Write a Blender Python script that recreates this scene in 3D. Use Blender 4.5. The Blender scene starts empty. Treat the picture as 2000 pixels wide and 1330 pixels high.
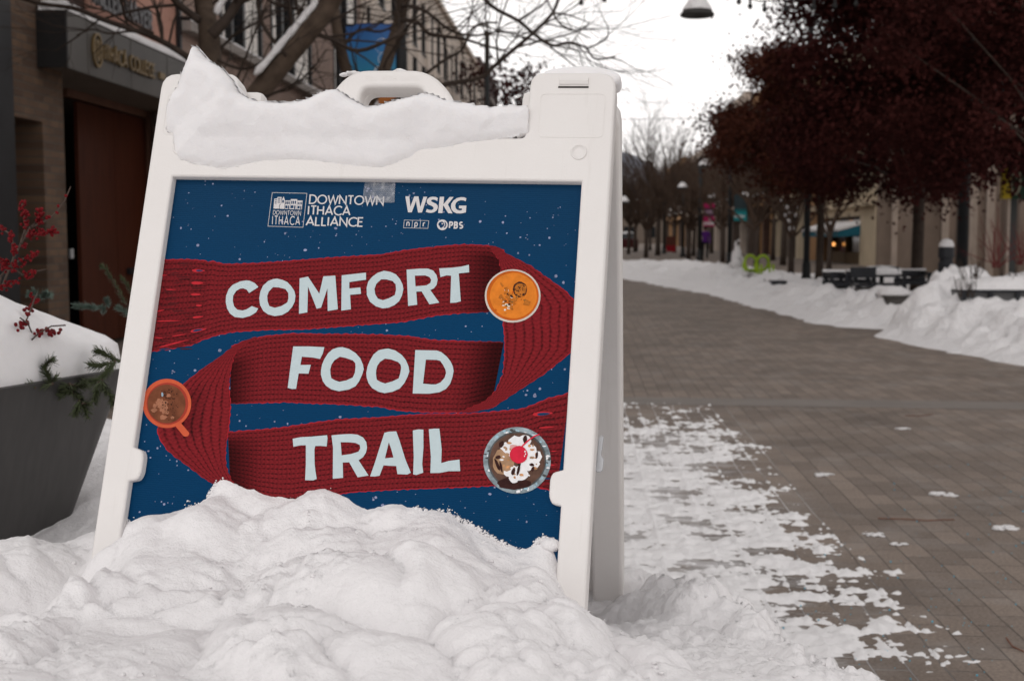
import bpy, bmesh, math, random
import numpy as np
from mathutils import Vector, Matrix, noise
random.seed(7)
SC = bpy.context.scene
COL = SC.collection
PI = math.pi

# ------------------------------------------------------------------ camera
FPX = 2400.0                       # focal length in pixels of the 2000 x 1330 photograph
YAW = math.atan(135.0 / FPX)       # camera turned a little left of the street direction (+Y)
PIT = math.atan(203.0 / FPX)
CAM = Vector((0, 0, 1.2))
FWD = Vector((-math.sin(YAW) * math.cos(PIT), math.cos(YAW) * math.cos(PIT), -math.sin(PIT)))
RGT = Vector((math.cos(YAW), math.sin(YAW), 0))
UPV = RGT.cross(FWD)
cd = bpy.data.cameras.new('camera')
cam = bpy.data.objects.new('camera', cd)
COL.objects.link(cam)
cam.matrix_world = Matrix(((RGT.x, UPV.x, -FWD.x, CAM.x), (RGT.y, UPV.y, -FWD.y, CAM.y), (RGT.z, UPV.z, -FWD.z, CAM.z), (0, 0, 0, 1)))
cd.sensor_width = 36.0
cd.lens = 36.0 * FPX / 2000.0
cd.clip_start = 0.05
cd.clip_end = 6000
cd.dof.use_dof = True
cd.dof.focus_distance = 1.72
cd.dof.aperture_fstop = 8.5
SC.camera = cam

# ------------------------------------------------------------------ light
SC.view_settings.view_transform = 'Standard'
SC.view_settings.look = 'None'
SC.view_settings.exposure = 0.1
SC.view_settings.gamma = 1.0
SUN_EL, SUN_AZ = math.radians(48), math.radians(205)   # azimuth from +Y clockwise: behind the camera, a little left
w = bpy.data.worlds.new('World'); SC.world = w
w.use_nodes = True
nt = w.node_tree
for n in list(nt.nodes): nt.nodes.remove(n)
sky = nt.nodes.new('ShaderNodeTexSky'); sky.sky_type = 'NISHITA'
sky.sun_disc = False; sky.sun_elevation = SUN_EL; sky.sun_rotation = SUN_AZ
sky.dust_density = 4.0; sky.air_density = 1.0
hs = nt.nodes.new('ShaderNodeHueSaturation'); hs.inputs['Saturation'].default_value = 0.06
nt.links.new(sky.outputs[0], hs.inputs['Color'])
mx = nt.nodes.new('ShaderNodeMix'); mx.data_type = 'RGBA'; mx.inputs['Factor'].default_value = 0.75
nt.links.new(hs.outputs[0], mx.inputs[6])
tcw = nt.nodes.new('ShaderNodeTexCoord'); spw = nt.nodes.new('ShaderNodeSeparateXYZ'); nt.links.new(tcw.outputs['Generated'], spw.inputs[0])
crw = nt.nodes.new('ShaderNodeValToRGB'); nt.links.new(spw.outputs['Z'], crw.inputs['Fac'])
crw.color_ramp.elements[0].position = 0.0; crw.color_ramp.elements[0].color = (1.0, .964, .950, 1)
crw.color_ramp.elements[1].position = 0.75; crw.color_ramp.elements[1].color = (.31, .298, .297, 1)
vmw = nt.nodes.new('ShaderNodeVectorMath'); vmw.operation = 'SCALE'; vmw.inputs['Scale'].default_value = 19.5
nt.links.new(crw.outputs[0], vmw.inputs[0]); nt.links.new(vmw.outputs[0], mx.inputs[7])   # overcast gradient, shaped: zenith dimmed so the snow reads darker than the low sky
bg = nt.nodes.new('ShaderNodeBackground'); bg.inputs['Strength'].default_value = 0.085
nt.links.new(mx.outputs[2], bg.inputs['Color'])
wo = nt.nodes.new('ShaderNodeOutputWorld'); nt.links.new(bg.outputs[0], wo.inputs['Surface'])
sl = bpy.data.lights.new('sun', 'SUN'); sl.energy = 0.5; sl.angle = math.radians(25); sl.color = (1.0, 0.97, 0.955)
so = bpy.data.objects.new('sun', sl); COL.objects.link(so)
sd = Vector((math.sin(SUN_AZ) * math.cos(SUN_EL), math.cos(SUN_AZ) * math.cos(SUN_EL), math.sin(SUN_EL)))
so.rotation_euler = sd.to_track_quat('Z', 'Y').to_euler()

# ------------------------------------------------------------------ pixel -> place helpers (where a traced thing stands)
def ray(px, py):
    return FWD + RGT * ((px - 1000) / FPX) + UPV * ((665 - py) / FPX)
def at_depth(px, py, d): return CAM + ray(px, py) * d
def at_x(px, py, X):
    r = ray(px, py); return CAM + r * (X / r.x)
def at_y(px, py, Y):
    r = ray(px, py); return CAM + r * (Y / r.y)
def at_z(px, py, Z):
    r = ray(px, py); return CAM + r * ((Z - CAM.z) / r.z)

# sign frame: X right along the board, Y up the board, Z out of its face
_R = ((0.98489855, -0.0731502, 0.15692002), (0.03456263, 0.97118668, 0.23580048), (-0.16964748, -0.22681598, 0.95904861))
_T = (-0.19822821, -0.22945641, 1.76114754)
def c2w(a): return RGT * a[0] - UPV * a[1] + FWD * a[2]
SX = c2w([_R[i][0] for i in range(3)]); SY = -c2w([_R[i][1] for i in range(3)]); SZ = -c2w([_R[i][2] for i in range(3)])
SO = CAM + c2w(_T)
SIGN_M = Matrix(((SX.x, SY.x, SZ.x, SO.x), (SX.y, SY.y, SZ.y, SO.y), (SX.z, SY.z, SZ.z, SO.z), (0, 0, 0, 1)))
def pp(px, py, z=0.0):
    """photo pixel -> (x, y) on the board's plane at height z"""
    r = ray(px, py); o = SO + SZ * z
    s = (o - CAM).dot(SZ) / r.dot(SZ)
    p = CAM + r * s - SO
    return (p.dot(SX), p.dot(SY))
def crop(pts, ox, oy, s): return [(ox + x / s, oy + y / s) for x, y in pts]

# ------------------------------------------------------------------ materials
def nodes_of(name):
    m = bpy.data.materials.new(name); m.use_nodes = True
    t = m.node_tree; b = t.nodes['Principled BSDF']
    return m, t, b
def N(t, kind, **kw):
    n = t.nodes.new(kind)
    for k, v in kw.items():
        if k in n.inputs: n.inputs[k].default_value = v
        else: setattr(n, k, v)
    return n
def L(t, a, b): t.links.new(a, b)
def ramp(t, fac, stops):
    r = t.nodes.new('ShaderNodeValToRGB')
    e = r.color_ramp.elements
    while len(e) < len(stops): e.new(0.5)
    for i, (p, c) in enumerate(stops):
        e[i].position = p; e[i].color = (c[0], c[1], c[2], 1) if not isinstance(c, (int, float)) else (c, c, c, 1)
    L(t, fac, r.inputs['Fac']); return r
def math_n(t, op, a, b=None, clamp=False):
    n = t.nodes.new('ShaderNodeMath'); n.operation = op; n.use_clamp = clamp
    for i, v in enumerate((a, b)):
        if v is None: continue
        if isinstance(v, (int, float)): n.inputs[i].default_value = v
        else: L(t, v, n.inputs[i])
    return n.outputs[0]
def mixc(t, fac, a, b, mode='MIX'):
    n = t.nodes.new('ShaderNodeMix'); n.data_type = 'RGBA'; n.blend_type = mode
    for i, v in ((0, fac), (6, a), (7, b)):
        if isinstance(v, (int, float)): n.inputs[i].default_value = v
        elif isinstance(v, tuple): n.inputs[i].default_value = (v[0], v[1], v[2], 1)
        else: L(t, v, n.inputs[i])
    return n.outputs[2]
def plain(name, col, rough=0.6, var=0.15, scale=8.0, bump=0.0, bscale=60.0, metal=0.0, coord='Object', detail=4.0, spec=0.22):
    m, t, b = nodes_of(name)
    tc = N(t, 'ShaderNodeTexCoord')
    nz = N(t, 'ShaderNodeTexNoise', Scale=scale, Detail=detail, Roughness=0.6); L(t, tc.outputs[coord], nz.inputs['Vector'])
    lo = tuple(c * (1 - var) for c in col); hi = tuple(min(1, c * (1 + var)) for c in col)
    r = ramp(t, nz.outputs['Fac'], [(0.3, lo), (0.7, hi)])
    L(t, r.outputs[0], b.inputs['Base Color'])
    b.inputs['Roughness'].default_value = rough; b.inputs['Metallic'].default_value = metal
    b.inputs['Specular IOR Level'].default_value = spec
    if bump:
        n2 = N(t, 'ShaderNodeTexNoise', Scale=bscale, Detail=5.0, Roughness=0.65); L(t, tc.outputs[coord], n2.inputs['Vector'])
        bp = N(t, 'ShaderNodeBump', Strength=1.0, Distance=bump); L(t, n2.outputs['Fac'], bp.inputs['Height'])
        L(t, bp.outputs[0], b.inputs['Normal'])
    return m
def snow_mat(name, d1=0.004, s1=45.0, d2=0.0012, s2=320.0, sss=0.35, col=(0.86, 0.845, 0.85)):
    m, t, b = nodes_of(name)
    tc = N(t, 'ShaderNodeTexCoord')
    n1 = N(t, 'ShaderNodeTexNoise', Scale=s1, Detail=6.0, Roughness=0.62); L(t, tc.outputs['Object'], n1.inputs['Vector'])
    n2 = N(t, 'ShaderNodeTexNoise', Scale=s2, Detail=3.0, Roughness=0.7); L(t, tc.outputs['Object'], n2.inputs['Vector'])
    b1 = N(t, 'ShaderNodeBump', Strength=0.8, Distance=d1); L(t, n1.outputs['Fac'], b1.inputs['Height'])
    b2 = N(t, 'ShaderNodeBump', Strength=0.9, Distance=d2); L(t, n2.outputs['Fac'], b2.inputs['Height']); L(t, b1.outputs[0], b2.inputs['Normal'])
    L(t, b2.outputs[0], b.inputs['Normal'])
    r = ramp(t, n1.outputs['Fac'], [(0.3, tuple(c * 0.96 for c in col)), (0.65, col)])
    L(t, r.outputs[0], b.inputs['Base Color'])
    b.inputs['Roughness'].default_value = 0.75
    b.inputs['Specular IOR Level'].default_value = 0.2
    if sss:
        b.inputs['Subsurface Weight'].default_value = sss
        b.inputs['Subsurface Radius'].default_value = (1.0, 1.1, 1.2)
        b.inputs['Subsurface Scale'].default_value = 0.008
    return m
def brick_mat(name, c1, c2, mortar, bw=0.2, bh=0.068, msize=0.008, axes='YZ', bump=0.004, var=0.35, rough=0.85):
    m, t, b = nodes_of(name)
    tc = N(t, 'ShaderNodeTexCoord'); sp = N(t, 'ShaderNodeSeparateXYZ'); L(t, tc.outputs['Object'], sp.inputs[0])
    cb = N(t, 'ShaderNodeCombineXYZ'); L(t, sp.outputs[axes[0]], cb.inputs['X']); L(t, sp.outputs[axes[1]], cb.inputs['Y'])
    br = N(t, 'ShaderNodeTexBrick'); L(t, cb.outputs[0], br.inputs['Vector'])
    br.inputs['Color1'].default_value = (*c1, 1); br.inputs['Color2'].default_value = (*c2, 1); br.inputs['Mortar'].default_value = (*mortar, 1)
    br.inputs['Scale'].default_value = 1.0; br.inputs['Brick Width'].default_value = bw; br.inputs['Row Height'].default_value = bh
    br.inputs['Mortar Size'].default_value = msize; br.inputs['Mortar Smooth'].default_value = 0.3
    nz = N(t, 'ShaderNodeTexNoise', Scale=3.0, Detail=6.0); L(t, tc.outputs['Object'], nz.inputs['Vector'])
    r = ramp(t, nz.outputs['Fac'], [(0.3, 1 - var), (0.7, 1 + 0.0)])
    L(t, mixc(t, 1.0, br.outputs['Color'], r.outputs[0], 'MULTIPLY'), b.inputs['Base Color'])
    bp = N(t, 'ShaderNodeBump', Strength=1.0, Distance=bump); bp.invert = True; L(t, br.outputs['Fac'], bp.inputs['Height']); L(t, bp.outputs[0], b.inputs['Normal'])
    b.inputs['Roughness'].default_value = rough
    return m

# ------------------------------------------------------------------ mesh helpers
class MB:
    def __init__(s): s.v = []; s.f = []; s.m = []; s.uv = {}; s.dye = {}
    def add(s, vs, fs, mi=0):
        o = len(s.v); s.v += [tuple(p) for p in vs]
        for f in fs: s.f.append(tuple(i + o for i in f)); s.m.append(mi)
        return o
    def box(s, a, b, mi=0):
        x0, y0, z0 = a; x1, y1, z1 = b
        s.add([(x0, y0, z0), (x1, y0, z0), (x1, y1, z0), (x0, y1, z0), (x0, y0, z1), (x1, y0, z1), (x1, y1, z1), (x0, y1, z1)],
              [(0, 3, 2, 1), (4, 5, 6, 7), (0, 1, 5, 4), (1, 2, 6, 5), (2, 3, 7, 6), (3, 0, 4, 7)], mi)
    def hexa(s, p, mi=0):
        s.add(p, [(0, 3, 2, 1), (4, 5, 6, 7), (0, 1, 5, 4), (1, 2, 6, 5), (2, 3, 7, 6), (3, 0, 4, 7)], mi)
    def tube(s, pts, rad, sides=6, mi=0, cap=True, squash=None):
        pts = [Vector(p) for p in pts]; n = len(pts); o = len(s.v)
        if isinstance(rad, (int, float)): rad = [rad] * n
        ref = Vector((0, 0, 1))
        d0 = (pts[1] - pts[0]).normalized()
        if abs(d0.dot(ref)) > 0.9: ref = Vector((1, 0, 0))
        a = d0.cross(ref).normalized()
        for i in range(n):
            d = (pts[min(i + 1, n - 1)] - pts[max(i - 1, 0)])
            if d.length < 1e-9: d = d0
            d.normalize()
            a = (a - d * a.dot(d))
            if a.length < 1e-6: a = d.orthogonal()
            a.normalize(); b = d.cross(a)
            for k in range(sides):
                an = 2 * PI * k / sides
                s.v.append(tuple(pts[i] + a * (rad[i] * math.cos(an)) + b * (rad[i] * math.sin(an))))
        for i in range(n - 1):
            for k in range(sides):
                k2 = (k + 1) % sides
                s.f.append((o + i * sides + k, o + i * sides + k2, o + (i + 1) * sides + k2, o + (i + 1) * sides + k)); s.m.append(mi)
        if cap:
            s.f.append(tuple(o + k for k in reversed(range(sides)))); s.m.append(mi)
            s.f.append(tuple(o + (n - 1) * sides + k for k in range(sides))); s.m.append(mi)
    def lathe(s, prof, c=(0, 0, 0), sides=20, mi=0):
        o = len(s.v)
        for r, z in prof:
            for k in range(sides):
                an = 2 * PI * k / sides
                s.v.append((c[0] + r * math.cos(an), c[1] + r * math.sin(an), c[2] + z))
        for i in range(len(prof) - 1):
            for k in range(sides):
                k2 = (k + 1) % sides
                s.f.append((o + i * sides + k, o + i * sides + k2, o + (i + 1) * sides + k2, o + (i + 1) * sides + k)); s.m.append(mi)
    def ball(s, c, r, mi=0, lumpy=0.0, seg=6, rings=4, sc=(1, 1, 1)):
        o = len(s.v); c = Vector(c)
        vs = [c + Vector((0, 0, r * sc[2]))]
        for i in range(1, rings):
            th = PI * i / rings
            for k in range(seg):
                an = 2 * PI * k / seg
                q = r * (1 + random.uniform(-lumpy, lumpy))
                vs.append(c + Vector((q * math.sin(th) * math.cos(an) * sc[0], q * math.sin(th) * math.sin(an) * sc[1], q * math.cos(th) * sc[2])))
        vs.append(c - Vector((0, 0, r * sc[2])))
        fs = [(0, 1 + k, 1 + (k + 1) % seg) for k in range(seg)]
        for i in range(rings - 2):
            for k in range(seg):
                k2 = (k + 1) % seg; a = 1 + i * seg; b = a + seg
                fs.append((a + k, b + k, b + k2, a + k2))
        a = 1 + (rings - 2) * seg; e = len(vs) - 1
        fs += [(a + k, e, a + (k + 1) % seg) for k in range(seg)]
        s.add(vs, fs, mi)
    def build(s, name, mats, parent=None, smooth=False, bevel=0.0, mat_world=None, angle=40):
        me = bpy.data.meshes.new(name)
        me.from_pydata(s.v, [], s.f)
        if not isinstance(mats, (list, tuple)): mats = [mats]
        for m in mats: me.materials.append(m)
        me.polygons.foreach_set('material_index', s.m)
        if s.uv:
            ul = me.uv_layers.new(name='UVMap')
            for lp in me.loops: ul.data[lp.index].uv = s.uv.get(lp.vertex_index, (0, 0))
        if s.dye:
            ca = me.attributes.new('dye', 'FLOAT', 'POINT')
            for i, val in s.dye.items(): ca.data[i].value = val
        if smooth: me.polygons.foreach_set('use_smooth', [True] * len(me.polygons))
        me.validate(); me.update()
        if bevel:
            bm = bmesh.new(); bm.from_mesh(me)
            es = [e for e in bm.edges if len(e.link_faces) == 2 and e.calc_face_angle(0) > math.radians(angle)]
            bmesh.ops.bevel(bm, geom=es, offset=bevel, segments=2, profile=0.6, affect='EDGES', clamp_overlap=True)
            bm.to_mesh(me); bm.free()
        o = bpy.data.objects.new(name, me); COL.objects.link(o)
        if parent: o.parent = parent
        if mat_world is not None: o.matrix_world = mat_world
        return o

def empty(name, label, cat, loc=(0, 0, 0), group=None, matrix=None):
    o = bpy.data.objects.new(name, None); COL.objects.link(o)
    if matrix is not None: o.matrix_world = matrix
    else: o.location = loc
    o.empty_display_size = 0.1
    return tag(o, label, cat, group)
def tag(o, label, cat, group=None, kind=None):
    o['label'] = label; o['category'] = cat
    if group: o['group'] = group
    o['kind'] = kind or 'thing'
    return o
def struct(o, kind='structure'): o['kind'] = kind; return o
def local(o, parent):
    """mesh was written in world coordinates: keep it there under its (unrotated) parent"""
    d = parent.location
    o.data.transform(Matrix.Translation(-d)); o.parent = parent; return o

def fill2d(loops, z=0.0, extrude=0.0, bevel=0.0, res=2):
    """outline loops (holes by even-odd) -> (verts, faces) through Blender's 2D curve fill"""
    cu = bpy.data.curves.new('tmp', 'CURVE'); cu.dimensions = '2D'; cu.fill_mode = 'BOTH'
    cu.extrude = extrude; cu.bevel_depth = bevel; cu.bevel_resolution = res
    for lp in loops:
        sp = cu.splines.new('POLY'); sp.points.add(len(lp) - 1)
        for i, p in enumerate(lp): sp.points[i].co = (p[0], p[1], 0, 1)
        sp.use_cyclic_u = True
    ob = bpy.data.objects.new('tmp', cu); COL.objects.link(ob)
    me = bpy.data.meshes.new_from_object(ob.evaluated_get(bpy.context.evaluated_depsgraph_get()))
    vs = [(v.co.x, v.co.y, v.co.z + z) for v in me.vertices]; fs = [tuple(p.vertices) for p in me.polygons]
    bpy.data.objects.remove(ob); bpy.data.curves.remove(cu); bpy.data.meshes.remove(me)
    # make flat fills face +Z
    if extrude == 0 and bevel == 0:
        out = []
        for f in fs:
            a, b, c = (Vector(vs[f[k]]) for k in (0, 1, 2))
            out.append(f if (b - a).cross(c - a).z >= 0 else tuple(reversed(f)))
        fs = out
    return vs, fs
def rounded(pts, r, seg=4):
    """round the corners of a polygon; r may be a list"""
    out = []; n = len(pts)
    for i in range(n):
        p = Vector(pts[i]); a = Vector(pts[i - 1]) - p; b = Vector(pts[(i + 1) % n]) - p
        rr = r[i] if isinstance(r, (list, tuple)) else r
        rr = min(rr, a.length * 0.45, b.length * 0.45)
        if rr < 1e-6: out.append(tuple(p)); continue
        p0 = p + a.normalized() * rr; p1 = p + b.normalized() * rr
        for k in range(seg + 1):
            t = k / seg
            q = p0 * (1 - t) ** 2 + p * 2 * t * (1 - t) + p1 * t * t
            out.append((q.x, q.y))
    return out
def chaikin(pts, it=2, closed=True):
    for _ in range(it):
        o = []; n = len(pts)
        for i in range(n if closed else n - 1):
            a = pts[i]; b = pts[(i + 1) % n]
            o.append((a[0] * .75 + b[0] * .25, a[1] * .75 + b[1] * .25)); o.append((a[0] * .25 + b[0] * .75, a[1] * .25 + b[1] * .75))
        if not closed: o = [pts[0]] + o + [pts[-1]]
        pts = o
    return pts
def resample(pts, n):
    P = np.array(pts, float); d = np.r_[0, np.cumsum(np.hypot(*(np.diff(P, axis=0).T)))]
    t = np.linspace(0, d[-1], n)
    return np.column_stack([np.interp(t, d, P[:, 0]), np.interp(t, d, P[:, 1])])

# stroke alphabet: polylines in a unit-high cell, (width, strokes)
def arc(cx, cy, rx, ry, a0, a1, n=14): return [(cx + rx * math.cos(math.radians(a0 + (a1 - a0) * i / n)), cy + ry * math.sin(math.radians(a0 + (a1 - a0) * i / n))) for i in range(n + 1)]
GL = {
 'D': (.74, [[(0, 1), (.26, 1)] + arc(.26, .5, .44, .5, 90, -90)[1:] + [(0, 0), (0, 1)]]),
 'O': (.96, [arc(.46, .5, .46, .5, 90, 450, 24)]),
 'W': (1.1, [[(0, 1), (.27, 0), (.53, .95), (.79, 0), (1.06, 1)]]),
 'N': (.76, [[(0, 0), (0, 1), (.68, 0), (.68, 1)]]),
 'T': (.6, [[(0, 1), (.56, 1)], [(.28, 1), (.28, 0)]]),
 'I': (.12, [[(0, 0), (0, 1)]]),
 'H': (.7, [[(0, 0), (0, 1)], [(.6, 0), (.6, 1)], [(0, .52), (.6, .52)]]),
 'A': (.8, [[(0, 0), (.37, 1), (.74, 0)], [(.12, .3), (.62, .3)]]),
 'C': (.78, [arc(.46, .5, .46, .5, 45, 315, 18)]),
 'L': (.5, [[(0, 1), (0, 0), (.42, 0)]]),
 'E': (.55, [[(.46, 1), (0, 1), (0, 0), (.46, 0)], [(0, .52), (.42, .52)]]),
 'G': (.88, [arc(.46, .5, .46, .5, 45, 355, 20) + [(.92, .46), (.55, .46)]]),
 'M': (.9, [[(0, 0), (0.04, 1), (.4, .2), (.76, 1), (.8, 0)]]),
 'Y': (.7, [[(0, 1), (.32, .45), (.64, 1)], [(.32, .45), (.32, 0)]]),
 'R': (.62, [[(0, 0), (0, 1), (.24, 1)] + arc(.24, .74, .26, .26, 90, -90, 10)[1:] + [(0, .48)], [(.2, .48), (.52, 0)]]),
 'P': (.58, [[(0, 0), (0, 1), (.24, 1)] + arc(.24, .73, .27, .27, 90, -90, 10)[1:] + [(0, .46)]]),
 'B': (.6, [[(0, .53), (0, 1), (.22, 1)] + arc(.22, .765, .235, .235, 90, -90, 8)[1:] + [(0, .53)], [(0, .53), (.24, .53)] + arc(.24, .265, .27, .265, 90, -90, 8)[1:] + [(0, 0), (0, .53)]]),
 'S': (.62, [arc(.27, .745, .25, .255, 40, 270, 12) + arc(.27, .25, .27, .25, 90, -140, 12)[1:]]),
 'F': (.52, [[(0, 0), (0, 1), (.44, 1)], [(0, .52), (.4, .52)]]),
 'K': (.66, [[(0, 0), (0, 1)], [(.56, 1), (.03, .45), (.6, 0)]]),
 'U': (.7, [[(0, 1), (0, .3)] + arc(.3, .3, .3, .3, 180, 360, 10)[1:] + [(.6, 1)]]),
 'n': (.6, [[(0, 0), (0, .66)], [(0, .4)] + arc(.24, .4, .24, .26, 150, 0, 8) + [(.48, 0)]]),
 'p': (.66, [[(0, .62), (0, -.3)], arc(.27, .33, .27, .33, 0, 360, 16)]),
 'r': (.4, [[(0, 0), (0, .66)], [(0, .4)] + arc(.26, .4, .26, .25, 170, 80, 6)]),
 ' ': (.4, []), '.': (.2, [[(0, 0), (0, .12)]]),
}
def stroke_poly(pts, wd):
    P = [Vector(p) for p in pts]; n = len(P); Lf = []; Rt = []
    closed = (P[0] - P[-1]).length < 1e-6
    for i in range(n):
        if closed and i in (0, n - 1): a = P[-2]; b = P[1]
        else: a = P[max(i - 1, 0)]; b = P[min(i + 1, n - 1)]
        d1 = (P[i] - a); d2 = (b - P[i])
        if d1.length < 1e-9: d1 = d2.copy()
        if d2.length < 1e-9: d2 = d1.copy()
        d1.normalize(); d2.normalize()
        nn = Vector((-d1.y - d2.y, d1.x + d2.x))
        if nn.length < 1e-6: nn = Vector((-d1.y, d1.x))
        nn.normalize(); k = 1 / max(0.35, nn.dot(Vector((-d1.y, d1.x))))
        Lf.append(P[i] + nn * (wd / 2 * k)); Rt.append(P[i] - nn * (wd / 2 * k))
    return Lf, Rt
def stroke_text(mb, text, fn, wd=0.13, gap=0.14, mi=0, extrude=0.0, dz=0.00003, width=None):
    """fn(u, v, lift) -> point; u runs 0..1 over the text, v 0..1 over the capital height"""
    tot = sum(GL[c][0] + gap for c in text) - gap
    x = 0
    for c in text:
        gw, st = GL[c]
        for si, pl in enumerate(st):
            Lf, Rt = stroke_poly(pl, wd); n = len(pl); o = len(mb.v); lift = si * dz
            q = lambda p, e: tuple(fn((x + p.x) / tot, p.y, lift + e))
            for e in ((extrude, 0.0) if extrude else (0.0,)):
                for i in range(n): mb.v.append(q(Lf[i], e)); mb.v.append(q(Rt[i], e))
            for i in range(n - 1):
                a = o + 2 * i
                mb.f.append((a, a + 1, a + 3, a + 2)); mb.m.append(mi)
                if extrude:
                    b = a + 2 * n
                    mb.f.append((a, a + 2, b + 2, b)); mb.m.append(mi); mb.f.append((a + 1, b + 1, b + 3, a + 3)); mb.m.append(mi)
            if extrude:
                b = o + 2 * n
                mb.f.append((o, b, b + 1, o + 1)); mb.m.append(mi)
                e2 = o + 2 * (n - 1); mb.f.append((e2, e2 + 1, e2 + 1 + 2 * n, e2 + 2 * n)); mb.m.append(mi)
        x += gw + gap

def fbm(x, y, sc, oct=4, seed=0.0, gain=0.5):
    v = 0; a = 1; t = 0
    for i in range(oct):
        v += a * noise.noise((x * sc + seed, y * sc - seed, seed * 1.7 + i * 3.1)); t += a; a *= gain; sc *= 2.03
    return v / t

# ------------------------------------------------------------------ shared materials
M_snow = snow_mat('snow', d1=.0045, s1=75, d2=.0011, s2=330, sss=0.0, col=(.885, .865, .868))
M_snow_fine = snow_mat('settled_snow', d1=0.003, s1=28, d2=0.0006, s2=420, sss=0.35)
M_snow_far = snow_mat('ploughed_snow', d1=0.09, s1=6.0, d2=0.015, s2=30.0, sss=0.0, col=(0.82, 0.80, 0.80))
def plastic_mat(name):
    m, t, b = nodes_of(name); tc = N(t, 'ShaderNodeTexCoord')
    n1 = N(t, 'ShaderNodeTexNoise', Scale=6.0, Detail=8.0, Roughness=.6); L(t, tc.outputs['Object'], n1.inputs['Vector'])
    n2 = N(t, 'ShaderNodeTexNoise', Scale=150.0, Detail=4.0, Roughness=.7); L(t, tc.outputs['Object'], n2.inputs['Vector'])
    n3 = N(t, 'ShaderNodeTexNoise', Scale=300.0, Detail=3.0, Roughness=.6); L(t, tc.outputs['Object'], n3.inputs['Vector'])
    mp = N(t, 'ShaderNodeMapping'); mp.inputs['Scale'].default_value = (60, 5, 60); L(t, tc.outputs['Object'], mp.inputs['Vector'])
    n4 = N(t, 'ShaderNodeTexNoise', Scale=1.0, Detail=5.0, Roughness=.6); L(t, mp.outputs[0], n4.inputs['Vector'])
    r = ramp(t, n1.outputs['Fac'], [(.3, (.765, .735, .712)), (.7, (.80, .775, .755))])
    sp_ = ramp(t, n2.outputs['Fac'], [(.69, 0.0), (.76, .8)]); area = ramp(t, n1.outputs['Fac'], [(.50, 0.0), (.62, 1.0)])
    c = mixc(t, math_n(t, 'MULTIPLY', sp_.outputs[0], math_n(t, 'MULTIPLY', area.outputs[0], .7)), r.outputs[0], (.33, .28, .23))
    st = ramp(t, n4.outputs['Fac'], [(.60, 0.0), (.75, .22)])
    L(t, mixc(t, st.outputs[0], c, (.52, .48, .44)), b.inputs['Base Color'])
    b.inputs['Roughness'].default_value = .45; b.inputs['Specular IOR Level'].default_value = .4
    bp = N(t, 'ShaderNodeBump', Strength=1.0, Distance=.0003); L(t, n3.outputs['Fac'], bp.inputs['Height']); L(t, bp.outputs[0], b.inputs['Normal'])
    return m
M_plastic = plastic_mat('scuffed_white_plastic')
M_plastic_in = plain('worn_white_plastic', (0.72, 0.695, 0.675), 0.5, 0.06, 9, bump=0.0003, bscale=200)
M_screw = plain('zinc_screw', (0.55, 0.57, 0.6), 0.3, 0.2, 90, metal=0.9)
M_gap = plain('hinge_gap', (0.05, 0.045, 0.04), 0.8, 0.2, 50)
M_tabgrey = plain('grey_steel_tab', (0.52, 0.53, 0.55), 0.38, 0.08, 20, metal=0.5)

# ------------------------------------------------------------------ the sandwich board
sign = empty('sandwich_board', 'white plastic A-frame sandwich board with a blue and red poster, half buried in snow', 'sign', matrix=SIGN_M)
HW, PW = 0.337, 0.3045          # half widths of the frame and of the poster opening
def frame_half(mb, wob=0.0):
    outer = [(-HW, -.98), (-.25, -.98), (-.245, -.955), (.245, -.955), (.25, -.98), (HW, -.98), (HW, .157), (.2225, .157), (.2215, .0575), (-.2215, .0575), (-.2225, .157), (-HW, .157)]
    rr = [.012, .012, .01, .01, .012, .012, .02, .016, .012, .012, .016, .02]
    tab = [(PW, -.405), (PW - .0145, -.4095), (PW - .0165, -.416), (PW - .0165, -.437), (PW - .0135, -.4445), (PW, -.447)]
    hole = [(-PW, -.916), (-PW, -.447)] + [(-x, y) for x, y in reversed(tab)][1:-1] + [(-PW, -.405), (-PW, .0005), (PW, .0005)] + tab + [(PW, -.916)]
    vs, fs = fill2d([rounded(outer, rr), rounded(hole, .003, 2)], z=-.006, extrude=.0155, bevel=.0035, res=2)
    mb.add(vs, fs)
fb = MB(); frame_half(fb)
front = fb.build('front_frame', M_plastic, sign, smooth=False)
for p in front.data.polygons: p.use_smooth = True
front.data.set_sharp_from_angle(angle=math.radians(50))
# the recessed bar between the two shoulders, and the shoulders' depth behind the face
b = MB()
ybar = pp(1033, 213, -.0105)[1]; b.box((-.2225, .02, -.034), (.2225, ybar, -.0105))
for s in (-1, 1):
    x0, x1 = (.2235, .3365) if s > 0 else (-.3365, -.2235)
    b.box((x0, .03, -.062), (x1, .1555, -.0205)); xa_, xb_ = sorted((s * .3366, s * .1995)); b.box((xa_, .05, -.066), (xb_, .1545, -.034))
b.build('hinge_block', M_plastic, sign, bevel=.009)
# fine raised rectangle and the roller of each shoulder
for s in (-1, 1):
    b = MB(); cx = s * .281
    vs, fs = fill2d([rounded([(cx - .046, .062), (cx + .046, .062), (cx + .046, .128), (cx - .046, .128)], .008), rounded([(cx - .0452, .0628), (cx + .0452, .0628), (cx + .0452, .1272), (cx - .0452, .1272)], .0075)], z=.0131, extrude=.0004)
    b.add(vs, fs)
    b.build('embossed_line', M_plastic, sign)
    b = MB(); b.box((cx - .0215, .1365, .0115), (cx + .0215, .139, .0138)); b.build('hinge_gap', M_gap, sign)
    b = MB(); b.tube([(cx - .021, .147, .0065), (cx + .021, .147, .0065)], .0095, 12); b.build('hinge_roller', M_plastic, sign, smooth=False, bevel=.001)
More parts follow.
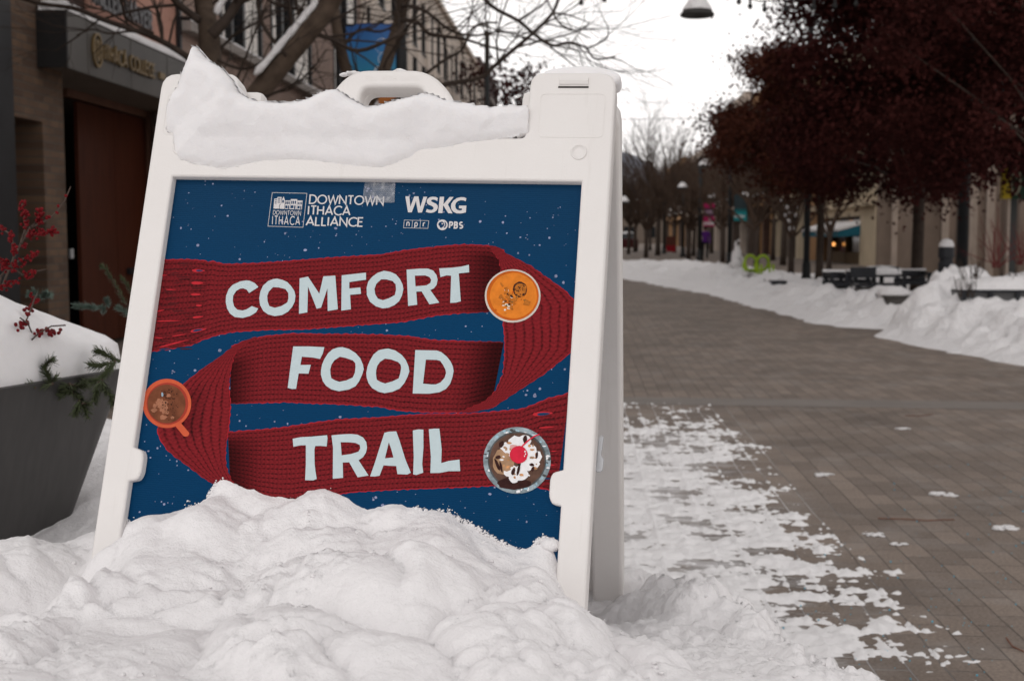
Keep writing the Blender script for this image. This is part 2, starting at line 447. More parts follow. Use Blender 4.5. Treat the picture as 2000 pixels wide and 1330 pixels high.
# moulded dimples
for (x, y) in ((.2945, .0405), (-.2955, .042)):
    b = MB(); b.lathe([(.0118, 0.0), (.0112, .0012), (.0098, .0012), (.0088, -.0001), (.004, .0003), (.0001, .0003)], (x, y, .0131), 28)
    b.build('moulded_disc', M_plastic, sign, smooth=True)
# handle
o2 = rounded([(-.087, .055), (-.083, .125), (-.052, .169), (.062, .169), (.104, .125), (.108, .055)], [.0, .045, .035, .035, .045, 0], 6)
h2 = rounded([(-.042, .07), (-.042, .1535), (.066, .1535), (.066, .07)], [.01, .022, .022, .01], 6)
vs, fs = fill2d([o2, h2], z=-.024, extrude=.012, bevel=.006, res=3)
b = MB(); b.add(vs, fs)
vs, fs = fill2d([rounded([(-.049, .06), (-.049, .161), (.073, .161), (.073, .06)], [.008, .028, .028, .008], 6), rounded([(-.0385, .072), (-.0385, .1525), (.0625, .1525), (.0625, .072)], [.01, .022, .022, .01], 6)], z=-.038, extrude=.006, bevel=.004, res=2)
b.add(vs, fs)
o3 = rounded([(-.073, .06), (-.068, .12), (-.045, .1655), (.053, .1655), (.09, .12), (.094, .06)], [.0, .04, .03, .03, .04, 0], 6)
hd = b.build('handle', M_plastic, sign)
for p in hd.data.polygons: p.use_smooth = True
hd.data.set_sharp_from_angle(angle=math.radians(50))
b = MB()
stroke_text(b, 'FILL WITH SAND', lambda u, v, l: (-.030 + u * .08, .1575 + v * .0065, -.0059 + l), 0.16, .22, extrude=.00022)
bo = b.build('raised_lettering', M_plastic, hd)
# screw on the inner flank of the left shoulder
b = MB()
for k in range(1):
    vsq = []
    c = Vector((-.2228, .128, -.04))
    b.lathe([(.0001, .0022), (.0055, .002), (.0062, .0)], (0, 0, 0), 14)
so_ = b.build('screw', M_screw, sign, smooth=True); so_.location = (-.1993, .128, -.049); so_.rotation_euler = (0, PI / 2, 0)

# back half of the A, swung open behind
BACK_A = math.radians(40)
back = MB()
ob2 = [(-HW, -.98), (-.25, -.98), (-.245, -.955), (.245, -.955), (.25, -.98), (HW, -.98), (HW, .12), (.23, .12), (.225, .03), (-.225, .03), (-.23, .12), (-HW, .12)]
ih2 = [(-.296, -.9), (-.296, -.06), (.296, -.06), (.296, -.9)]
vs, fs = fill2d([rounded(ob2, [.012, .012, .01, .01, .012, .012, .03, .02, .01, .01, .02, .03]), rounded(ih2, .012)], z=0, extrude=.016, bevel=.006, res=3)
back.add(vs, fs)
# recessed inner web along each rail
for s in (-1, 1):
    x0, x1 = sorted((s * .252, s * .3))
    back.box((x0, -.94, -.012), (x1, .0, -.004))
back.box((-.3, -.9, -.0145), (.3, -.02, -.0125))
bk = back.build('back_frame', M_plastic, sign)
for p in bk.data.polygons: p.use_smooth = True
bk.data.set_sharp_from_angle(angle=math.radians(50))
# local matrix: hinge at y=.145, z=-.03 ; rotate about X so its foot goes to -Z
bk.matrix_local = Matrix.Translation((0, .145, -.034)) @ Matrix.Rotation(BACK_A, 4, 'X') @ Matrix.Translation((0, -.135, -.012))
# folded steel catch that locks the halves open
b = MB()
x1, y1 = pp(1181, 853, -.03); x0, y0 = pp(1163, 921, -.03)
vs, fs = fill2d([rounded([(x0 + .001, y0), (x1 - .001, y0 + .001), (x1, y0 + .017), (x1 - .004, y0 + .021), (x1 - .002, y1), (x0 + .003, y1)], .003)], z=-.03, extrude=.002, bevel=.0008)
b.add(vs, fs); b.build('locking_catch', M_tabgrey, sign)

# ------------------------------------------------------------------ the poster
def poster_mat():
    m, t, b = nodes_of('poster_blue')
    tc = N(t, 'ShaderNodeTexCoord'); sp = N(t, 'ShaderNodeSeparateXYZ'); L(t, tc.outputs['Object'], sp.inputs[0])
    nz = N(t, 'ShaderNodeTexNoise', Scale=7.0, Detail=3.0); L(t, tc.outputs['Object'], nz.inputs['Vector'])
    a = math_n(t, 'ADD', math_n(t, 'MULTIPLY', sp.outputs['Y'], -2.0), math_n(t, 'MULTIPLY', nz.outputs['Fac'], 0.25))
    r = ramp(t, a, [(0.1, (0.0050, 0.040, 0.100)), (0.55, (0.0008, 0.043, 0.118)), (1.0, (0.0004, 0.038, 0.107))])
    L(t, r.outputs[0], b.inputs['Base Color'])
    wv = N(t, 'ShaderNodeTexWave', Scale=105.0); wv.bands_direction = 'Y'; L(t, tc.outputs['Object'], wv.inputs['Vector'])
    bp = N(t, 'ShaderNodeBump', Strength=0.35, Distance=0.0004); L(t, wv.outputs['Fac'], bp.inputs['Height']); L(t, bp.outputs[0], b.inputs['Normal'])
    b.inputs['Roughness'].default_value = 0.6; b.inputs['Specular IOR Level'].default_value = 0.06
    return m
def flat_print(name, col, var=0.05, scale=120, rough=0.55):
    m = plain(name, col, rough, var, scale, spec=0.08); return m
def knit_mat():
    m, t, b = nodes_of('printed_red_knit')
    uv = N(t, 'ShaderNodeUVMap'); sp = N(t, 'ShaderNodeSeparateXYZ'); L(t, uv.outputs[0], sp.inputs[0])
    u, v = sp.outputs['X'], sp.outputs['Y']
    nz = N(t, 'ShaderNodeTexNoise', Scale=55.0, Detail=3.0); L(t, uv.outputs[0], nz.inputs['Vector'])
    row = math_n(t, 'ADD', math_n(t, 'DIVIDE', v, 0.0068), math_n(t, 'MULTIPLY', nz.outputs['Fac'], 0.5))
    tri = math_n(t, 'MULTIPLY', math_n(t, 'ABSOLUTE', math_n(t, 'SUBTRACT', math_n(t, 'FRACT', row), 0.5)), 2.0)
    ph = math_n(t, 'ADD', math_n(t, 'DIVIDE', u, 0.0062), math_n(t, 'MULTIPLY', tri, 0.55))
    st = math_n(t, 'SINE', math_n(t, 'MULTIPLY', ph, 2 * PI))
    st01 = math_n(t, 'ADD', math_n(t, 'MULTIPLY', st, 0.5), 0.5)
    groove = N(t, 'ShaderNodeMapRange', interpolation_type='SMOOTHSTEP'); L(t, tri, groove.inputs['Value']); groove.inputs['From Min'].default_value = 0.5; groove.inputs['From Max'].default_value = 1.0
    n2 = N(t, 'ShaderNodeTexNoise', Scale=420.0, Detail=2.0); L(t, uv.outputs[0], n2.inputs['Vector'])
    k = math_n(t, 'SUBTRACT', math_n(t, 'ADD', math_n(t, 'MULTIPLY', st01, 0.26), math_n(t, 'MULTIPLY', n2.outputs['Fac'], 0.95)), math_n(t, 'MULTIPLY', groove.outputs[0], math_n(t, 'ADD', 0.10, math_n(t, 'MULTIPLY', nz.outputs['Fac'], 0.66))))
    r = ramp(t, k, [(0.0, (0.038, 0.005, 0.006)), (0.42, (0.148, 0.0110, 0.015)), (0.95, (0.25, 0.018, 0.023))])
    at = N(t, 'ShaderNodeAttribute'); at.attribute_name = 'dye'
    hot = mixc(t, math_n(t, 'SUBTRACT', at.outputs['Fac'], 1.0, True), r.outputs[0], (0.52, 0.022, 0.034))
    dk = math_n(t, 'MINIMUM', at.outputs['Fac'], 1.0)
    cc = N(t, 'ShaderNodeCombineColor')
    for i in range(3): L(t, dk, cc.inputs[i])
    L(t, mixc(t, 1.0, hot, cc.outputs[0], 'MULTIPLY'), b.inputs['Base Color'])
    b.inputs['Roughness'].default_value = 0.7; b.inputs['Specular IOR Level'].default_value = 0.06
    return m
M_blue = poster_mat(); M_knit = knit_mat()
M_letter = flat_print('printed_pale_ink', (0.53, 0.63, 0.655), 0.03)
M_white = flat_print('printed_white_ink', (0.66, 0.635, 0.635), 0.03)
M_speck = flat_print('printed_snow_speck', (0.26, 0.28, 0.42), 0.35, 60)
M_blue2 = flat_print('printed_blue_ink', (0.004, 0.042, 0.112), 0.05)
b = MB(); b.box((-PW - .008, -.92, -.006), (PW + .008, .006, 0.0))
panel = b.build('poster_panel', M_blue, sign)

def px_poly(name, loops_px, mat, z, parent=panel, mb=None, mi=0):
    vs, fs = fill2d([[pp(*p) for p in lp] for lp in loops_px], z=z)
    q = mb or MB(); q.add(vs, fs, mi)
    return None if mb else q.build(name, mat, parent)

# snow specks printed on the blue ground
b = MB(); rs = random.Random(3)
for i in range(1000):
    cl = rs.random()
    x, y = rs.uniform(-.302, .302), rs.uniform(-.62, -.004)
    if i % 3 and i > 40: x = px0 + rs.gauss(0, .02); y = py0 + rs.gauss(0, .02)
    else: px0, py0 = x, y
    if not (-.302 < x < .302 and -.62 < y < -.004): continue
    r = rs.choice([.0004, .0005, .0006, .0007, .0009, .0012, .0018]) * rs.uniform(.8, 1.25)
    n = 7; a0 = rs.random() * 6; st = rs.uniform(.7, 1.4)
    b.add([(x + r * st * rs.uniform(.75, 1.2) * math.cos(a0 + k * 2 * PI / n), y + r * rs.uniform(.75, 1.2) * math.sin(a0 + k * 2 * PI / n), .00012) for k in range(n)], [tuple(range(n))])
b.build('speckle_print', M_speck, panel)

# the scarf: five lengths of knit, each a ribbon between two traced edges
def ribbon(mb, up, lo, z, n=150, m=9, dark=None, jit=.0009, edge=True, seed=0, flip=False):
    A = resample([pp(*p) for p in up], n); B = resample([pp(*p) for p in lo], n)
    wid = float(np.mean(np.hypot(*(A - B).T))); ln = 0; o = len(mb.v)
    rs = random.Random(seed)
    for i in range(n):
        if i: ln += float(np.hypot(*((A[i] + B[i]) / 2 - (A[i - 1] + B[i - 1]) / 2)))
        d = A[i] - B[i]; d = d / (np.hypot(*d) + 1e-9)
        ja = jit * (math.sin(ln / .0062 * 2 * PI * .5) * .6 + rs.uniform(-.5, .5)); jb = jit * (math.sin(ln / .0062 * 2 * PI * .5 + 2) * .6 + rs.uniform(-.5, .5))
        vv = [0, .018] + [.018 + .964 * k / (m - 3) for k in range(1, m - 3)] + [.982, 1]
        for k in range(m):
            s = vv[k]
            q = A[i] * (1 - s) + B[i] * s
            if k == 0: q = q + d * ja
            if k == m - 1: q = q - d * jb
            idx = o + i * m + k
            mb.v.append((q[0], q[1], z)); mb.uv[idx] = (ln, s * wid)
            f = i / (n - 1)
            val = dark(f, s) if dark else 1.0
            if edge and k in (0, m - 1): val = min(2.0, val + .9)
            mb.dye[idx] = val  # fold shade of the pictured scarf, put into its print colour; edges print brighter
    for i in range(n - 1):
        for k in range(m - 1):
            a = o + i * m + k
            mb.f.append((a, a + 1, a + m + 1, a + m)); mb.m.append(0)
scarf = MB()
upA = [(317, 507), (370, 506), (395, 508), (407, 511), (418, 510), (430, 514), (445, 515.5), (500, 514), (570, 509), (640, 503), (740, 497.5), (796, 488), (857, 481), (907, 477), (951, 479), (985, 488)]
loA = [(293, 688), (337, 682), (352, 678), (372, 676), (395, 665), (410, 660), (425, 655), (457, 649), (520, 645), (595, 644), (670, 638), (770, 631), (796, 628), (851, 617), (907, 612), (951, 610), (986, 605)]
sm = lambda x: max(0, min(1, x)) ** 2 * (3 - 2 * max(0, min(1, x)))
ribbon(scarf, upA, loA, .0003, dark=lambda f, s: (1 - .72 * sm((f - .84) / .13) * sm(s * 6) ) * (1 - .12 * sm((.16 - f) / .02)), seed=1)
upB = [(452, 676), (476.5, 665.7), (517, 656), (571, 651), (660, 652), (740, 653), (796, 656), (851, 664), (907, 666), (984, 668)]
loB = [(449, 789), (503.6, 787.5), (558, 786), (598, 788), (660, 790), (740, 795), (782, 803), (837, 806), (905, 806), (960, 790)]
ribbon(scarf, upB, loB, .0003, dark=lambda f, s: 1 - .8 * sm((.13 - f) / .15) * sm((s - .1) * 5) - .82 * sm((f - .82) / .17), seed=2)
upE = [(445, 843), (503.6, 839), (558, 833.5), (612, 825), (660, 818.6), (740, 814.6), (796, 810), (837, 808), (907, 807.7), (962.5, 803.5), (1018, 798), (1046, 788), (1074, 775.7), (1087, 774), (1113, 766)]
loE = [(450, 951), (503, 969.5), (535.5, 976), (568, 977.6), (632.5, 971), (680, 963), (698.5, 961), (779, 956.6), (876, 953), (920, 951), (958, 949.5), (1000, 950), (1047.7, 952), (1070, 957), (1087, 960)]
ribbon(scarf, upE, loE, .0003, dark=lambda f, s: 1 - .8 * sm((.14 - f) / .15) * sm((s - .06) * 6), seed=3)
# right-hand turn: from the top edge of the upper length, round and down to the middle length
outC = [(958, 480), (976, 484), (990, 496), (1038, 520), (1074, 546), (1104, 567), (1123.5, 588), (1120, 682), (1107, 696), (1060, 733), (1004, 769), (962, 797), (915, 806.5)]
inC = [(955, 482), (962, 492), (975, 510), (980, 545), (982, 600), (982, 632), (984.5, 650), (985, 666), (985, 696), (982, 730), (968, 763), (945, 784), (900, 803)]
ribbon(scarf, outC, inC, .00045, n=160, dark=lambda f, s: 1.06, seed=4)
# left-hand turn
outD = [(500, 658), (476.5, 665.7), (455, 676.5), (428, 698), (395, 720), (363, 745.5), (318, 790), (307, 839), (310, 854), (325, 878), (341, 892), (368, 911), (395, 932), (422, 948.5), (450, 962), (480, 975)]
inD = [(505, 661), (485, 670), (470, 679), (460, 690), (451, 721), (447.5, 756), (451, 783), (450.5, 800), (449.5, 813), (447, 840), (442, 870), (441, 897), (443, 912), (447, 924), (460, 951), (490, 972)]
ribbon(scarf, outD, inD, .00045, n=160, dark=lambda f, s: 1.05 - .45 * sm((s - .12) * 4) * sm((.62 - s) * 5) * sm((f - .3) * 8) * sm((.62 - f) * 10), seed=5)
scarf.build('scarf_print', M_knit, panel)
# slits and bright loops of the fringe
M_hot = flat_print('printed_bright_red', (0.50, 0.022, 0.032), 0.15, 90)
M_dred = flat_print('printed_dark_red', (0.075, 0.009, 0.011), 0.2, 90)
b = MB()
def sliver(cx, cy, ln, h, ang=0.0, mi=0, z=.0006):
    pts = []
    for k in range(12):
        a = 2 * PI * k / 12
        x = math.cos(a) * ln / 2; y = math.sin(a) * h / 2 * (1 - .35 * math.cos(a))
        pts.append((cx + x * math.cos(ang) - y * math.sin(ang), cy + x * math.sin(ang) + y * math.cos(ang)))
    px_poly('', [pts], None, z, mb=b, mi=mi)
for (x, y, l, h, a, mi) in ((388, 529, 26, 6, .02, 0), (390, 529, 14, 3.6, 0, 1), (386, 553, 24, 6, 0, 0), (383, 575.5, 20, 4.5, 0, 0), (389, 597, 12, 4, 0, 0), (387, 619.5, 22, 4, -.1, 0), (388, 645, 32, 6.5, -.17, 0), (387, 645, 20, 4, -.17, 1),
        (330, 627, 50, 2.5, -.03, 0), (314, 607, 16, 2.5, -.2, 0), (320, 538, 14, 2.2, 0, 0), (335, 566, 22, 2, 0, 0), (322, 682, 22, 3, -.1, 1), (340, 671, 60, 3, -.25, 0), (310, 660, 18, 2, .1, 0), (350, 655, 28, 2, -.15, 0),
        (1060, 808, 40, 8, -.08, 0), (1062, 808.6, 26, 5.5, -.08, 1), (1068, 834.5, 32, 3, -.08, 0), (1078, 908, 14, 2.5, 0, 0), (1070, 934.5, 16, 3.5, 0, 1), (1082, 881, 10, 2.5, 0, 0)):
    sliver(x, y, l, h, a, mi, .0006 + (.0001 if mi else 0))
rs = random.Random(11)
for i in range(46):
    y = 515 + i * 3.7; xl = 322 - (y - 507) * .135
    x = rs.uniform(xl + 14, 395); sliver(min(x, 388), y, rs.uniform(30, 60) * .6, rs.uniform(1.2, 2.6), rs.uniform(-.12, .05), 2, .00055)
for i in range(18):
    y = 812 + i * 8; sliver(rs.uniform(1062, 1080), y, rs.uniform(20, 36), rs.uniform(1.2, 2.6), rs.uniform(-.15, .02), 2, .00055)
b.build('fringe_print', [M_hot, M_blue2, M_dred], panel)

# the headline, hand-cut capitals
cf = lambda p: crop(p, 420, 500, 2000 / 520); fo = lambda p: crop(p, 540, 660, 2000 / 360); tr = lambda p: crop(p, 560, 820, 2000 / 360)
HEAD = [
 cf([(328,235),(300,205),(262,188),(235,185),(190,193),(135,218),(105,250),(85,300),(82,345),(92,395),(115,435),(150,460),(210,467),(265,452),(310,425),(326,396),(278,378),(240,402),(210,411),(170,405),(145,380),(135,340),(138,300),(160,265),(190,247),(215,245),(240,255),(258,280)]),
 cf([(468,172),(510,182),(545,198),(575,230),(598,265),(606,300),(600,345),(580,385),(550,420),(505,445),(450,453),(400,440),(365,415),(340,370),(334,320),(342,270),(362,225),(400,190),(440,175)]),
 cf([(437,236),(480,238),(530,250),(552,280),(553,320),(545,350),(500,378),(450,391),(410,378),(396,340),(394,300),(405,270)]),
 cf([(637,170),(700,157),(785,285),(815,155),(905,149),(924,402),(848,415),(846,245),(798,390),(765,398),(700,232),(695,425),(632,436)]),
 cf([(953,147),(1135,127),(1136,180),(1010,198),(1010,246),(1093,238),(1098,286),(1016,294),(1022,402),(950,412)]),
 cf([(1270,113),(1320,122),(1360,140),(1390,175),(1410,215),(1416,250),(1405,300),(1385,340),(1350,370),(1305,390),(1260,395),(1210,380),(1165,345),(1142,295),(1140,240),(1152,195),(1180,160),(1220,130)]),
 cf([(1250,177),(1290,178),(1335,190),(1358,215),(1361,255),(1352,295),(1310,318),(1262,334),(1225,322),(1205,290),(1199,250),(1212,212)]),
 cf([(1440,105),(1540,97),(1600,97),(1640,112),(1665,145),(1673,180),(1665,220),(1645,245),(1618,258),(1686,352),(1612,365),(1553,268),(1513,270),(1520,368),(1452,377)]),
 cf([(1502,150),(1580,148),(1612,160),(1625,180),(1618,205),(1590,222),(1507,230)]),
 cf([(1685,95),(1780,90),(1850,82),(1908,68),(1910,125),(1832,133),(1847,342),(1810,352),(1768,354),(1775,150),(1740,148),(1694,161)]),
 fo([(184,94),(360,94),(522,102),(505,170),(475,230),(400,215),(278,205),(262,295),(375,293),(350,389),(243,386),(215,553),(170,555),(124,542)]),
 fo([(720,101),(790,122),(860,165),(910,220),(940,290),(949,340),(935,390),(900,470),(860,525),(790,560),(680,579),(600,560),(540,520),(505,470),(484,400),(486,350),(497,290),(520,235),(560,170),(610,125),(670,105)]),
 fo([(690,206),(750,218),(830,245),(857,275),(860,320),(852,380),(830,430),(760,462),(685,477),(640,462),(597,438),(588,390),(586,340),(600,290),(630,245)]),
 fo([(1215,117),(1290,137),(1360,185),(1405,240),(1435,310),(1444,365),(1425,420),(1390,490),(1340,550),(1260,585),(1175,600),(1110,585),(1040,545),(1000,490),(980,430),(977,380),(990,310),(1015,250),(1055,180),(1110,135),(1170,122)]),
 fo([(1180,226),(1245,235),(1320,262),(1348,290),(1355,325),(1345,385),(1328,440),(1260,472),(1180,495),(1130,478),(1090,455),(1082,400),(1083,355),(1095,305),(1125,262)]),
 fo([(1508,133),(1740,138),(1790,155),(1850,205),(1890,255),(1915,310),(1924,360),(1910,430),(1885,500),(1840,555),(1770,590),(1660,606),(1480,604)]),
 fo([(1623,237),(1740,240),(1778,250),(1810,295),(1835,345),(1842,380),(1825,435),(1780,485),(1730,505),(1680,505),(1592,497)]),
 tr([(67,205),(150,188),(270,182),(440,166),(445,200),(436,288),(370,282),(312,283),(303,320),(305,480),(315,560),(328,640),(290,655),(202,653),(210,480),(210,275),(150,276),(75,292)]),
 tr([(488,168),(600,157),(700,153),(770,160),(830,190),(865,240),(874,300),(862,355),(830,405),(782,438),(890,603),(772,622),(680,460),(610,462),(614,628),(502,638),(505,300)]),
 tr([(588,242),(680,243),(750,250),(795,272),(800,310),(780,345),(700,370),(598,384)]),
 tr([(1062,140),(1110,128),(1190,124),(1225,220),(1290,430),(1349,572),(1310,592),(1203,587),(1190,500),(1110,497),(1053,492),(1010,605),(960,613),(907,612),(960,460),(1020,270)]),
 tr([(1110,243),(1140,330),(1160,408),(1120,411),(1068,417)]),
 tr([(1370,115),(1430,103),(1485,106),(1485,300),(1472,480),(1483,572),(1410,597),(1374,590),(1380,400)]),
 tr([(1543,102),(1600,95),(1658,95),(1670,200),(1683,320),(1678,468),(1760,445),(1876,430),(1884,555),(1760,556),(1660,575),(1560,576),(1566,400)]),
]
holes = {1: [2], 5: [6], 7: [8], 11: [12], 13: [14], 15: [16], 18: [19], 20: [21]}
inner_ = {q for v in holes.values() for q in v}
for k in range(len(HEAD)):
    if k not in inner_: px_poly('headline_letter', [HEAD[k]] + [HEAD[q] for q in holes.get(k, [])], M_letter, .0010)

# sponsor marks along the top
def quad_fn(BL, BR, TR, TL, z=.0006):
    a, b_, c, d = (Vector(pp(*p)) for p in (BL, BR, TR, TL))
    def fn(u, v, l):
        p = (a * (1 - u) + b_ * u) * (1 - v) + (d * (1 - u) + c * u) * v
        return (p.x, p.y, z + l)
    return fn
lg = lambda x, y: (510 + x / 7.4074, 360 + y / 7.4074)
wk = lambda x, y: (780 + x / 13.3333, 370 + y / 13.3333)
b = MB()
stroke_text(b, 'DOWNTOWN', quad_fn(lg(702, 280), lg(1775, 303), lg(1785, 182), lg(712, 160)), .15, .13)
stroke_text(b, 'ITHACA', quad_fn(lg(684, 440), lg(1292, 450), lg(1300, 325), lg(692, 318)), .15, .13)
stroke_text(b, 'ALLIANCE', quad_fn(lg(654, 595), lg(1480, 612), lg(1490, 490), lg(664, 475)), .15, .13)
stroke_text(b, 'DOWNTOWN', quad_fn(lg(174, 440), lg(576, 452), lg(582, 392), lg(180, 382)), .14, .2)
stroke_text(b, 'ITHACA', quad_fn(lg(164, 582), lg(562, 590), lg(570, 472), lg(170, 464)), .13, .26)
def frame_px(cs, wpx, z=.0005):
    for i in range(len(cs)):
        p, q = Vector(cs[i]), Vector(cs[(i + 1) % len(cs)])
        d = (q - p).normalized(); nn = Vector((-d.y, d.x)) * wpx / 2; e = d * (wpx / 2 if i % 2 == 0 else -wpx / 2)
        px_poly('', [[tuple(p + nn - e), tuple(q + nn + e), tuple(q - nn + e), tuple(p - nn - e)]], None, z, mb=b)
frame_px([lg(163, 124), lg(664, 135), lg(607, 626), lg(100, 609)], .85)
for pl in ([(180,355),(193,212),(234,210),(240,188),(298,188),(292,280),(265,302),(262,357)], [(268,357),(272,310),(298,275),(300,232),(328,178),(346,235),(338,360)], [(345,362),(352,238),(425,238),(416,363)], [(421,365),(430,218),(525,220),(514,366)], [(520,366),(527,238),(602,240),(590,370)]):
    px_poly('', [[lg(*p) for p in pl]], None, .0005, mb=b)
b.build('association_mark', [M_white, M_blue2], panel); b = MB()
# call letters, traced
for pl in ([(158,188),(262,188),(288,460),(390,190),(500,190),(550,465),(630,200),(728,200),(590,610),(490,612),(435,310),(325,605),(228,605)],
    [(1010,235),(950,205),(880,198),(800,210),(740,250),(715,310),(725,370),(770,410),(850,440),(890,475),(890,515),(850,545),(780,540),(720,518),(690,590),(750,612),(820,620),(900,605),(970,560),(1003,490),(1000,430),(960,380),(880,345),(830,315),(835,285),(880,272),(930,280),(980,300)],
    [(1055,200),(1168,200),(1150,395),(1310,205),(1415,205),(1265,400),(1390,632),(1275,628),(1145,420),(1125,625),(1012,622)],
    [(1748,240),(1690,215),(1600,210),(1500,235),(1410,300),(1355,380),(1345,450),(1360,530),(1410,590),(1490,630),(1580,635),(1660,625),(1735,605),(1748,430),(1560,430),(1550,500),(1635,505),(1630,550),(1580,555),(1520,545),(1470,500),(1455,430),(1475,360),(1530,310),(1600,288),(1670,295),(1730,315)]):
    px_poly('', [[wk(*p) for p in pl]], None, .0006, mb=b)
b.build('station_mark', [M_white, M_blue2], panel); b = MB()
frame_px([wk(130, 805), wk(768, 822), wk(745, 1022), wk(112, 1006)], .75)
for p, q in (((345, 818), (328, 1008)), ((555, 823), (537, 1013))):
    a_, c_ = Vector(wk(*p)), Vector(wk(*q)); px_poly('', [[(a_.x - .37, a_.y), (a_.x + .37, a_.y), (c_.x + .37, c_.y), (c_.x - .37, c_.y)]], None, .0005, mb=b)
stroke_text(b, 'n', quad_fn(wk(192, 958), wk(272, 962), wk(282, 812), wk(202, 810)), .17, .1)
stroke_text(b, 'p', quad_fn(wk(402, 965), wk(484, 968), wk(492, 818), wk(410, 816)), .17, .1)
stroke_text(b, 'r', quad_fn(wk(620, 972), wk(680, 974), wk(690, 825), wk(632, 823)), .17, .1)
b.build('radio_mark', [M_white, M_blue2], panel); b = MB()
px_poly('', [[wk(1122 + 140 * math.cos(k * PI / 18), 930 + 138 * math.sin(k * PI / 18)) for k in range(36)]], None, .0006, mb=b)
px_poly('', [[wk(*p) for p in [(1022,900),(1045,868),(1085,850),(1130,850),(1150,868),(1178,938),(1158,955),(1143,985),(1118,988),(1112,1008),(1060,1006),(1055,968),(1030,945),(1020,920)]]], None, .0009, mb=b, mi=1)
px_poly('', [[wk(*p) for p in [(1178,855),(1200,855),(1230,925),(1195,1002),(1158,1006),(1200,930)]]], None, .0009, mb=b, mi=1)
px_poly('', [[wk(1122 + 19 * math.cos(k * PI / 6), 905 + 19 * math.sin(k * PI / 6)) for k in range(12)]], None, .0012, mb=b)
stroke_text(b, 'PBS', quad_fn(wk(1305, 1010), wk(1655, 1015), wk(1665, 865), wk(1318, 858)), .26, .3)
b.build('television_mark', [M_white, M_blue2], panel); b = MB()
# windows of the little skyline
for (x0, y0, x1, y1) in ((202, 226, 230, 236), (201, 250, 228, 260), (200, 274, 226, 284), (245, 206, 283, 216), (243, 232, 281, 242), (241, 260, 279, 270), (310, 232, 332, 272), (357, 254, 371, 292), (380, 254, 394, 292), (402, 254, 416, 292), (354, 312, 384, 352), (392, 312, 408, 360), (440, 244, 455, 288), (465, 244, 480, 288), (492, 244, 507, 288), (430, 310, 470, 350), (482, 312, 500, 362), (535, 262, 548, 298), (560, 262, 573, 298), (583, 262, 594, 298), (530, 318, 560, 355), (570, 318, 584, 366)):
    sk = -.06
    px_poly('', [[lg(x0 - sk * 0, y0), lg(x1, y0), lg(x1 + sk * (y1 - y0), y1), lg(x0 + sk * (y1 - y0), y1)]], None, .0008, mb=b, mi=1)
b.build('skyline_windows', [M_white, M_blue2], panel)

# printed dishes
def ell(cx, cy, rx, ry, n=40, wob=0.0, rs=None): return [(cx + rx * math.cos(2 * PI * k / n) * (1 + (rs.uniform(-wob, wob) if wob else 0)), cy + ry * math.sin(2 * PI * k / n) * (1 + (rs.uniform(-wob, wob) if wob else 0))) for k in range(n)]
rs = random.Random(5)
P_rim = flat_print('printed_bowl_rim', (0.62, 0.56, 0.50), .1, 60); P_or = flat_print('printed_soup_orange', (0.72, 0.21, 0.022), .14, 70); P_or2 = flat_print('printed_soup_deep', (0.55, 0.115, 0.010), .15, 70)
P_cr = flat_print('printed_cream', (0.82, 0.74, 0.62), .1, 200); P_br = flat_print('printed_toast', (0.47, 0.15, 0.02), .3, 250); P_dk = flat_print('printed_dark_brown', (0.045, 0.016, 0.010), .3, 200); P_gr = flat_print('printed_seed', (0.13, 0.10, 0.03), .3, 200)
b = MB()
px_poly('', [ell(1001.5, 578.5, 54.5, 52)], None, .0009, mb=b, mi=0)
px_poly('', [ell(1001.5, 578, 51, 48.5)], None, .0011, mb=b, mi=2)
px_poly('', [ell(1003, 578, 46, 44.5, wob=.01, rs=rs)], None, .0013, mb=b, mi=1)
for i in range(34):
    x, y = 988 + rs.gauss(0, 8), 592 + rs.gauss(0, 12)
    px_poly('', [ell(x, y, rs.uniform(1.5, 4.5), rs.uniform(1, 3), 7, .3, rs)], None, .0015 + i * 2e-6, mb=b, mi=rs.choice([3, 3, 4, 2]))
px_poly('', [ell(1016, 566, 14, 15.5, 18, .07, rs)], None, .0016, mb=b, mi=5); px_poly('', [ell(1017, 567, 11.5, 13, 18, .1, rs)], None, .0017, mb=b, mi=4)
for i in range(16): px_poly('', [ell(1016 + rs.gauss(0, 5), 566 + rs.gauss(0, 6), rs.uniform(.8, 2), rs.uniform(.8, 1.6), 6, .3, rs)], None, .0018 + i * 2e-6, mb=b, mi=5)
for (x0, y0, x1, y1, wd) in ((988, 562, 1001, 606, 6), (977, 577, 986, 588, 6), (1024, 590, 1035, 594, 12), (1000, 590, 1012, 580, 7), (983, 560, 978, 553, 4)):
    d = Vector((x1 - x0, y1 - y0)).normalized(); nn = Vector((-d.y, d.x)) * wd / 2
    px_poly('', [[(x0 + nn.x, y0 + nn.y), (x1 + nn.x * .7, y1 + nn.y * .7), (x1 - nn.x * .7, y1 - nn.y * .7), (x0 - nn.x, y0 - nn.y)]], None, .0019, mb=b, mi=4)
for i in range(26): px_poly('', [ell(1000 + rs.gauss(0, 12), 585 + rs.gauss(0, 9), rs.uniform(1, 3), rs.uniform(.8, 2.2), 7, .3, rs)], None, .0021 + i * 2e-6, mb=b, mi=rs.choice([5, 6, 6, 4]))
b.build('soup_bowl_print', [P_rim, P_or, P_or2, P_cr, P_br, P_dk, P_gr], panel)
P_cup = flat_print('printed_cup_red', (0.60, 0.105, 0.045), .12, 40); P_cup2 = flat_print('printed_cup_shade', (0.36, 0.045, 0.028), .1, 40); P_cof = flat_print('printed_cocoa', (0.17, 0.055, 0.026), .35, 50); P_foam = flat_print('printed_foam', (0.36, 0.15, 0.085), .25, 120)
b = MB()
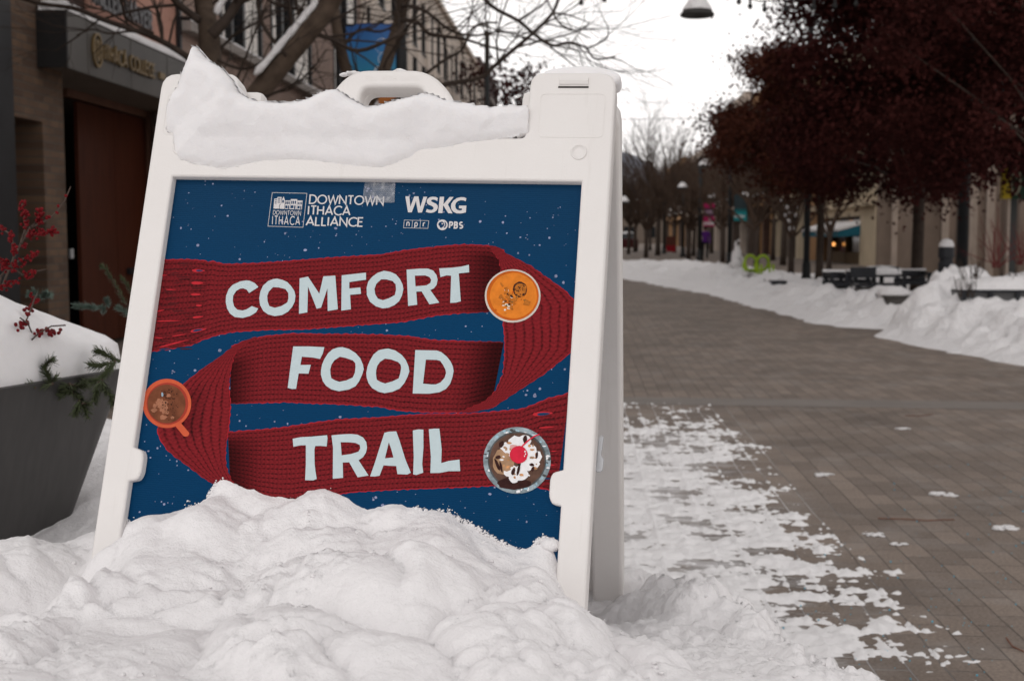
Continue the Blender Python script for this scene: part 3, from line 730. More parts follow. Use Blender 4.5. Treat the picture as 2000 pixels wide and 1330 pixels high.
px_poly('', [[(x if x > 279.5 + (y - 790) * -.12 else 279.5 + (y - 790) * -.12, y) for x, y in ell(326.5, 788, 47.5, 48)]], None, .0009, mb=b, mi=0)
px_poly('', [rounded([(343, 832), (352, 824), (371, 846), (368, 852), (360, 853)], 3)], None, .0010, mb=b, mi=0)
px_poly('', [ell(327.5, 788.5, 40.5, 41)], None, .0011, mb=b, mi=1)
px_poly('', [ell(326, 789, 37.2, 37.8)], None, .0013, mb=b, mi=2)
for i in range(26):
    x, y = 316 + rs.gauss(0, 8), 795 + rs.gauss(0, 9)
    if (x - 326) ** 2 + (y - 789) ** 2 < 1050: px_poly('', [ell(x, y, rs.uniform(2, 6), rs.uniform(2, 5), 9, .25, rs)], None, .0014 + i * 2e-6, mb=b, mi=3)
for i in range(70):
    x, y = 330 + rs.gauss(0, 9), 781 + rs.gauss(0, 15)
    if (x - 326) ** 2 + (y - 789) ** 2 < 1150: px_poly('', [ell(x, y, rs.uniform(.5, 1.6), rs.uniform(.5, 1.5), 6)], None, .0016 + i * 2e-6, mb=b, mi=4)
px_poly('', [ell(318, 771, 2.2, 4, 6, .3, rs)], None, .0019, mb=b, mi=5)
b.build('coffee_cup_print', [P_cup, P_cup2, P_cof, P_foam, P_dk, flat_print('printed_sky_glint', (.3, .42, .5))], panel)
P_gl = flat_print('printed_glass', (0.27, 0.33, 0.36), .55, 75); P_gl2 = flat_print('printed_glass_dark', (0.085, 0.085, 0.085), .4, 60); P_ch = flat_print('printed_chocolate', (0.115, 0.062, 0.045), .35, 60); P_ich = flat_print('printed_ice_cream', (0.40, 0.24, 0.14), .25, 90); P_cher = flat_print('printed_cherry', (0.66, 0.022, 0.055), .12, 90); P_nut = flat_print('printed_caramel', (0.56, 0.27, 0.12), .3, 200); P_wht = flat_print('printed_whip', (0.84, 0.83, 0.84), .06, 150); P_sau = flat_print('printed_sauce', (0.04, 0.014, 0.012), .3, 120)
b = MB(); cx, cy = 1010, 899
px_poly('', [ell(cx, cy, 66, 65)], None, .0009, mb=b, mi=0)
for i in range(40):
    a = rs.random() * 2 * PI; q = rs.uniform(57, 63)
    px_poly('', [ell(cx + q * math.cos(a), cy + q * math.sin(a) * .985, rs.uniform(1.5, 5), rs.uniform(1, 3), 8, .3, rs)], None, .0010 + i * 2e-6, mb=b, mi=rs.choice([1, 6, 8]))
px_poly('', [ell(cx, cy, 57, 56)], None, .0012, mb=b, mi=1)
px_poly('', [ell(cx, cy, 54, 53, 30, .02, rs)], None, .0013, mb=b, mi=2)
px_poly('', [ell(1004, 944, 32, 12, 20, .1, rs)], None, .0014, mb=b, mi=7)
px_poly('', [ell(984, 902, 22, 26, 20, .08, rs)], None, .0015, mb=b, mi=3)
for (x, y, r) in ((1008, 866, 15), (1024, 862, 13), (994, 876, 13), (1036, 880, 14), (1048, 892, 11), (1030, 905, 16), (1016, 925, 15), (1044, 906, 10), (998, 920, 14), (986, 872, 9), (1004, 934, 10), (1000, 888, 13)):
    px_poly('', [ell(x, y, r, r * rs.uniform(.8, 1.05), 14, .14, rs)], None, .0017 + rs.random() * 5e-5, mb=b, mi=6)
px_poly('', [ell(990, 903, 15, 17, 16, .12, rs)], None, .0019, mb=b, mi=3)
for i in range(42):
    a = rs.random() * 6.3; q = rs.uniform(16, 42)
    px_poly('', [ell(1014 + q * math.cos(a) * .95, 894 + q * math.sin(a), rs.uniform(1.5, 5), rs.uniform(1, 3.5), 8, .3, rs)], None, .0020 + i * 2e-6, mb=b, mi=rs.choice([4, 4, 6, 6, 3]))
for (x, y, l, h, a) in ((1026, 858, 8, 16, .1), (980, 868, 9, 14, .5), (972, 908, 6, 26, -.4), (979, 912, 5, 22, -.2), (1003, 921, 7, 16, .3), (1013, 918, 6, 20, .25), (1049, 889, 5, 14, .1), (1039, 908, 9, 6, .2), (1015, 905, 6, 12, .1), (973, 893, 12, 7, -.3), (1041, 916, 6, 10, .4)):
    pts = [((p[0] - x) * math.cos(a) - (p[1] - y) * math.sin(a) + x, (p[0] - x) * math.sin(a) + (p[1] - y) * math.cos(a) + y) for p in ell(x, y, l / 2, h / 2, 10, .15, rs)]
    px_poly('', [pts], None, .0022, mb=b, mi=7)
px_poly('', [ell(1013.5, 888, 17.5, 17, 22, .03, rs)], None, .0024, mb=b, mi=5)
px_poly('', [ell(1003, 873, 7, 5, 10, .2, rs)], None, .00235, mb=b, mi=9)
for (x, y, r) in ((1026, 882, 1.4), (1027, 887, 1.2), (1025, 891, 1)): px_poly('', [ell(x, y, r, r * 1.5, 6)], None, .0026, mb=b, mi=6)
stem = [(1014, 881), (1021, 871), (1033, 860), (1045, 852), (1054, 848.5)]
for i in range(len(stem) - 1):
    (x0, y0), (x1, y1) = stem[i], stem[i + 1]; d = Vector((x1 - x0, y1 - y0)).normalized(); nn = Vector((-d.y, d.x)) * 1.3
    px_poly('', [[(x0 + nn.x, y0 + nn.y), (x1 + nn.x, y1 + nn.y), (x1 - nn.x, y1 - nn.y), (x0 - nn.x, y0 - nn.y)]], None, .0027 + i * 2e-6, mb=b, mi=5)
b.build('sundae_print', [P_gl, P_gl2, P_ch, P_ich, P_nut, P_cher, P_wht, P_sau, flat_print('printed_glass_blue', (.33, .5, .58), .3, 80), flat_print('printed_pink', (.72, .38, .36), .15, 90)], panel)

# clear tape holding the poster's top edge
def tape_mat():
    m, t, b = nodes_of('clear_tape')
    tc = N(t, 'ShaderNodeTexCoord'); nz = N(t, 'ShaderNodeTexNoise', Scale=90.0, Detail=6.0); L(t, tc.outputs['Object'], nz.inputs['Vector'])
    b.inputs['Base Color'].default_value = (.62, .63, .66, 1); b.inputs['Roughness'].default_value = .35
    r = ramp(t, nz.outputs['Fac'], [(.35, .16), (.60, .30), (.72, .62)]); L(t, r.outputs[0], b.inputs['Alpha'])
    return m
b = MB(); q = [pp(x, y) for x, y in ((708, 396), (771, 397), (773, 350), (714, 349))]
g = 8
for j in range(g + 1):
    for i in range(g + 1):
        u, v = i / g, j / g
        p = (Vector(q[0]) * (1 - u) + Vector(q[1]) * u) * (1 - v) + (Vector(q[3]) * (1 - u) + Vector(q[2]) * u) * v
        b.v.append((p.x, p.y, .0016 + .0008 * noise.noise((p.x * 70, p.y * 70, 2))))
for j in range(g):
    for i in range(g):
        a = j * (g + 1) + i; b.f.append((a, a + 1, a + g + 2, a + g + 1)); b.m.append(0)
b.build('clear_tape', tape_mat(), panel, smooth=True)

# ------------------------------------------------------------------ the street: pavers, bands, dusting
def paving_mat():
    m, t, b = nodes_of('brick_pavers')
    tc = N(t, 'ShaderNodeTexCoord'); sp = N(t, 'ShaderNodeSeparateXYZ'); L(t, tc.outputs['Object'], sp.inputs[0])
    wv = N(t, 'ShaderNodeTexNoise', Scale=1.6, Detail=3.0); L(t, tc.outputs['Object'], wv.inputs['Vector'])
    wob = math_n(t, 'MULTIPLY', math_n(t, 'SUBTRACT', wv.outputs['Fac'], .5), .03)
    cb = N(t, 'ShaderNodeCombineXYZ'); L(t, math_n(t, 'ADD', sp.outputs['Y'], wob), cb.inputs['X']); L(t, math_n(t, 'ADD', sp.outputs['X'], wob), cb.inputs['Y'])
    br = N(t, 'ShaderNodeTexBrick'); L(t, cb.outputs[0], br.inputs['Vector'])
    br.inputs['Color1'].default_value = (0.228, 0.182, 0.150, 1); br.inputs['Color2'].default_value = (0.164, 0.131, 0.109, 1); br.inputs['Mortar'].default_value = (0.105, 0.087, 0.075, 1)
    br.inputs['Scale'].default_value = 1.0; br.inputs['Brick Width'].default_value = 0.205; br.inputs['Row Height'].default_value = 0.102; br.inputs['Mortar Size'].default_value = 0.003; br.inputs['Mortar Smooth'].default_value = .6
    n1 = N(t, 'ShaderNodeTexNoise', Scale=0.9, Detail=6.0, Roughness=.6); L(t, tc.outputs['Object'], n1.inputs['Vector'])
    n2 = N(t, 'ShaderNodeTexNoise', Scale=90.0, Detail=6.0, Roughness=.85); L(t, tc.outputs['Object'], n2.inputs['Vector'])
    r1 = ramp(t, n1.outputs['Fac'], [(.28, .70), (.5, 1.0), (.72, 1.22)]); r2 = ramp(t, n2.outputs['Fac'], [(.32, .5), (.68, 1.5)])
    base = mixc(t, 1.0, mixc(t, 1.0, br.outputs['Color'], r1.outputs[0], 'MULTIPLY'), r2.outputs[0], 'MULTIPLY')
    n5 = N(t, 'ShaderNodeTexNoise', Scale=2.6, Detail=7.0, Roughness=.72); L(t, tc.outputs['Object'], n5.inputs['Vector'])
    r5 = ramp(t, n5.outputs['Fac'], [(.50, 0.0), (.68, .42)])      # dried road salt
    base = mixc(t, r5.outputs[0], base, (.30, .275, .255))
    # thin trodden snow along the foot of the bank: streaked across the street, fuller towards the bank
    cs = N(t, 'ShaderNodeCombineXYZ'); L(t, math_n(t, 'MULTIPLY', sp.outputs['X'], 3.2), cs.inputs['X']); L(t, math_n(t, 'MULTIPLY', sp.outputs['Y'], 7.5), cs.inputs['Y'])
    n3 = N(t, 'ShaderNodeTexNoise', Scale=1.5, Detail=8.0, Roughness=.66); L(t, cs.outputs[0], n3.inputs['Vector'])
    n4 = N(t, 'ShaderNodeTexNoise', Scale=0.8, Detail=3.0); L(t, tc.outputs['Object'], n4.inputs['Vector'])
    # cover = how deep inside the strip; 1 well inside, 0 on the street
    ex = math_n(t, 'DIVIDE', math_n(t, 'SUBTRACT', math_n(t, 'ADD', .98, math_n(t, 'MULTIPLY', math_n(t, 'SUBTRACT', n4.outputs['Fac'], .5), .35)), sp.outputs['X']), .50)
    ey = math_n(t, 'DIVIDE', math_n(t, 'SUBTRACT', math_n(t, 'ADD', 8.3, math_n(t, 'MULTIPLY', n4.outputs['Fac'], .3)), sp.outputs['Y']), 1.7)
    ew = math_n(t, 'DIVIDE', math_n(t, 'ADD', sp.outputs['X'], math_n(t, 'ADD', .9, math_n(t, 'MULTIPLY', n4.outputs['Fac'], .5))), .7)
    cov = math_n(t, 'MINIMUM', math_n(t, 'MINIMUM', math_n(t, 'MINIMUM', ex, ey), 1.0), ew)
    # on the far side of the street the banks thin out into the same dusting
    lo = math_n(t, 'MULTIPLY', math_n(t, 'SUBTRACT', n3.outputs['Fac'], math_n(t, 'SUBTRACT', .66, math_n(t, 'MULTIPLY', cov, .36))), 3.2)
    inside = N(t, 'ShaderNodeMapRange', interpolation_type='SMOOTHSTEP'); L(t, cov, inside.inputs['Value']); inside.inputs['From Min'].default_value = -.02; inside.inputs['From Max'].default_value = .16
    mask = math_n(t, 'MULTIPLY', math_n(t, 'MAXIMUM', math_n(t, 'MINIMUM', lo, 1.0), 0.0), inside.outputs[0])
    # snow caught in the joints, also a little way out on the street
    jn = N(t, 'ShaderNodeMapRange'); L(t, cov, jn.inputs['Value']); jn.inputs['From Min'].default_value = -.30; jn.inputs['From Max'].default_value = .12
    jn2 = N(t, 'ShaderNodeMapRange'); L(t, n4.outputs['Fac'], jn2.inputs['Value']); jn2.inputs['From Min'].default_value = .36; jn2.inputs['From Max'].default_value = .55
    joint = math_n(t, 'MULTIPLY', math_n(t, 'MULTIPLY', math_n(t, 'MULTIPLY', br.outputs['Fac'], jn.outputs[0]), jn2.outputs[0]), .8)
    # scattered crumbs
    vo = N(t, 'ShaderNodeTexNoise', Scale=26.0, Detail=3.0, Roughness=.6); L(t, tc.outputs['Object'], vo.inputs['Vector'])
    crumbs = math_n(t, 'MULTIPLY', math_n(t, 'GREATER_THAN', vo.outputs['Fac'], .745), math_n(t, 'MULTIPLY', inside.outputs[0], .8))
    mask2 = math_n(t, 'MAXIMUM', math_n(t, 'MAXIMUM', mask, joint), crumbs)
    L(t, mixc(t, mask2, base, (.80, .78, .78)), b.inputs['Base Color'])
    h = math_n(t, 'ADD', math_n(t, 'ADD', math_n(t, 'MULTIPLY', br.outputs['Fac'], -.004), math_n(t, 'MULTIPLY', n2.outputs['Fac'], .0015)), math_n(t, 'MULTIPLY', mask, math_n(t, 'ADD', .007, math_n(t, 'MULTIPLY', n3.outputs['Fac'], .02))))
    bp = N(t, 'ShaderNodeBump', Strength=1.0, Distance=1.0); L(t, h, bp.inputs['Height']); L(t, bp.outputs[0], b.inputs['Normal'])
    b.inputs['Roughness'].default_value = .82; b.inputs['Specular IOR Level'].default_value = .3
    return m
M_pave = paving_mat()
b = MB(); b.add([(-60, -30, 0), (90, -30, 0), (90, 1500, 0), (-60, 1500, 0)], [(0, 1, 2, 3)])
struct(b.build('street_paving', M_pave))
M_band = plain('concrete_band', (0.195, 0.172, 0.155), .75, .12, 2.5, bump=.002, bscale=40, detail=7)
yb = at_z(1300, 778, 0).y
b = MB(); b.add([(-6, yb - .10, .002), (14, yb - .9, .002), (14, yb - .5, .002), (-6, yb + .30, .002)], [(0, 1, 2, 3)])
struct(b.build('paving_band', M_band))

# trodden snow: a thin broken crust, thickest at the foot of the heap
b = MB(); dx, dy = .0105, .0105; x0, x1, y0, y1 = -1.5, 1.35, 2.3, 8.9
nx, ny = int((x1 - x0) / dx), int((y1 - y0) / dy); hh = np.zeros((ny + 1, nx + 1))
for j in range(ny + 1):
    for i in range(nx + 1):
        x, y = x0 + dx * i, y0 + dy * j
        n4 = noise.noise((x * .9, y * .9, 3)); n4b = noise.noise((x * 3.2, y * 2.0, 13))
        cov = min((1.33 - .048 * y + .10 * n4 + .07 * n4b - x) / .42, (8.75 + .35 * n4b - y) / 2.4, (x + 1.05 + .25 * n4 + .1 * n4b) / .5)
        if cov < -.1: hh[j, i] = -.01; continue
        cov = min(1, cov)
        st = fbm(x * 2.0, y * 3.4, 1.7, 5, 7.0, .62) ; fine = fbm(x * 1.0, y * 1.5, 15, 3, 2.0)
        f_ = st * 2.1 + fine * .95 + .75 * noise.noise((x * 31, y * 31, 5)) * (.35 + .65 * sm(1.1 - cov)) + .4 * noise.noise((x * 60, y * 60, 7)) - .18 + (cov - .58) * .85
        # bricks wear through in rows
        f_ -= .16 * (0.5 + 0.5 * math.cos(2 * PI * (x / .102))) * sm((1.0 - cov) * 2) * 0
        jl = abs(((x / .102 + .5) % 1) - .5); f_ += .42 * max(0, 1 - jl / .11) * sm((cov + .15) / .4)
        hh[j, i] = min(.020, f_ * .022) + (.006 * fbm(x, y, 12, 3, 4) + .004 * abs(noise.noise((x * 30, y * 30, 2)))) * sm(f_ * 4) if f_ > -.3 else -.01
b.v = [(x0 + dx * i, y0 + dy * j, hh[j, i]) for j in range(ny + 1) for i in range(nx + 1)]
for j in range(ny):
    for i in range(nx):
        if hh[j:j + 2, i:i + 2].max() > -.002: a = j * (nx + 1) + i; b.f.append((a, a + 1, a + nx + 2, a + nx + 1)); b.m.append(0)
tag(b.build('trodden_snow', snow_mat('trodden_snow', d1=.003, s1=60, d2=.001, s2=300, sss=0, col=(.80, .785, .785)), smooth=True), 'thin patchy trodden snow on the brick paving right of the board', 'snow', kind='stuff')

# rock salt on the pavers
M_salt = plain('blue_rock_salt', (0.10, 0.42, 0.58), .4, .2, 40)
b = MB(); rs = random.Random(21)
for i in range(230):
    px, py = rs.uniform(1480, 2000), rs.uniform(900, 1330)
    if i < 60: px, py = rs.uniform(1240, 1600), rs.uniform(880, 1330)
    if py < 1330 - (px - 1440) * 1.0 - 80: continue
    p = at_z(px, py, 0); random.seed(i)
    b.ball((p.x, p.y, .004), rs.choice([.0012, .0016, .002, .003]), 0, .3, 5, 3)
salt = tag(b.build('rock_salt', M_salt), 'bright blue de-icing salt grains scattered over the brick paving', 'salt', kind='stuff')
random.seed(8)
# fallen pine needles and small snow crumbs that lie alone on the pavers
M_needle = plain('dry_needle', (0.16, 0.055, 0.03), .6, .2, 30)
for k, (pts, lab) in enumerate(((((1715, 1012), (1760, 1013), (1810, 1016), (1864, 1014)), 'long dry red-brown pine needle lying straight across the pavers'),
        (((1768, 811), (1795, 812), (1822, 809)), 'short dry pine needle, farthest of the needles on the pavers'),
        (((1965, 1245), (1978, 1262), (2000, 1272)), 'curved dry pine needle at the right edge, nearest the camera'))):
    b = MB(); b.tube([at_z(x, y, .006) for x, y in pts], .0022, 5)
    tag(b.build('pine_needle', M_needle), lab, 'pine needle', 'needles on the pavers')
for k, (x, y, r, lab) in enumerate(((1765, 838, .05, 'small lone snow lump on dry pavers, farthest from the board'), (1612, 928, .05, 'flat snow crumb on the pavers left of the wider one'), (1840, 966, .06, 'wide flat snow crumb on dry pavers at right'), (1708, 1045, .05, 'thin snow patch with blue salt on the pavers'), (1755, 1063, .035, 'small snow clod just below the salted snow patch'), (1965, 1032, .06, 'flat streak of snow by the right edge of the pavers'))):
    p = at_z(x, y, 0); b = MB(); random.seed(k)
    for j in range(12): b.ball((p.x + random.uniform(-r, r) * .8, p.y + random.uniform(-r, r) * .5, .003), random.uniform(.12, .34) * r, 0, .3, 8, 5, (1.3, 1, .3))
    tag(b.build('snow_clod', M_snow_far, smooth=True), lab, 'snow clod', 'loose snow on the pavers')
random.seed(9)

# ------------------------------------------------------------------ the snow heap round the board
def tps(P, Z, lam=1e-4):
    n = len(P); d = np.hypot(P[:, None, 0] - P[None, :, 0], P[:, None, 1] - P[None, :, 1])
    K = np.where(d > 0, d * d * np.log(d + 1e-12), 0) + lam * np.eye(n)
    A = np.zeros((n + 3, n + 3)); A[:n, :n] = K; A[:n, n] = 1; A[:n, n + 1:] = P; A[n, :n] = 1; A[n + 1:, :n] = P.T
    s = np.linalg.solve(A, np.r_[Z, 0, 0, 0])
    def f(X, Y):
        r = np.hypot(X[..., None] - P[:, 0], Y[..., None] - P[:, 1])
        return (np.where(r > 0, r * r * np.log(r + 1e-12), 0) * s[:n]).sum(-1) + s[n] + s[n + 1] * X + s[n + 2] * Y
    return f
CONT = [(188, 1122), (222, 1092), (246, 1040), (251, 1020), (300, 1022), (345, 1006), (385, 992), (405, 985), (412, 958), (425, 944), (440, 946), (470, 963), (500, 972), (530, 985), (565, 986), (600, 975), (632, 974), (650, 984), (690, 1008), (735, 1010), (780, 995), (815, 992), (850, 1000), (880, 1002), (925, 1025), (965, 1050), (1000, 1070), (1040, 1075), (1050, 1052), (1065, 1049), (1085, 1062), (1110, 1150), (1135, 1185)]
cp = []
def cadd(p): cp.append((p.x, p.y, p.z))
for (x, y) in CONT:
    r = ray(x, y); s = (SO - CAM).dot(SZ) / r.dot(SZ); p = CAM + r * s; cadd(p)
    if x < 1090: cadd(p + Vector((SZ.x, SZ.y, 0)).normalized() * .10 - Vector((0, 0, .012 if y > 1000 else .03)))
for (x, y, d) in ((0, 1330, 1.12), (300, 1330, 1.12), (700, 1330, 1.13), (1100, 1330, 1.18), (1350, 1330, 1.3), (1560, 1330, 1.5),
        (60, 1180, 1.42), (0, 1098, 1.66), (100, 1108, 1.68), (180, 1142, 1.58), (235, 1125, 1.55), (300, 1180, 1.42), (520, 1150, 1.42), (760, 1150, 1.4), (980, 1180, 1.42), (700, 1250, 1.26), (1000, 1270, 1.27),
        (1120, 1197, 1.585), (1145, 1199, 1.68), (1175, 1206, 1.85), (1222, 1226, 2.03), (1200, 1217, 1.95), (1180, 1240, 1.5), (1240, 1190, 2.0), (1300, 1150, 2.03), (1420, 1197, 1.87), (1500, 1262, 1.70), (1232, 1130, 2.25),
        (60, 1105, 2.35), (160, 1010, 2.6), (205, 900, 3.0), (240, 850, 3.2), (500, 1050, 2.3), (900, 1060, 2.3)):
    cadd(at_depth(x, y, d))
cp += [(-1.2, .9, .78), (.25, .8, .78), (-.4, .7, .8), (-1.4, 1.6, .74), (-.6, 3.0, .55), (-1.2, 3.4, .62), (0.0, 2.6, .5), (-.3, 3.6, .45)]
CP = np.array(cp); HF = tps(CP[:, :2], CP[:, 2], 4e-4)
# foot of the heap: distance beyond this outline runs down to the pavers
EDGE = [(-3.2, .35), (.34, .35), (.36, 1.1), (.335, 1.4), (.30, 1.56), (.255, 1.72), (.215, 1.86), (.15, 1.99), (.12, 2.12), (.09, 2.3), (.0, 2.5), (-.2, 2.9), (-.45, 3.6), (-.9, 4.3), (-1.6, 4.6), (-3.2, 4.6)]
def poly_dist(X, Y, poly):
    P = np.array(poly); ins = np.zeros(X.shape, bool); D = np.full(X.shape, 1e9); n = len(P)
    for i in range(n):
        a, c = P[i], P[(i + 1) % n]
        e = c - a; t = np.clip(((X - a[0]) * e[0] + (Y - a[1]) * e[1]) / (e @ e), 0, 1)
        D = np.minimum(D, np.hypot(X - a[0] - t * e[0], Y - a[1] - t * e[1]))
        cr = ((a[1] > Y) != (c[1] > Y)) & (X < (c[0] - a[0]) * (Y - a[1]) / (c[1] - a[1] + 1e-12) + a[0])
        ins ^= cr
    return np.where(ins, -D, D)
def clods(x, y, sc, seed):
    """rounded lumps: distance-to-cell noise"""
    d, p = noise.voronoi((x * sc, y * sc, seed))
    return max(0.0, 1 - d[0] * 1.25), (d[1] - d[0])
xs = np.concatenate([np.arange(-3.0, -1.5, .03), np.arange(-1.5, .6, .005), np.arange(.6, 1.3, .02)])
ys = np.concatenate([np.arange(.42, .95, .03), np.arange(.95, 2.25, .005), np.arange(2.25, 5.2, .025)])
GX, GY = np.meshgrid(xs, ys)
H = HF(GX, GY); DD = poly_dist(GX, GY, EDGE)
SD = (GX - SO.x) * SZ.x + (GY - SO.y) * SZ.y       # rough signed distance in front of the board
nz = np.zeros_like(H); nd = np.zeros_like(H)
for j in range(len(ys)):
    for i in range(len(xs)):
        x, y = GX[j, i], GY[j, i]
        wx = x + .045 * noise.noise((x * 5, y * 5, 3)) + .012 * noise.noise((x * 22, y * 22, 3)); wy = y + .045 * noise.noise((x * 5, y * 5, 9)) + .012 * noise.noise((x * 22, y * 22, 9))
        h = 0.0
        for (sc, amp, sd, lo_) in ((4.6, .058, 1.3, -.1), (9.0, .036, 4.7, .05), (20, .0150, 8.2, .25), (46, .0055, 3.9, .28)):
            d_, p_ = noise.voronoi((wx * sc, wy * sc, sd))
            rnd = noise.cell((p_[0][0] * 7.3 + 11, p_[0][1] * 5.1, sd)) * .5 + .5
            edge = min(1.0, (d_[1] - d_[0]) * 2.6)
            dome = 1 - min(1.0, d_[0] * 1.15) ** 2
            pres = sm((noise.noise((x * 2.6, y * 2.6, sd * 3)) + .35 - lo_) / .35)
            h += amp * (rnd * .8 + .2) * (edge ** .5) * (.5 + .5 * dome) * pres
            c1 = dome
        h += .012 * (1 - abs(noise.noise((wx * 9, wy * 9, 4.2))) * 2) * max(0, noise.noise((x * 3.1, y * 3.1, 27)) + .1)
        crumb = abs(noise.noise((x * 48, y * 48, 5))) + .6 * abs(noise.noise((x * 105, y * 105, 15)))
        rough_ = sm((noise.noise((x * 4.2, y * 4.2, 41)) + .25) / .5)
        nz[j, i] = h + .022 * fbm(x, y, 3.6, 3, 2.0) + .013 * crumb * rough_ + .0026 * fbm(x, y, 95, 3, 8.0, .7)
        nd[j, i] = .07 * fbm(x, y, 3.0, 3, 12.0) + .05 * (c1 - .4)
front_ = (GY > .95) & (GY < 2.2) & (GX > -1.4) & (GX < .5)
nz -= nz[front_].mean()
_cx = np.array([(SO + SX * k).x for k in (-.34, .34)]); _cy = np.array([(SO + SX * k).y for k in (-.34, .34)])
_pl = np.full(GX.shape, 9.0)
for (x_, y_, z_) in [c for c in cp[:2 * len(CONT)]]: _pl = np.minimum(_pl, np.hypot(GX - x_, GY - y_))
nz *= .30 + .70 * np.clip(_pl / .09, 0, 1)
nz += .006 * np.clip(1 - _pl / .05, 0, 1)
nz *= .45 + .55 * np.clip((GX + .85) / .3, 0, 1)
nz[GX < -.6] -= .012
out = np.maximum(0, DD + nd * 1.0 + .02)
fall = np.where(out < .05, out * out * 6, .015 + (out - .05) * (1.05 - .25 * np.clip(out, 0, .6)))
Hs = H + nz - fall
Hs = np.where(Hs < .10, .10 - (.10 - Hs) * .5, Hs)
Hs = np.maximum(Hs, -.03)
hb = MB()
nxs, nys = len(xs), len(ys)
hb.v = [(GX[j, i], GY[j, i], Hs[j, i]) for j in range(nys) for i in range(nxs)]
for j in range(nys - 1):
    for i in range(nxs - 1):
        a = j * nxs + i
        if max(Hs[j, i], Hs[j, i + 1], Hs[j + 1, i], Hs[j + 1, i + 1]) <= -.02: continue
        hb.f.append((a, a + 1, a + nxs + 1, a + nxs)); hb.m.append(0)
heap = hb.build('snow_heap', M_snow, smooth=True)
tag(heap, 'lumpy white snow heap in the foreground burying the foot of the board', 'snow heap')
def heap_z(x, y):
    i = min(max(int(np.searchsorted(xs, x)) - 1, 0), nxs - 2); j = min(max(int(np.searchsorted(ys, y)) - 1, 0), nys - 2)
    return float(Hs[j, i])
# crumbs thrown against the poster and lying on the heap
b = MB(); rs = random.Random(31)
for i in range(2600):
    k = rs.randrange(len(CONT) - 3); (xa, ya), (xb, yb2) = CONT[k], CONT[k + 1]; f = rs.random()
    dens = noise.noise((xa * .02 + f, 3, 3))
    y0_ = ya + (yb2 - ya) * f; x = xa + (xb - xa) * f + rs.gauss(0, 2); y = y0_ - abs(rs.gauss(0, 5 + 9 * max(0, dens))) + 7
    r = rs.choice([.0005, .0006, .0008, .001, .0013, .0018]) * (1.3 if y > y0_ else .8)
    lx, ly = pp(x, y); p = SIGN_M @ Vector((lx, ly, r * .6)); random.seed(i)
    b.ball(p, r, 0, .45, 5, 4, (rs.uniform(.8, 1.4), 1, rs.uniform(.7, 1.2)))
for i in range(700):
    x, y = rs.uniform(-.75, .35), rs.uniform(1.05, 1.9)
    if noise.noise((x * 4.2, y * 4.2, 41)) < -.1: continue
    r = rs.choice([.0008, .001, .0014, .002, .003]) * rs.uniform(.7, 1.2); random.seed(i + 5000)
    b.ball((x, y, heap_z(x, y) + r * .2), r, 0, .5, 6, 4, (rs.uniform(.8, 1.5), 1, .7))
for (x, y, d, r) in ((1075, 1064, 1.60, .012), (1066, 1058, 1.61, .009)):
    random.seed(int(x)); p = at_depth(x, y, d); b.ball(p, r, 0, .12, 14, 9, (1.2, 1, .8))
tag(b.build('snow_crumbs', M_snow, smooth=True), 'loose crumbs of snow stuck to the poster and strewn on the heap', 'snow crumbs', kind='stuff')

# ------------------------------------------------------------------ snow lying on the board's top bar
TOPL = [(x + (9 if x < 470 else 0) * min(1, (470 - x) / 60) * (x > 335), y + 10 * max(0, min(1, (470 - x) / 60)) * (x > 335)) for x, y in [(328, 240), (333, 215), (338, 185), (343, 168), (352, 148), (362, 128), (372, 110), (379, 98), (386, 94), (393, 99), (396, 106), (404, 113), (406, 119), (420, 127), (440, 139), (452, 153), (463, 165), (470, 178), (476, 190), (490, 198), (503, 203), (530, 206), (556, 207), (580, 205), (605, 199), (625, 191), (640, 186), (652, 183), (664, 184), (676, 190), (690, 200), (706, 208), (722, 215), (740, 213), (760, 207), (785, 200), (805, 195), (825, 189), (840, 188), (855, 193), (872, 200), (900, 204), (935, 208), (958, 212), (985, 213), (1010, 211), (1033, 211)]]
BOTL = [(1033, 262), (1020, 262), (1000, 268), (975, 272), (955, 276), (930, 278), (905, 281), (880, 288), (845, 292), (822, 294), (812, 300), (803, 309), (790, 312), (770, 322), (745, 329), (720, 327), (690, 326), (660, 322), (630, 318), (600, 314), (570, 313), (540, 314), (510, 316), (480, 322), (455, 328), (430, 330), (405, 326), (385, 322), (365, 318), (350, 310), (340, 300), (338, 282), (338, 272), (336, 262), (324, 255)]
poly = [pp(*p, .014) for p in TOPL + BOTL]
step = .0033
X0, X1 = min(p[0] for p in poly), max(p[0] for p in poly); Y0, Y1 = min(p[1] for p in poly), max(p[1] for p in poly)
gx = np.arange(X0 - step, X1 + 2 * step, step); gy = np.arange(Y0 - step, Y1 + 2 * step, step)
AX, AY = np.meshgrid(gx, gy)
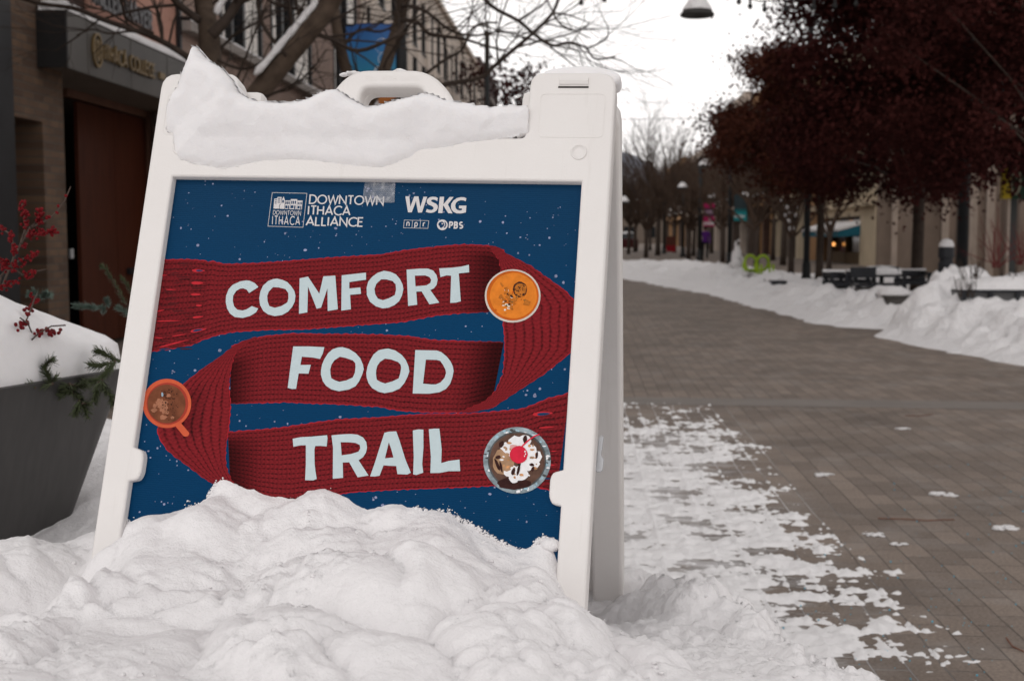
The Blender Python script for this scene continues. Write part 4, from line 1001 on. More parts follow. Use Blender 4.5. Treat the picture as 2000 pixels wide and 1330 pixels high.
# ragged snow edge
JX, JY = AX.copy(), AY.copy()
for j in range(len(gy)):
    for i in range(len(gx)):
        JX[j, i] += .0022 * noise.noise((AX[j, i] * 190, AY[j, i] * 190, 1)) ; JY[j, i] += .0022 * noise.noise((AX[j, i] * 190, AY[j, i] * 190, 6))
Dp = poly_dist(JX, JY, poly)
topmid = .105     # above the bar the snow also has a back
cap = MB(); idf = {}; idb = {}
def cap_z(x, y, d, dt, db):
    d = max(0.0, d)
    e2 = min(1.0, d / .010); et = math.sqrt(max(0.0, 1 - (1 - min(1.0, dt / .028)) ** 2)); eb = min(1.0, db / .13) ** .85
    e = eb * (.22 + .78 * et)
    base = .0116 + .0036 * e2 + .034 * e
    left = sm((-.12 - x) / .15) * .012
    # a broken step where the thicker snow has slid over the thinner
    step_ = .008 * sm((.163 + .02 * noise.noise((y * 40, 1, 1)) - x) / .006) * sm((y - .05) / .02)
    c1, e1 = clods(x + .01 * noise.noise((x * 30, y * 30, 2)), y, 17, 2.2)
    return base + (left + step_) * e + (.0105 * fbm(x, y, 11, 4, 3.0) + .004 * (c1 - .4)) * e + .0016 * fbm(x, y, 75, 3, 1.0) * e2 - .006 * max(0, fbm(x, y, 22, 2, 9.0)) * e
def line_dist(X, Y, P):
    D = np.full(X.shape, 1e9)
    for (ax, ay), (bx, by) in zip(P[:-1], P[1:]):
        ex, ey = bx - ax, by - ay; t = np.clip(((X - ax) * ex + (Y - ay) * ey) / (ex * ex + ey * ey), 0, 1)
        D = np.minimum(D, np.hypot(X - ax - t * ex, Y - ay - t * ey))
    return D
DT = line_dist(AX, AY, [pp(*p, .014) for p in TOPL[3:-3]]); DB = line_dist(AX, AY, [pp(*p, .014) for p in BOTL])
inside = Dp < 0
for j in range(len(gy)):
    for i in range(len(gx)):
        near = inside[max(0, j - 1):j + 2, max(0, i - 1):i + 2].any()
        if not near: continue
        x, y = AX[j, i], AY[j, i]; d = -Dp[j, i]
        if d < 0:   # pull the outermost ring on to the outline
            g0 = (Dp[j, min(i + 1, len(gx) - 1)] - Dp[j, max(i - 1, 0)]); g1 = (Dp[min(j + 1, len(gy) - 1), i] - Dp[max(j - 1, 0), i]); q = math.hypot(g0, g1) + 1e-9
            x += g0 / q * d; y += g1 / q * d
        idf[(j, i)] = len(cap.v); cap.v.append((x, y, cap_z(x, y, d, DT[j, i], DB[j, i])))
        # the back of the snow: hugging the plastic below the bar's top, bulging behind above it
        up = sm((y - .03) / .05)
        zb = .010 * (1 - up) + up * (-.012 - .05 * min(1, math.sqrt(max(0, d) / .03)))
        idb[(j, i)] = len(cap.v); cap.v.append((x, y, min(zb, cap.v[-1][2] - .0005)))
for j in range(len(gy) - 1):
    for i in range(len(gx) - 1):
        ks = [(j, i), (j, i + 1), (j + 1, i + 1), (j + 1, i)]
        if all(k in idf for k in ks) and sum(inside[k] for k in ks) >= 1:
            cap.f.append(tuple(idf[k] for k in ks)); cap.m.append(0)
            cap.f.append(tuple(idb[k] for k in reversed(ks))); cap.m.append(0)
# close the rim
from collections import Counter
ec = Counter(); ed = {}
for f in cap.f:
    for k in range(4):
        a, c = f[k], f[(k + 1) % 4]; key = (min(a, c), max(a, c)); ec[key] += 1; ed[key] = (a, c)
fb_ = {v: idb[k] for k, v in idf.items()}
for key, n in ec.items():
    a, c = ed[key]
    if n == 1 and a in fb_ and c in fb_: cap.f.append((c, a, fb_[a], fb_[c])); cap.m.append(0)
sc_ = cap.build('settled_snow', M_snow_fine, smooth=True, mat_world=SIGN_M)
tag(sc_, 'snow draped over the top bar of the sandwich board, peaked at its left shoulder', 'snow', 'snow resting on the board')
# small cap on the right shoulder and specks on the handle
b = MB(); random.seed(4); n = 26
prof = [(1058, 152), (1075, 141), (1090, 139), (1110, 137), (1140, 134), (1165, 137), (1185, 141), (1203, 149), (1200, 155), (1130, 153)]
vs, fs = fill2d([rounded([pp(*p, -.01) for p in prof], .002)], z=-.03, extrude=.012, bevel=.007, res=3)
b.add(vs, fs); o = b.build('settled_snow', M_snow_fine, smooth=True, mat_world=SIGN_M)
tag(o, 'thin skin of snow on the right shoulder of the board', 'snow', 'snow resting on the board')
b = MB()
for (x, y, r) in ((672, 143, .006), (690, 141, .008), (684, 142, .007), (755, 141, .003), (775, 140, .007), (783, 139, .009), (791, 141, .006), (762, 141, .003)):
    q = pp(x, y + 2, -.02); b.ball((q[0], q[1], -.022), r, 0, .25, 9, 6, (1.2, .5, .9))
o = b.build('settled_snow', M_snow_fine, smooth=True, mat_world=SIGN_M)
tag(o, 'small crumbs of snow along the carrying handle', 'snow', 'snow resting on the board')

# ------------------------------------------------------------------ the metal planter and what grows in it
def planter_mat():
    m, t, b = nodes_of('dark_zinc')
    tc = N(t, 'ShaderNodeTexCoord')
    mp = N(t, 'ShaderNodeMapping'); mp.inputs['Scale'].default_value = (30, 30, 1.2); L(t, tc.outputs['Object'], mp.inputs['Vector'])
    n1 = N(t, 'ShaderNodeTexNoise', Scale=2.0, Detail=5.0); L(t, mp.outputs[0], n1.inputs['Vector'])
    n2 = N(t, 'ShaderNodeTexNoise', Scale=5.0, Detail=6.0); L(t, tc.outputs['Object'], n2.inputs['Vector'])
    r = ramp(t, math_n(t, 'ADD', math_n(t, 'MULTIPLY', n1.outputs['Fac'], .5), math_n(t, 'MULTIPLY', n2.outputs['Fac'], .5)), [(.3, (.046, .043, .042)), (.7, (.070, .066, .064))])
    L(t, r.outputs[0], b.inputs['Base Color']); b.inputs['Roughness'].default_value = .55; b.inputs['Metallic'].default_value = .35
    return m
M_zinc = planter_mat()
RIMZ = .912
cF = Vector((-.985, 2.64, 0)); eA = Vector((-.285, -.958, 0)); eB = Vector((-.958, .285, 0)); PL = 1.15
pc = cF + (eA + eB) * PL / 2
def sq(r, z, rad=.05, n=5):
    pts = rounded([(-r, -r), (r, -r), (r, r), (-r, r)], rad, n)
    return [pc + eA * x + eB * y + Vector((0, 0, z)) for x, y in pts]
planter = empty('planter', 'big flared dark metal planter heaped with snow, left of the board', 'planter', (pc.x, pc.y, 0))
b = MB(); rings = [(PL / 2 * .58, .02), (PL / 2 * .60, .05), (PL / 2 * .995, RIMZ - .012), (PL / 2, RIMZ - .004), (PL / 2, RIMZ), (PL / 2 - .02, RIMZ + .001), (PL / 2 - .03, RIMZ - .06)]
first = None
for r, z in rings:
    q = sq(r, z); o = len(b.v); b.v += [tuple(p) for p in q]; k = len(q)
    if first is not None:
        for i in range(k): b.f.append((first + i, o + i, o + (i + 1) % k, first + (i + 1) % k)); b.m.append(0)
    first = o
b.f = [tuple(reversed(f)) for f in b.f]
local(b.build('shell', M_zinc, smooth=True), planter).data.set_sharp_from_angle(angle=math.radians(50))
# snow filling it, heaped over the rim
def psnow(a, c):     # a along eA from the far street corner, c along eB (metres)
    x = a / PL * 2 - 1; y = c / PL * 2 - 1
    ed = min(1.0, (1 - max(abs(x), abs(y))) / .5)
    prof = math.sqrt(max(0.0, 1 - (1 - max(0, ed)) ** 2.6))
    hgt = .145 + .125 * sm((a + c * .7 - .06) / .5) + .04 * fbm(a, c, 2.2, 3, 4.0)
    # dip between the two humps, near the far corner
    dip = .05 * math.exp(-(((a - .10) / .16) ** 2 + ((c - .42) / .26) ** 2))
    cre = -.02 * math.exp(-((a - .42 - .25 * (c - .1)) / .02) ** 2) * sm((.45 - c) / .3)
    return prof * (hgt - dip) + cre + .032 * fbm(a, c, 5, 4, 2.0) + .003 * fbm(a, c, 45, 3, 2)
b = MB(); ng = 120; over = -.012
for j in range(ng + 1):
    for i in range(ng + 1):
        a = -over + (PL + 2 * over) * i / ng; c = -over + (PL + 2 * over) * j / ng
        p = cF + eA * a + eB * c
        z = RIMZ - .004 + psnow(a, c)
        if min(i, j, ng - i, ng - j) == 0: z = RIMZ - .03
        q = p + Vector((0, 0, z)); b.v.append(tuple(q))
for j in range(ng):
    for i in range(ng):
        k = j * (ng + 1) + i; b.f.append((k, k + ng + 1, k + ng + 2, k + 1)); b.m.append(0)
o = b.build('planter_snow', M_snow_fine, smooth=True)
tag(o, 'smooth rounded snow heaped over the dark metal planter', 'snow')
def on_psnow(px, py):
    """where the ray through a pixel meets the planter's snow"""
    r = ray(px, py)
    for k in range(900):
        s = 1.7 + k * .0025; p = CAM + r * s; q = p - cF
        a, c = q.dot(eA), q.dot(eB)
        if -.01 < a < PL and -.01 < c < PL and p.z < RIMZ - .004 + psnow(max(a, 0), max(c, 0)): return p
    return CAM + r * 2.7

M_berry = plain('winterberry', (0.135, 0.003, 0.006), .45, .3, 60, spec=.12)
M_twig = plain('bare_twig', (0.075, 0.052, 0.042), .8, .3, 60)
M_fir = plain('fir_needles', (0.068, 0.082, 0.040), .5, .35, 60)
M_fir2 = plain('blue_spruce_needles', (0.10, 0.14, 0.115), .5, .3, 60)
cr5 = lambda p: (p[0] / 4.433, 350 + p[1] / 4.433)
def berry_branch(label, stems, clusters, d, snowpick=None):
    base = at_depth(*stems[0][0], d)
    e = empty('berry_branch', label, 'berry branch', base, 'winterberry branches in the planter')
    b = MB()
    for st in stems: b.tube([at_depth(x, y, d + .02 * k) for k, (x, y) in enumerate(st)], [.0030 - .0020 * k / len(st) for k in range(len(st))], 5)
    local(b.build('stem', M_twig), e)
    for cl in clusters:
        b = MB(); rs = random.Random(int(cl[0][0] * 7 + cl[0][1])); n = cl[2]
        for i in range(n):
            f = rs.random() if n > 2 else i
            x = cl[0][0] + (cl[1][0] - cl[0][0]) * f + rs.gauss(0, cl[3]); y = cl[0][1] + (cl[1][1] - cl[0][1]) * f + rs.gauss(0, cl[3])
            random.seed(i); b.ball(at_depth(x, y, d + rs.gauss(0, .008) + cl[4] if len(cl) > 4 else d + rs.gauss(0, .008)), rs.uniform(.0030, .0038), 0, .03, 8, 6)
        local(b.build('berry_cluster', M_berry, smooth=True), e)
c5 = lambda x0, y0, x1, y1, n, s: (cr5((x0, y0)), cr5((x1, y1)), n, s)
berry_branch('upright winterberry branch, one bare tip reaching past the brick pier', [[cr5(p) for p in ((10, 960), (60, 830), (130, 660), (180, 560), (260, 420), (380, 370), (470, 310), (560, 190), (612, 65))], [cr5(p) for p in ((180, 560), (225, 420), (205, 300), (185, 190))], [cr5(p) for p in ((215, 510), (330, 470), (490, 430))], [cr5(p) for p in ((270, 415), (335, 350), (352, 262))]],
    [c5(190, 195, 208, 262, 12, 3.6), c5(205, 262, 225, 345, 18, 4.0), c5(215, 345, 235, 420, 14, 3.6), c5(352, 265, 345, 340, 22, 4.6), c5(340, 340, 330, 405, 14, 3.6), c5(228, 492, 330, 470, 26, 3.6), c5(330, 470, 420, 458, 20, 3.6), c5(420, 450, 482, 440, 18, 4.2), c5(405, 325, 440, 325, 6, 2.2), c5(570, 145, 572, 147, 1, .1), c5(503, 232, 505, 233, 2, 1.0), c5(493, 292, 495, 293, 2, 1.0), c5(210, 565, 215, 595, 9, 3)], 2.72)
berry_branch('low leaning winterberry branch at the left edge of the picture', [[cr5(p) for p in ((-20, 960), (10, 840), (100, 740), (200, 690), (320, 640))], [cr5(p) for p in ((100, 760), (190, 830), (300, 800), (400, 780))], [cr5(p) for p in ((20, 960), (60, 920), (140, 890))], [cr5(p) for p in ((100, 745), (130, 640), (95, 480), (20, 430), (-20, 420))]],
    [c5(20, 432, 35, 445, 6, 3), c5(-5, 420, 10, 425, 5, 3), c5(85, 475, 105, 545, 18, 4), c5(110, 545, 130, 645, 16, 3.4), c5(310, 640, 270, 665, 14, 3.6), c5(255, 680, 190, 710, 10, 3), c5(170, 730, 90, 790, 24, 5), c5(60, 735, 15, 720, 20, 4.4), c5(20, 760, 60, 790, 10, 4), c5(310, 790, 200, 830, 14, 3.4), c5(150, 885, 120, 890, 7, 2.6), c5(95, 905, 20, 940, 14, 3.4), c5(290, 840, 210, 860, 7, 2)], 2.66)
cr6 = lambda p: (p[0] / 4.433, 560 + p[1] / 4.433)
for lab, st, cls in (('upper of the short berry sprigs poking out of the planter snow', ((225, 300), (250, 260), (275, 200), (300, 150)), ((300, 140, 305, 165, 20, 6), (262, 225, 265, 250, 10, 3.6), (250, 270, 255, 285, 7, 2), (218, 245, 220, 250, 3, 1.4))),
        ('left lower berry sprig on the planter snow', ((275, 400), (230, 370), (150, 372)), ((190, 365, 200, 395, 14, 4), (235, 350, 250, 360, 8, 3.2), (143, 368, 147, 376, 3, 1.2))),
        ('horizontal berry sprig lying on the planter snow', ((275, 460), (330, 445), (420, 440), (540, 430)), ((335, 440, 385, 450, 18, 4.4), (415, 430, 490, 435, 24, 4.6), (515, 445, 520, 435, 4, 1.6), (530, 412, 532, 415, 3, 1.2)))):
    p0 = on_psnow(*cr6(st[0])); e = empty('berry_sprig', lab, 'berry sprig', p0, 'winterberry branches in the planter')
    b = MB(); b.tube([on_psnow(*cr6(s)) + Vector((0.006, -.006, .012)) * min(k, 2) for k, s in enumerate(st)], .0016, 5); local(b.build('stem', M_twig), e)
    for k, (x0, y0, x1, y1, n, s) in enumerate(cls):
        b = MB(); rs = random.Random(k + n)
        for i in range(n):
            f = rs.random(); x, y = cr6((x0 + (x1 - x0) * f, y0 + (y1 - y0) * f))
            p = on_psnow(x + rs.gauss(0, s * .8), y + rs.gauss(0, s * .8)) + Vector((.004, -.012, .010)); random.seed(i); b.ball(p, rs.uniform(.0030, .0037), 0, .03, 8, 6)
        local(b.build('berry_cluster', M_berry, smooth=True), e)
def fir_sprig(label, paths, mat, nl=.02, dens=420, seed=0, flat=.55):
    """paths: lists of world points; flat two-sided needles along each"""
    e = empty('fir_sprig', label, 'evergreen sprig', paths[0][0], 'evergreen sprigs in the planter')
    rs = random.Random(seed); b = MB(); s = MB()
    for path in paths:
        s.tube(path, [.0028 - .0016 * k / max(1, len(path) - 1) for k in range(len(path))], 5)
        ln = sum((path[k + 1] - path[k]).length for k in range(len(path) - 1)); n = max(40, int(ln * dens * 8))
        for i in range(n):
            f = (i + rs.random()) / n * (len(path) - 1); k = min(int(f), len(path) - 2); p = path[k].lerp(path[k + 1], f - k)
            d = (path[k + 1] - path[k]).normalized(); side = d.cross(Vector((0, 0, 1)))
            if side.length < .1: side = d.cross(Vector((1, 0, 0)))
            side.normalize(); up = side.cross(d)
            an = rs.uniform(0, 2 * PI); out = side * math.cos(an) + up * (math.sin(an) * flat) + d * rs.uniform(.35, .8); out.normalize()
            l = nl * 1.15 * rs.uniform(.7, 1.15) * (1 if f < len(path) - 1.4 else .8); wv = d.cross(out)
            if wv.length < 1e-4: continue
            wv.normalize(); wv *= .0011; q = p + out * l
            b.add([p - wv, p + wv, q + wv * .5, q - wv * .5], [(0, 1, 2, 3)])
    local(s.build('twig', M_twig), e); local(b.build('needles', mat), e)
dp = lambda pts, d: [at_depth(*cr6(p), d + .0 * i) for i, p in enumerate(pts)]
fir_sprig('forked dark green fir sprig hanging over the planter rim beside the board', [dp([(1060, 650), (980, 620), (900, 570), (845, 560)], 2.58), dp([(1000, 640), (940, 720), (880, 790), (800, 830), (700, 830), (590, 860), (520, 900)], 2.55), dp([(960, 660), (870, 680), (790, 680)], 2.56), dp([(880, 800), (900, 880), (960, 950), (1000, 1050)], 2.52), dp([(860, 820), (835, 900), (820, 990)], 2.52)], M_fir, .018, 520, 1)
fir_sprig('fir sprig drooping lowest in front of the dark metal planter', [dp([(600, 830), (630, 910), (680, 960), (720, 1030), (760, 1120)], 2.50), dp([(640, 920), (590, 900), (520, 940)], 2.5), dp([(690, 980), (670, 1050), (650, 1100)], 2.49), dp([(710, 1010), (770, 1010)], 2.49), dp([(620, 850), (680, 860), (740, 850)], 2.5), dp([(600, 850), (540, 860), (500, 890)], 2.5)], M_fir, .017, 540, 2)
fir_sprig('small tufted fir sprig at the snow edge above the planter rim', [dp([(460, 850), (420, 780), (385, 690)], 2.46), dp([(440, 820), (480, 790)], 2.46), dp([(460, 840), (380, 860), (320, 880)], 2.45), dp([(390, 700), (420, 650), (450, 640)], 2.46)], M_fir, .017, 480, 3)
fir_sprig('leftmost tiny fir tip at the planter rim', [dp([(310, 880), (270, 850), (240, 880)], 2.42)], M_fir, .014, 600, 4)
fir_sprig('pale green fir tips behind the crest of the planter snow', [dp([(300, 120), (290, 80), (260, 70)], 3.0), dp([(340, 120), (390, 80), (425, 75)], 3.0), dp([(350, 110), (400, 50)], 3.0), dp([(330, 100), (310, 60), (290, 45)], 3.0)], M_fir2, .016, 600, 5)
fir_sprig('long blue-green spruce sprig lying level beyond the snow', [dp([(870, 185), (760, 170), (640, 165)], 3.15), dp([(890, 250), (900, 190), (880, 175)], 3.1)], M_fir2, .014, 700, 6)
fir_sprig('single upright spruce tip between the two snow humps', [dp([(945, 185), (935, 140), (925, 105)], 3.1)], M_fir2, .013, 700, 7)
fir_sprig('tall thin spruce shoot leaning left before the wooden door', [dp([(1095, 155), (1040, 60), (970, -70), (920, -150), (880, -180)], 3.0), dp([(1150, 80), (1100, -20), (1050, -80)], 3.1)], M_fir, .012, 260, 8)
fir_sprig('fine-needled spruce tip close beside the left rail of the board', [dp([(1120, 260), (1070, 210), (1020, 180)], 2.75)], M_fir2, .015, 420, 9)

# ------------------------------------------------------------------ left side: brick office building with a canopy, then a long pale building
WX = -4.77                                   # plane of the left-hand facades
def yx(px, X=WX): return X / ((px - 1135) / FPX) * 1.0          # street distance at which a pixel column meets the plane
def zx(px, py, X=WX): return at_x(px, py, X).z
yx = lambda px, X=WX: at_x(px, 462, X).y
M_brickL = brick_mat('tan_brown_brick', (0.165, 0.096, 0.056), (0.085, 0.047, 0.029), (0.105, 0.078, 0.058))
M_brickU = brick_mat('rose_brown_brick', (0.315, 0.215, 0.172), (0.265, 0.178, 0.142), (0.285, 0.21, 0.175), var=.2)
M_dkmetal = plain('black_steel', (0.016, 0.016, 0.018), .45, .2, 6)
M_canopy = plain('bronze_grey_cladding', (0.088, 0.080, 0.072), .45, .12, 2.0, metal=.3)
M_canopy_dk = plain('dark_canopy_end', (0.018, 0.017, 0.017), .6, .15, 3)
M_soffit = plain('pale_soffit', (0.20, 0.175, 0.15), .7, .1, 3)
M_gold = plain('brass_letters', (0.22, 0.145, 0.055), .35, .2, 20, metal=.6)
M_gun = plain('gunmetal_letters', (0.075, 0.072, 0.075), .4, .2, 20, metal=.5)
M_terra = plain('terracotta_panel', (0.42, 0.225, 0.17), .7, .08, 3)
M_ledge = plain('stone_ledge', (0.27, 0.24, 0.22), .8, .12, 6)
M_blind = plain('drawn_white_blind', (0.86, 0.82, 0.77), .7, .06, 6)
M_void = plain('dark_interior', (0.010, 0.009, 0.009), .7, .2, 2)
def wood_mat():
    m, t, b = nodes_of('red_brown_timber')
    tc = N(t, 'ShaderNodeTexCoord'); mp = N(t, 'ShaderNodeMapping'); mp.inputs['Scale'].default_value = (14, 14, .8); L(t, tc.outputs['Object'], mp.inputs['Vector'])
    n1 = N(t, 'ShaderNodeTexNoise', Scale=2.2, Detail=8.0, Roughness=.65); L(t, mp.outputs[0], n1.inputs['Vector'])
    r = ramp(t, n1.outputs['Fac'], [(.3, (.040, .010, .005)), (.7, (.078, .021, .010))]); L(t, r.outputs[0], b.inputs['Base Color']); b.inputs['Roughness'].default_value = .5; b.inputs['Specular IOR Level'].default_value = .12
    return m
M_wood = wood_mat()
M_glass = nodes_of('dark_window_glass')[0]; _b = M_glass.node_tree.nodes['Principled BSDF']; _b.inputs['Base Color'].default_value = (.012, .014, .016, 1); _b.inputs['Roughness'].default_value = .08; _b.inputs['Specular IOR Level'].default_value = .45

office = empty('office_building', 'brown brick office building with grey canopy and timber doors behind the planter', 'building', (WX, 11, 0))
def part(name, mb, mat, parent, **k): return local(mb.build(name, mat, **k), parent)
def under(o, parent_thing, par):
    """re-parent a finished part under another part of the same thing (both at the thing's origin)"""
    o.parent = par; o.matrix_parent_inverse = Matrix.Identity(4); return o
yA, yB, yC = yx(12), yx(90), yx(131)         # recess near edge, recess far edge, pier end
yD = yx(297, -5.25); yE = yx(358); yF = yx(708)
zr = zx(50, 232)
b = MB()
b.box((WX - .5, yA - 6, 0), (WX, yA, 9.2))
b.box((WX - .5, yA + .001, zr), (WX, yB, 9.2))
b.box((WX - .5, yB + .001, 0), (WX, yC, 9.2))
b.box((WX - 1.4, yA - 1, 0), (WX - .9, yC + .3, 3.2))
part('brick_wall', b, M_brickL, office)
b = MB(); b.box((WX - .02, yx(-30), 0), (WX + .10, yx(13), 5.2)); part('steel_post', b, M_dkmetal, office)
yq = yx(190)
b = MB(); b.box((WX - .35, yC + .002, 3.2), (WX - .06, yq, 9.2)); part('dark_cladding', b, plain('dark_umber_cladding', (0.055, 0.028, 0.022), .6, .1, 3), office)
b = MB(); b.box((WX - .3, yq + .002, 3.1), (WX - .03, yE, 5.6)); part('terracotta_panel', b, M_terra, office)
b = MB(); b.box((WX - .02, yE - .03, 3.1), (WX + .03, yE + .03, 9.2)); part('downpipe', b, M_dkmetal, office)
# upper brick wall with tall windows
zs = zx(437, 90)
WIN = [(437, 517), (535, 612), (655, 700)]
b = MB()
b.box((WX - .3, yE + .031, 0), (WX, yF, zs - .1))
edges = [yE + .031] + [v for a, c in WIN for v in (yx(a), yx(c))] + [yF]
for k in range(0, len(edges), 2): b.box((WX - .3, edges[k], zs - .098), (WX, edges[k + 1], 9.4))
for a, c in WIN: b.box((WX - .299, yx(a) + .001, 7.4), (WX - .001, yx(c) - .001, 9.4))
part('upper_wall', b, M_brickU, office)
b = MB(); b.box((WX - .05, yE + .032, zs - .097), (WX + .14, yF, zs + .02)); part('window_ledge', b, M_ledge, office)
WO = WX + .12
for a, c in WIN:
    ya, yc = yx(a), yx(c); n = 3
    fr = MB(); gl = MB(); bl = MB()
    fr.box((WO - .2, ya, zs + .02), (WO - .10, ya + .07, 7.4)); fr.box((WO - .2, yc - .07, zs + .02), (WO - .10, yc, 7.4)); fr.box((WO - .2, ya + .07, zs + .02), (WO - .1, yc - .07, zs + .1)); fr.box((WO - .2, ya + .07, 7.3), (WO - .1, yc - .07, 7.4))
    xs_ = [ya + .07, ya + (yc - ya) * .22, ya + (yc - ya) * .50, yc - .07]
    for q in xs_[1:3]: fr.box((WO - .2, q - .055, zs + .1), (WO - .08, q + .055, 7.3))
    wdw = part('window', fr, M_dkmetal, office)
    gl.box((WO - .19, ya + .07, zs + .1), (WO - .175, yc - .07, 7.3)); under(part('pane', gl, M_glass, office), office, wdw)
    bl.box((WO - .168, xs_[0] + .04, zs + .1), (WO - .158, xs_[0] + (xs_[1] - xs_[0]) * .75, 7.3)); bl.box((WO - .168, xs_[2] + .05, zs + .1), (WO - .158, xs_[3], 7.3)); under(part('blind', bl, M_blind, office), office, wdw)
# canopy
CX = -4.5
cy0, cy1 = yx(144, CX), yx(425, CX); cz0, cz1 = 2.67, 3.17
b = MB(); b.box((CX - .03, cy0, cz0), (CX, cy1, cz1)); b.box((WX - .1, cy0 + .03, cz1 - .03), (CX - .031, cy1, cz1 - .001))
for k in range(4):
    y = cy0 + (cy1 - cy0) * (.1 + .25 * k); b.box((CX + .0005, y - .006, cz0), (CX + .003, y + .006, cz1))
can = part('canopy', b, M_canopy, office)
b = MB(); b.box((WX - .1, cy0 - .03, cz0 + .005), (CX - .002, cy0 - .001, cz1 - .002)); under(part('canopy_end', b, M_canopy_dk, office), office, can)
b = MB(); b.box((WX - .9, cy0 + .001, cz0 + .03), (CX - .035, cy1, cz0 + .06)); under(part('soffit', b, M_soffit, office), office, can)
# brass lettering and the oval badge on the canopy face
b = MB()
y0, y1 = yx(211, CX), yx(307, CX)
zc = zx(211, 120, CX); hgt = (27 / 2400) * (y0)
stroke_text(b, 'ITHACA COLLEGE', lambda u, v, l: (CX + .006 + l, y0 + (y1 - y0) * u, zc + v * hgt), .2, .12, extrude=.02, dz=.001)
under(part('canopy_lettering', b, M_gold, office), office, can)
b = MB(); oy = (yx(189, CX) + yx(208, CX)) / 2; ow = (yx(208, CX) - yx(189, CX)) / 2; oz0, oz1 = zx(199, 135, CX), zx(199, 70, CX); ozc = (oz0 + oz1) / 2; oh = (oz1 - oz0) / 2
for (s1, s2, x) in ((1.0, .86, .02), (.62, .5, .02)):
    A_ = [(oy + ow * s1 * math.cos(k * PI / 14), ozc + oh * s1 * math.sin(k * PI / 14) * (1 if math.sin(k * PI / 14) > 0 else 1.05)) for k in range(28)]
    B_ = [(oy + ow * s2 * .9 * math.cos(k * PI / 14), ozc + oh * s2 * math.sin(k * PI / 14)) for k in range(28)]
    for k in range(28):
        q = (k + 1) % 28
        b.hexa([(CX + .002, *A_[k]), (CX + .002, *A_[q]), (CX + .002, *B_[q]), (CX + .002, *B_[k]), (CX + x, *A_[k]), (CX + x, *A_[q]), (CX + x, *B_[q]), (CX + x, *B_[k])])
b.box((CX + .002, oy - ow * .1, ozc - oh * .5), (CX + .02, oy + ow * .1, ozc + oh * .5))
under(part('badge', b, M_gold, office), office, can)
b = MB(); q0, q1 = yx(317, CX), yx(327, CX); b.box((CX + .002, q0, zx(320, 158, CX)), (CX + .02, q1, zx(320, 145, CX))); under(part('wall_plaque', b, M_gold, office), office, can)
# gunmetal name standing on the canopy
b = MB(); y0, y1 = yx(193, CX - .1), yx(303, CX - .1); zb = zx(300, 63, CX - .1)
stroke_text(b, 'MILLER MAYER', lambda u, v, l: (CX - .1 + l, y0 + (y1 - y0) * u, zb + v * .17), .24, .14, extrude=.03, dz=.001)
under(part('standing_lettering', b, M_gun, office), office, can)
# doorway in the shade under the canopy
DX = -5.25
d0, d1 = yx(158, DX), yx(290, DX)
b = MB(); b.box((DX - .6, yC + .31, 0), (DX - .5, yE + 3, 3.1)); b.box((WX - .5, yC + .002, 2.9), (WX - .3, yE, 3.1)); part('lobby_wall', b, M_void, office)
b = MB(); b.box((DX - .04, d0, .05), (DX, (d0 + d1) / 2 - .006, 2.6)); b.box((DX - .04, (d0 + d1) / 2 + .006, .05), (DX, d1, 2.6))
for k in range(1, 3): b.box((DX + .0005, d0 + .02, 2.6 * k / 3 + .14), (DX + .004, d1 - .02, 2.6 * k / 3 + .15))
dr = part('timber_door', b, M_wood, office)
b = MB(); q = yx(255, DX); b.box((DX + .002, q - .16, zx(255, 535, DX)), (DX + .05, q + .1, zx(255, 523, DX))); under(part('handle', b, M_dkmetal, office), office, dr)
b = MB(); b.box((DX - .05, d1 + .002, .05), (DX + .05, d1 + .12, 2.75)); b.box((DX - .05, d0 - .3, 2.62), (DX + .03, d1, 2.75)); part('door_frame', b, plain('bronze_frame', (0.15, 0.075, 0.05), .5, .15, 5), office)
b = MB(); b.box((DX - .3, d1 + .13, 0), (DX - .2, yE + 3.5, 2.6)); part('glazed_front', b, M_glass, office)
b = MB(); q = yx(140, -5.1); b.box((-5.12, q - .03, zx(140, 505, -5.1)), (-5.1, q + .04, zx(140, 486, -5.1))); part('entry_panel', b, M_tabgrey, office)
# snow on top of the canopy and the ledge
b = MB()
n = 60
for i in range(n + 1):
    y = cy0 - .02 + (cy1 - cy0 + .02) * i / n
    for k in range(7):
        f = k / 6; x = WX + .02 + (CX + .015 - WX - .02) * f
        b.v.append((x, y, cz1 - .004 + (.105 + .02 * fbm(y, f, 2.0, 3, 2)) * (1 - max(0, (f - .6) / .4) ** 3 * .75) * (1 if 0 < i < n else .5)))
    b.v.append((CX + .012, y, cz1 - .006))
for i in range(n):
    for k in range(7): a = i * 8 + k; b.f.append((a, a + 1, a + 9, a + 8)); b.m.append(0)
o = len(b.v); b.add([(WX + .02, cy0 - .02, cz1 - .005), (CX + .012, cy0 - .02, cz1 - .005), (CX, cy0 - .02, cz1 + .035), (WX + .02, cy0 - .02, cz1 + .05)], [(0, 1, 2, 3)])
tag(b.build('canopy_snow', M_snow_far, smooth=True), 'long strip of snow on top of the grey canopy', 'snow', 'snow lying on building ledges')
b = MB(); n = 50
for i in range(n + 1):
    y = yE + .04 + (yF - yE - .05) * i / n; h = .05 + .02 * noise.noise((y * 2, 1, 1))
    b.v += [(WX + .0, y, zs + .021 + h), (WX + .08, y, zs + .021 + h), (WX + .135, y, zs + .021 + h * .4), (WX + .138, y, zs + .019)]
for i in range(n):
    for k in range(3): a = i * 4 + k; b.f.append((a, a + 1, a + 5, a + 4)); b.m.append(0)
tag(b.build('ledge_snow', M_snow_far, smooth=True), 'thin line of snow on the window ledge of the brown brick building', 'snow', 'snow lying on building ledges')

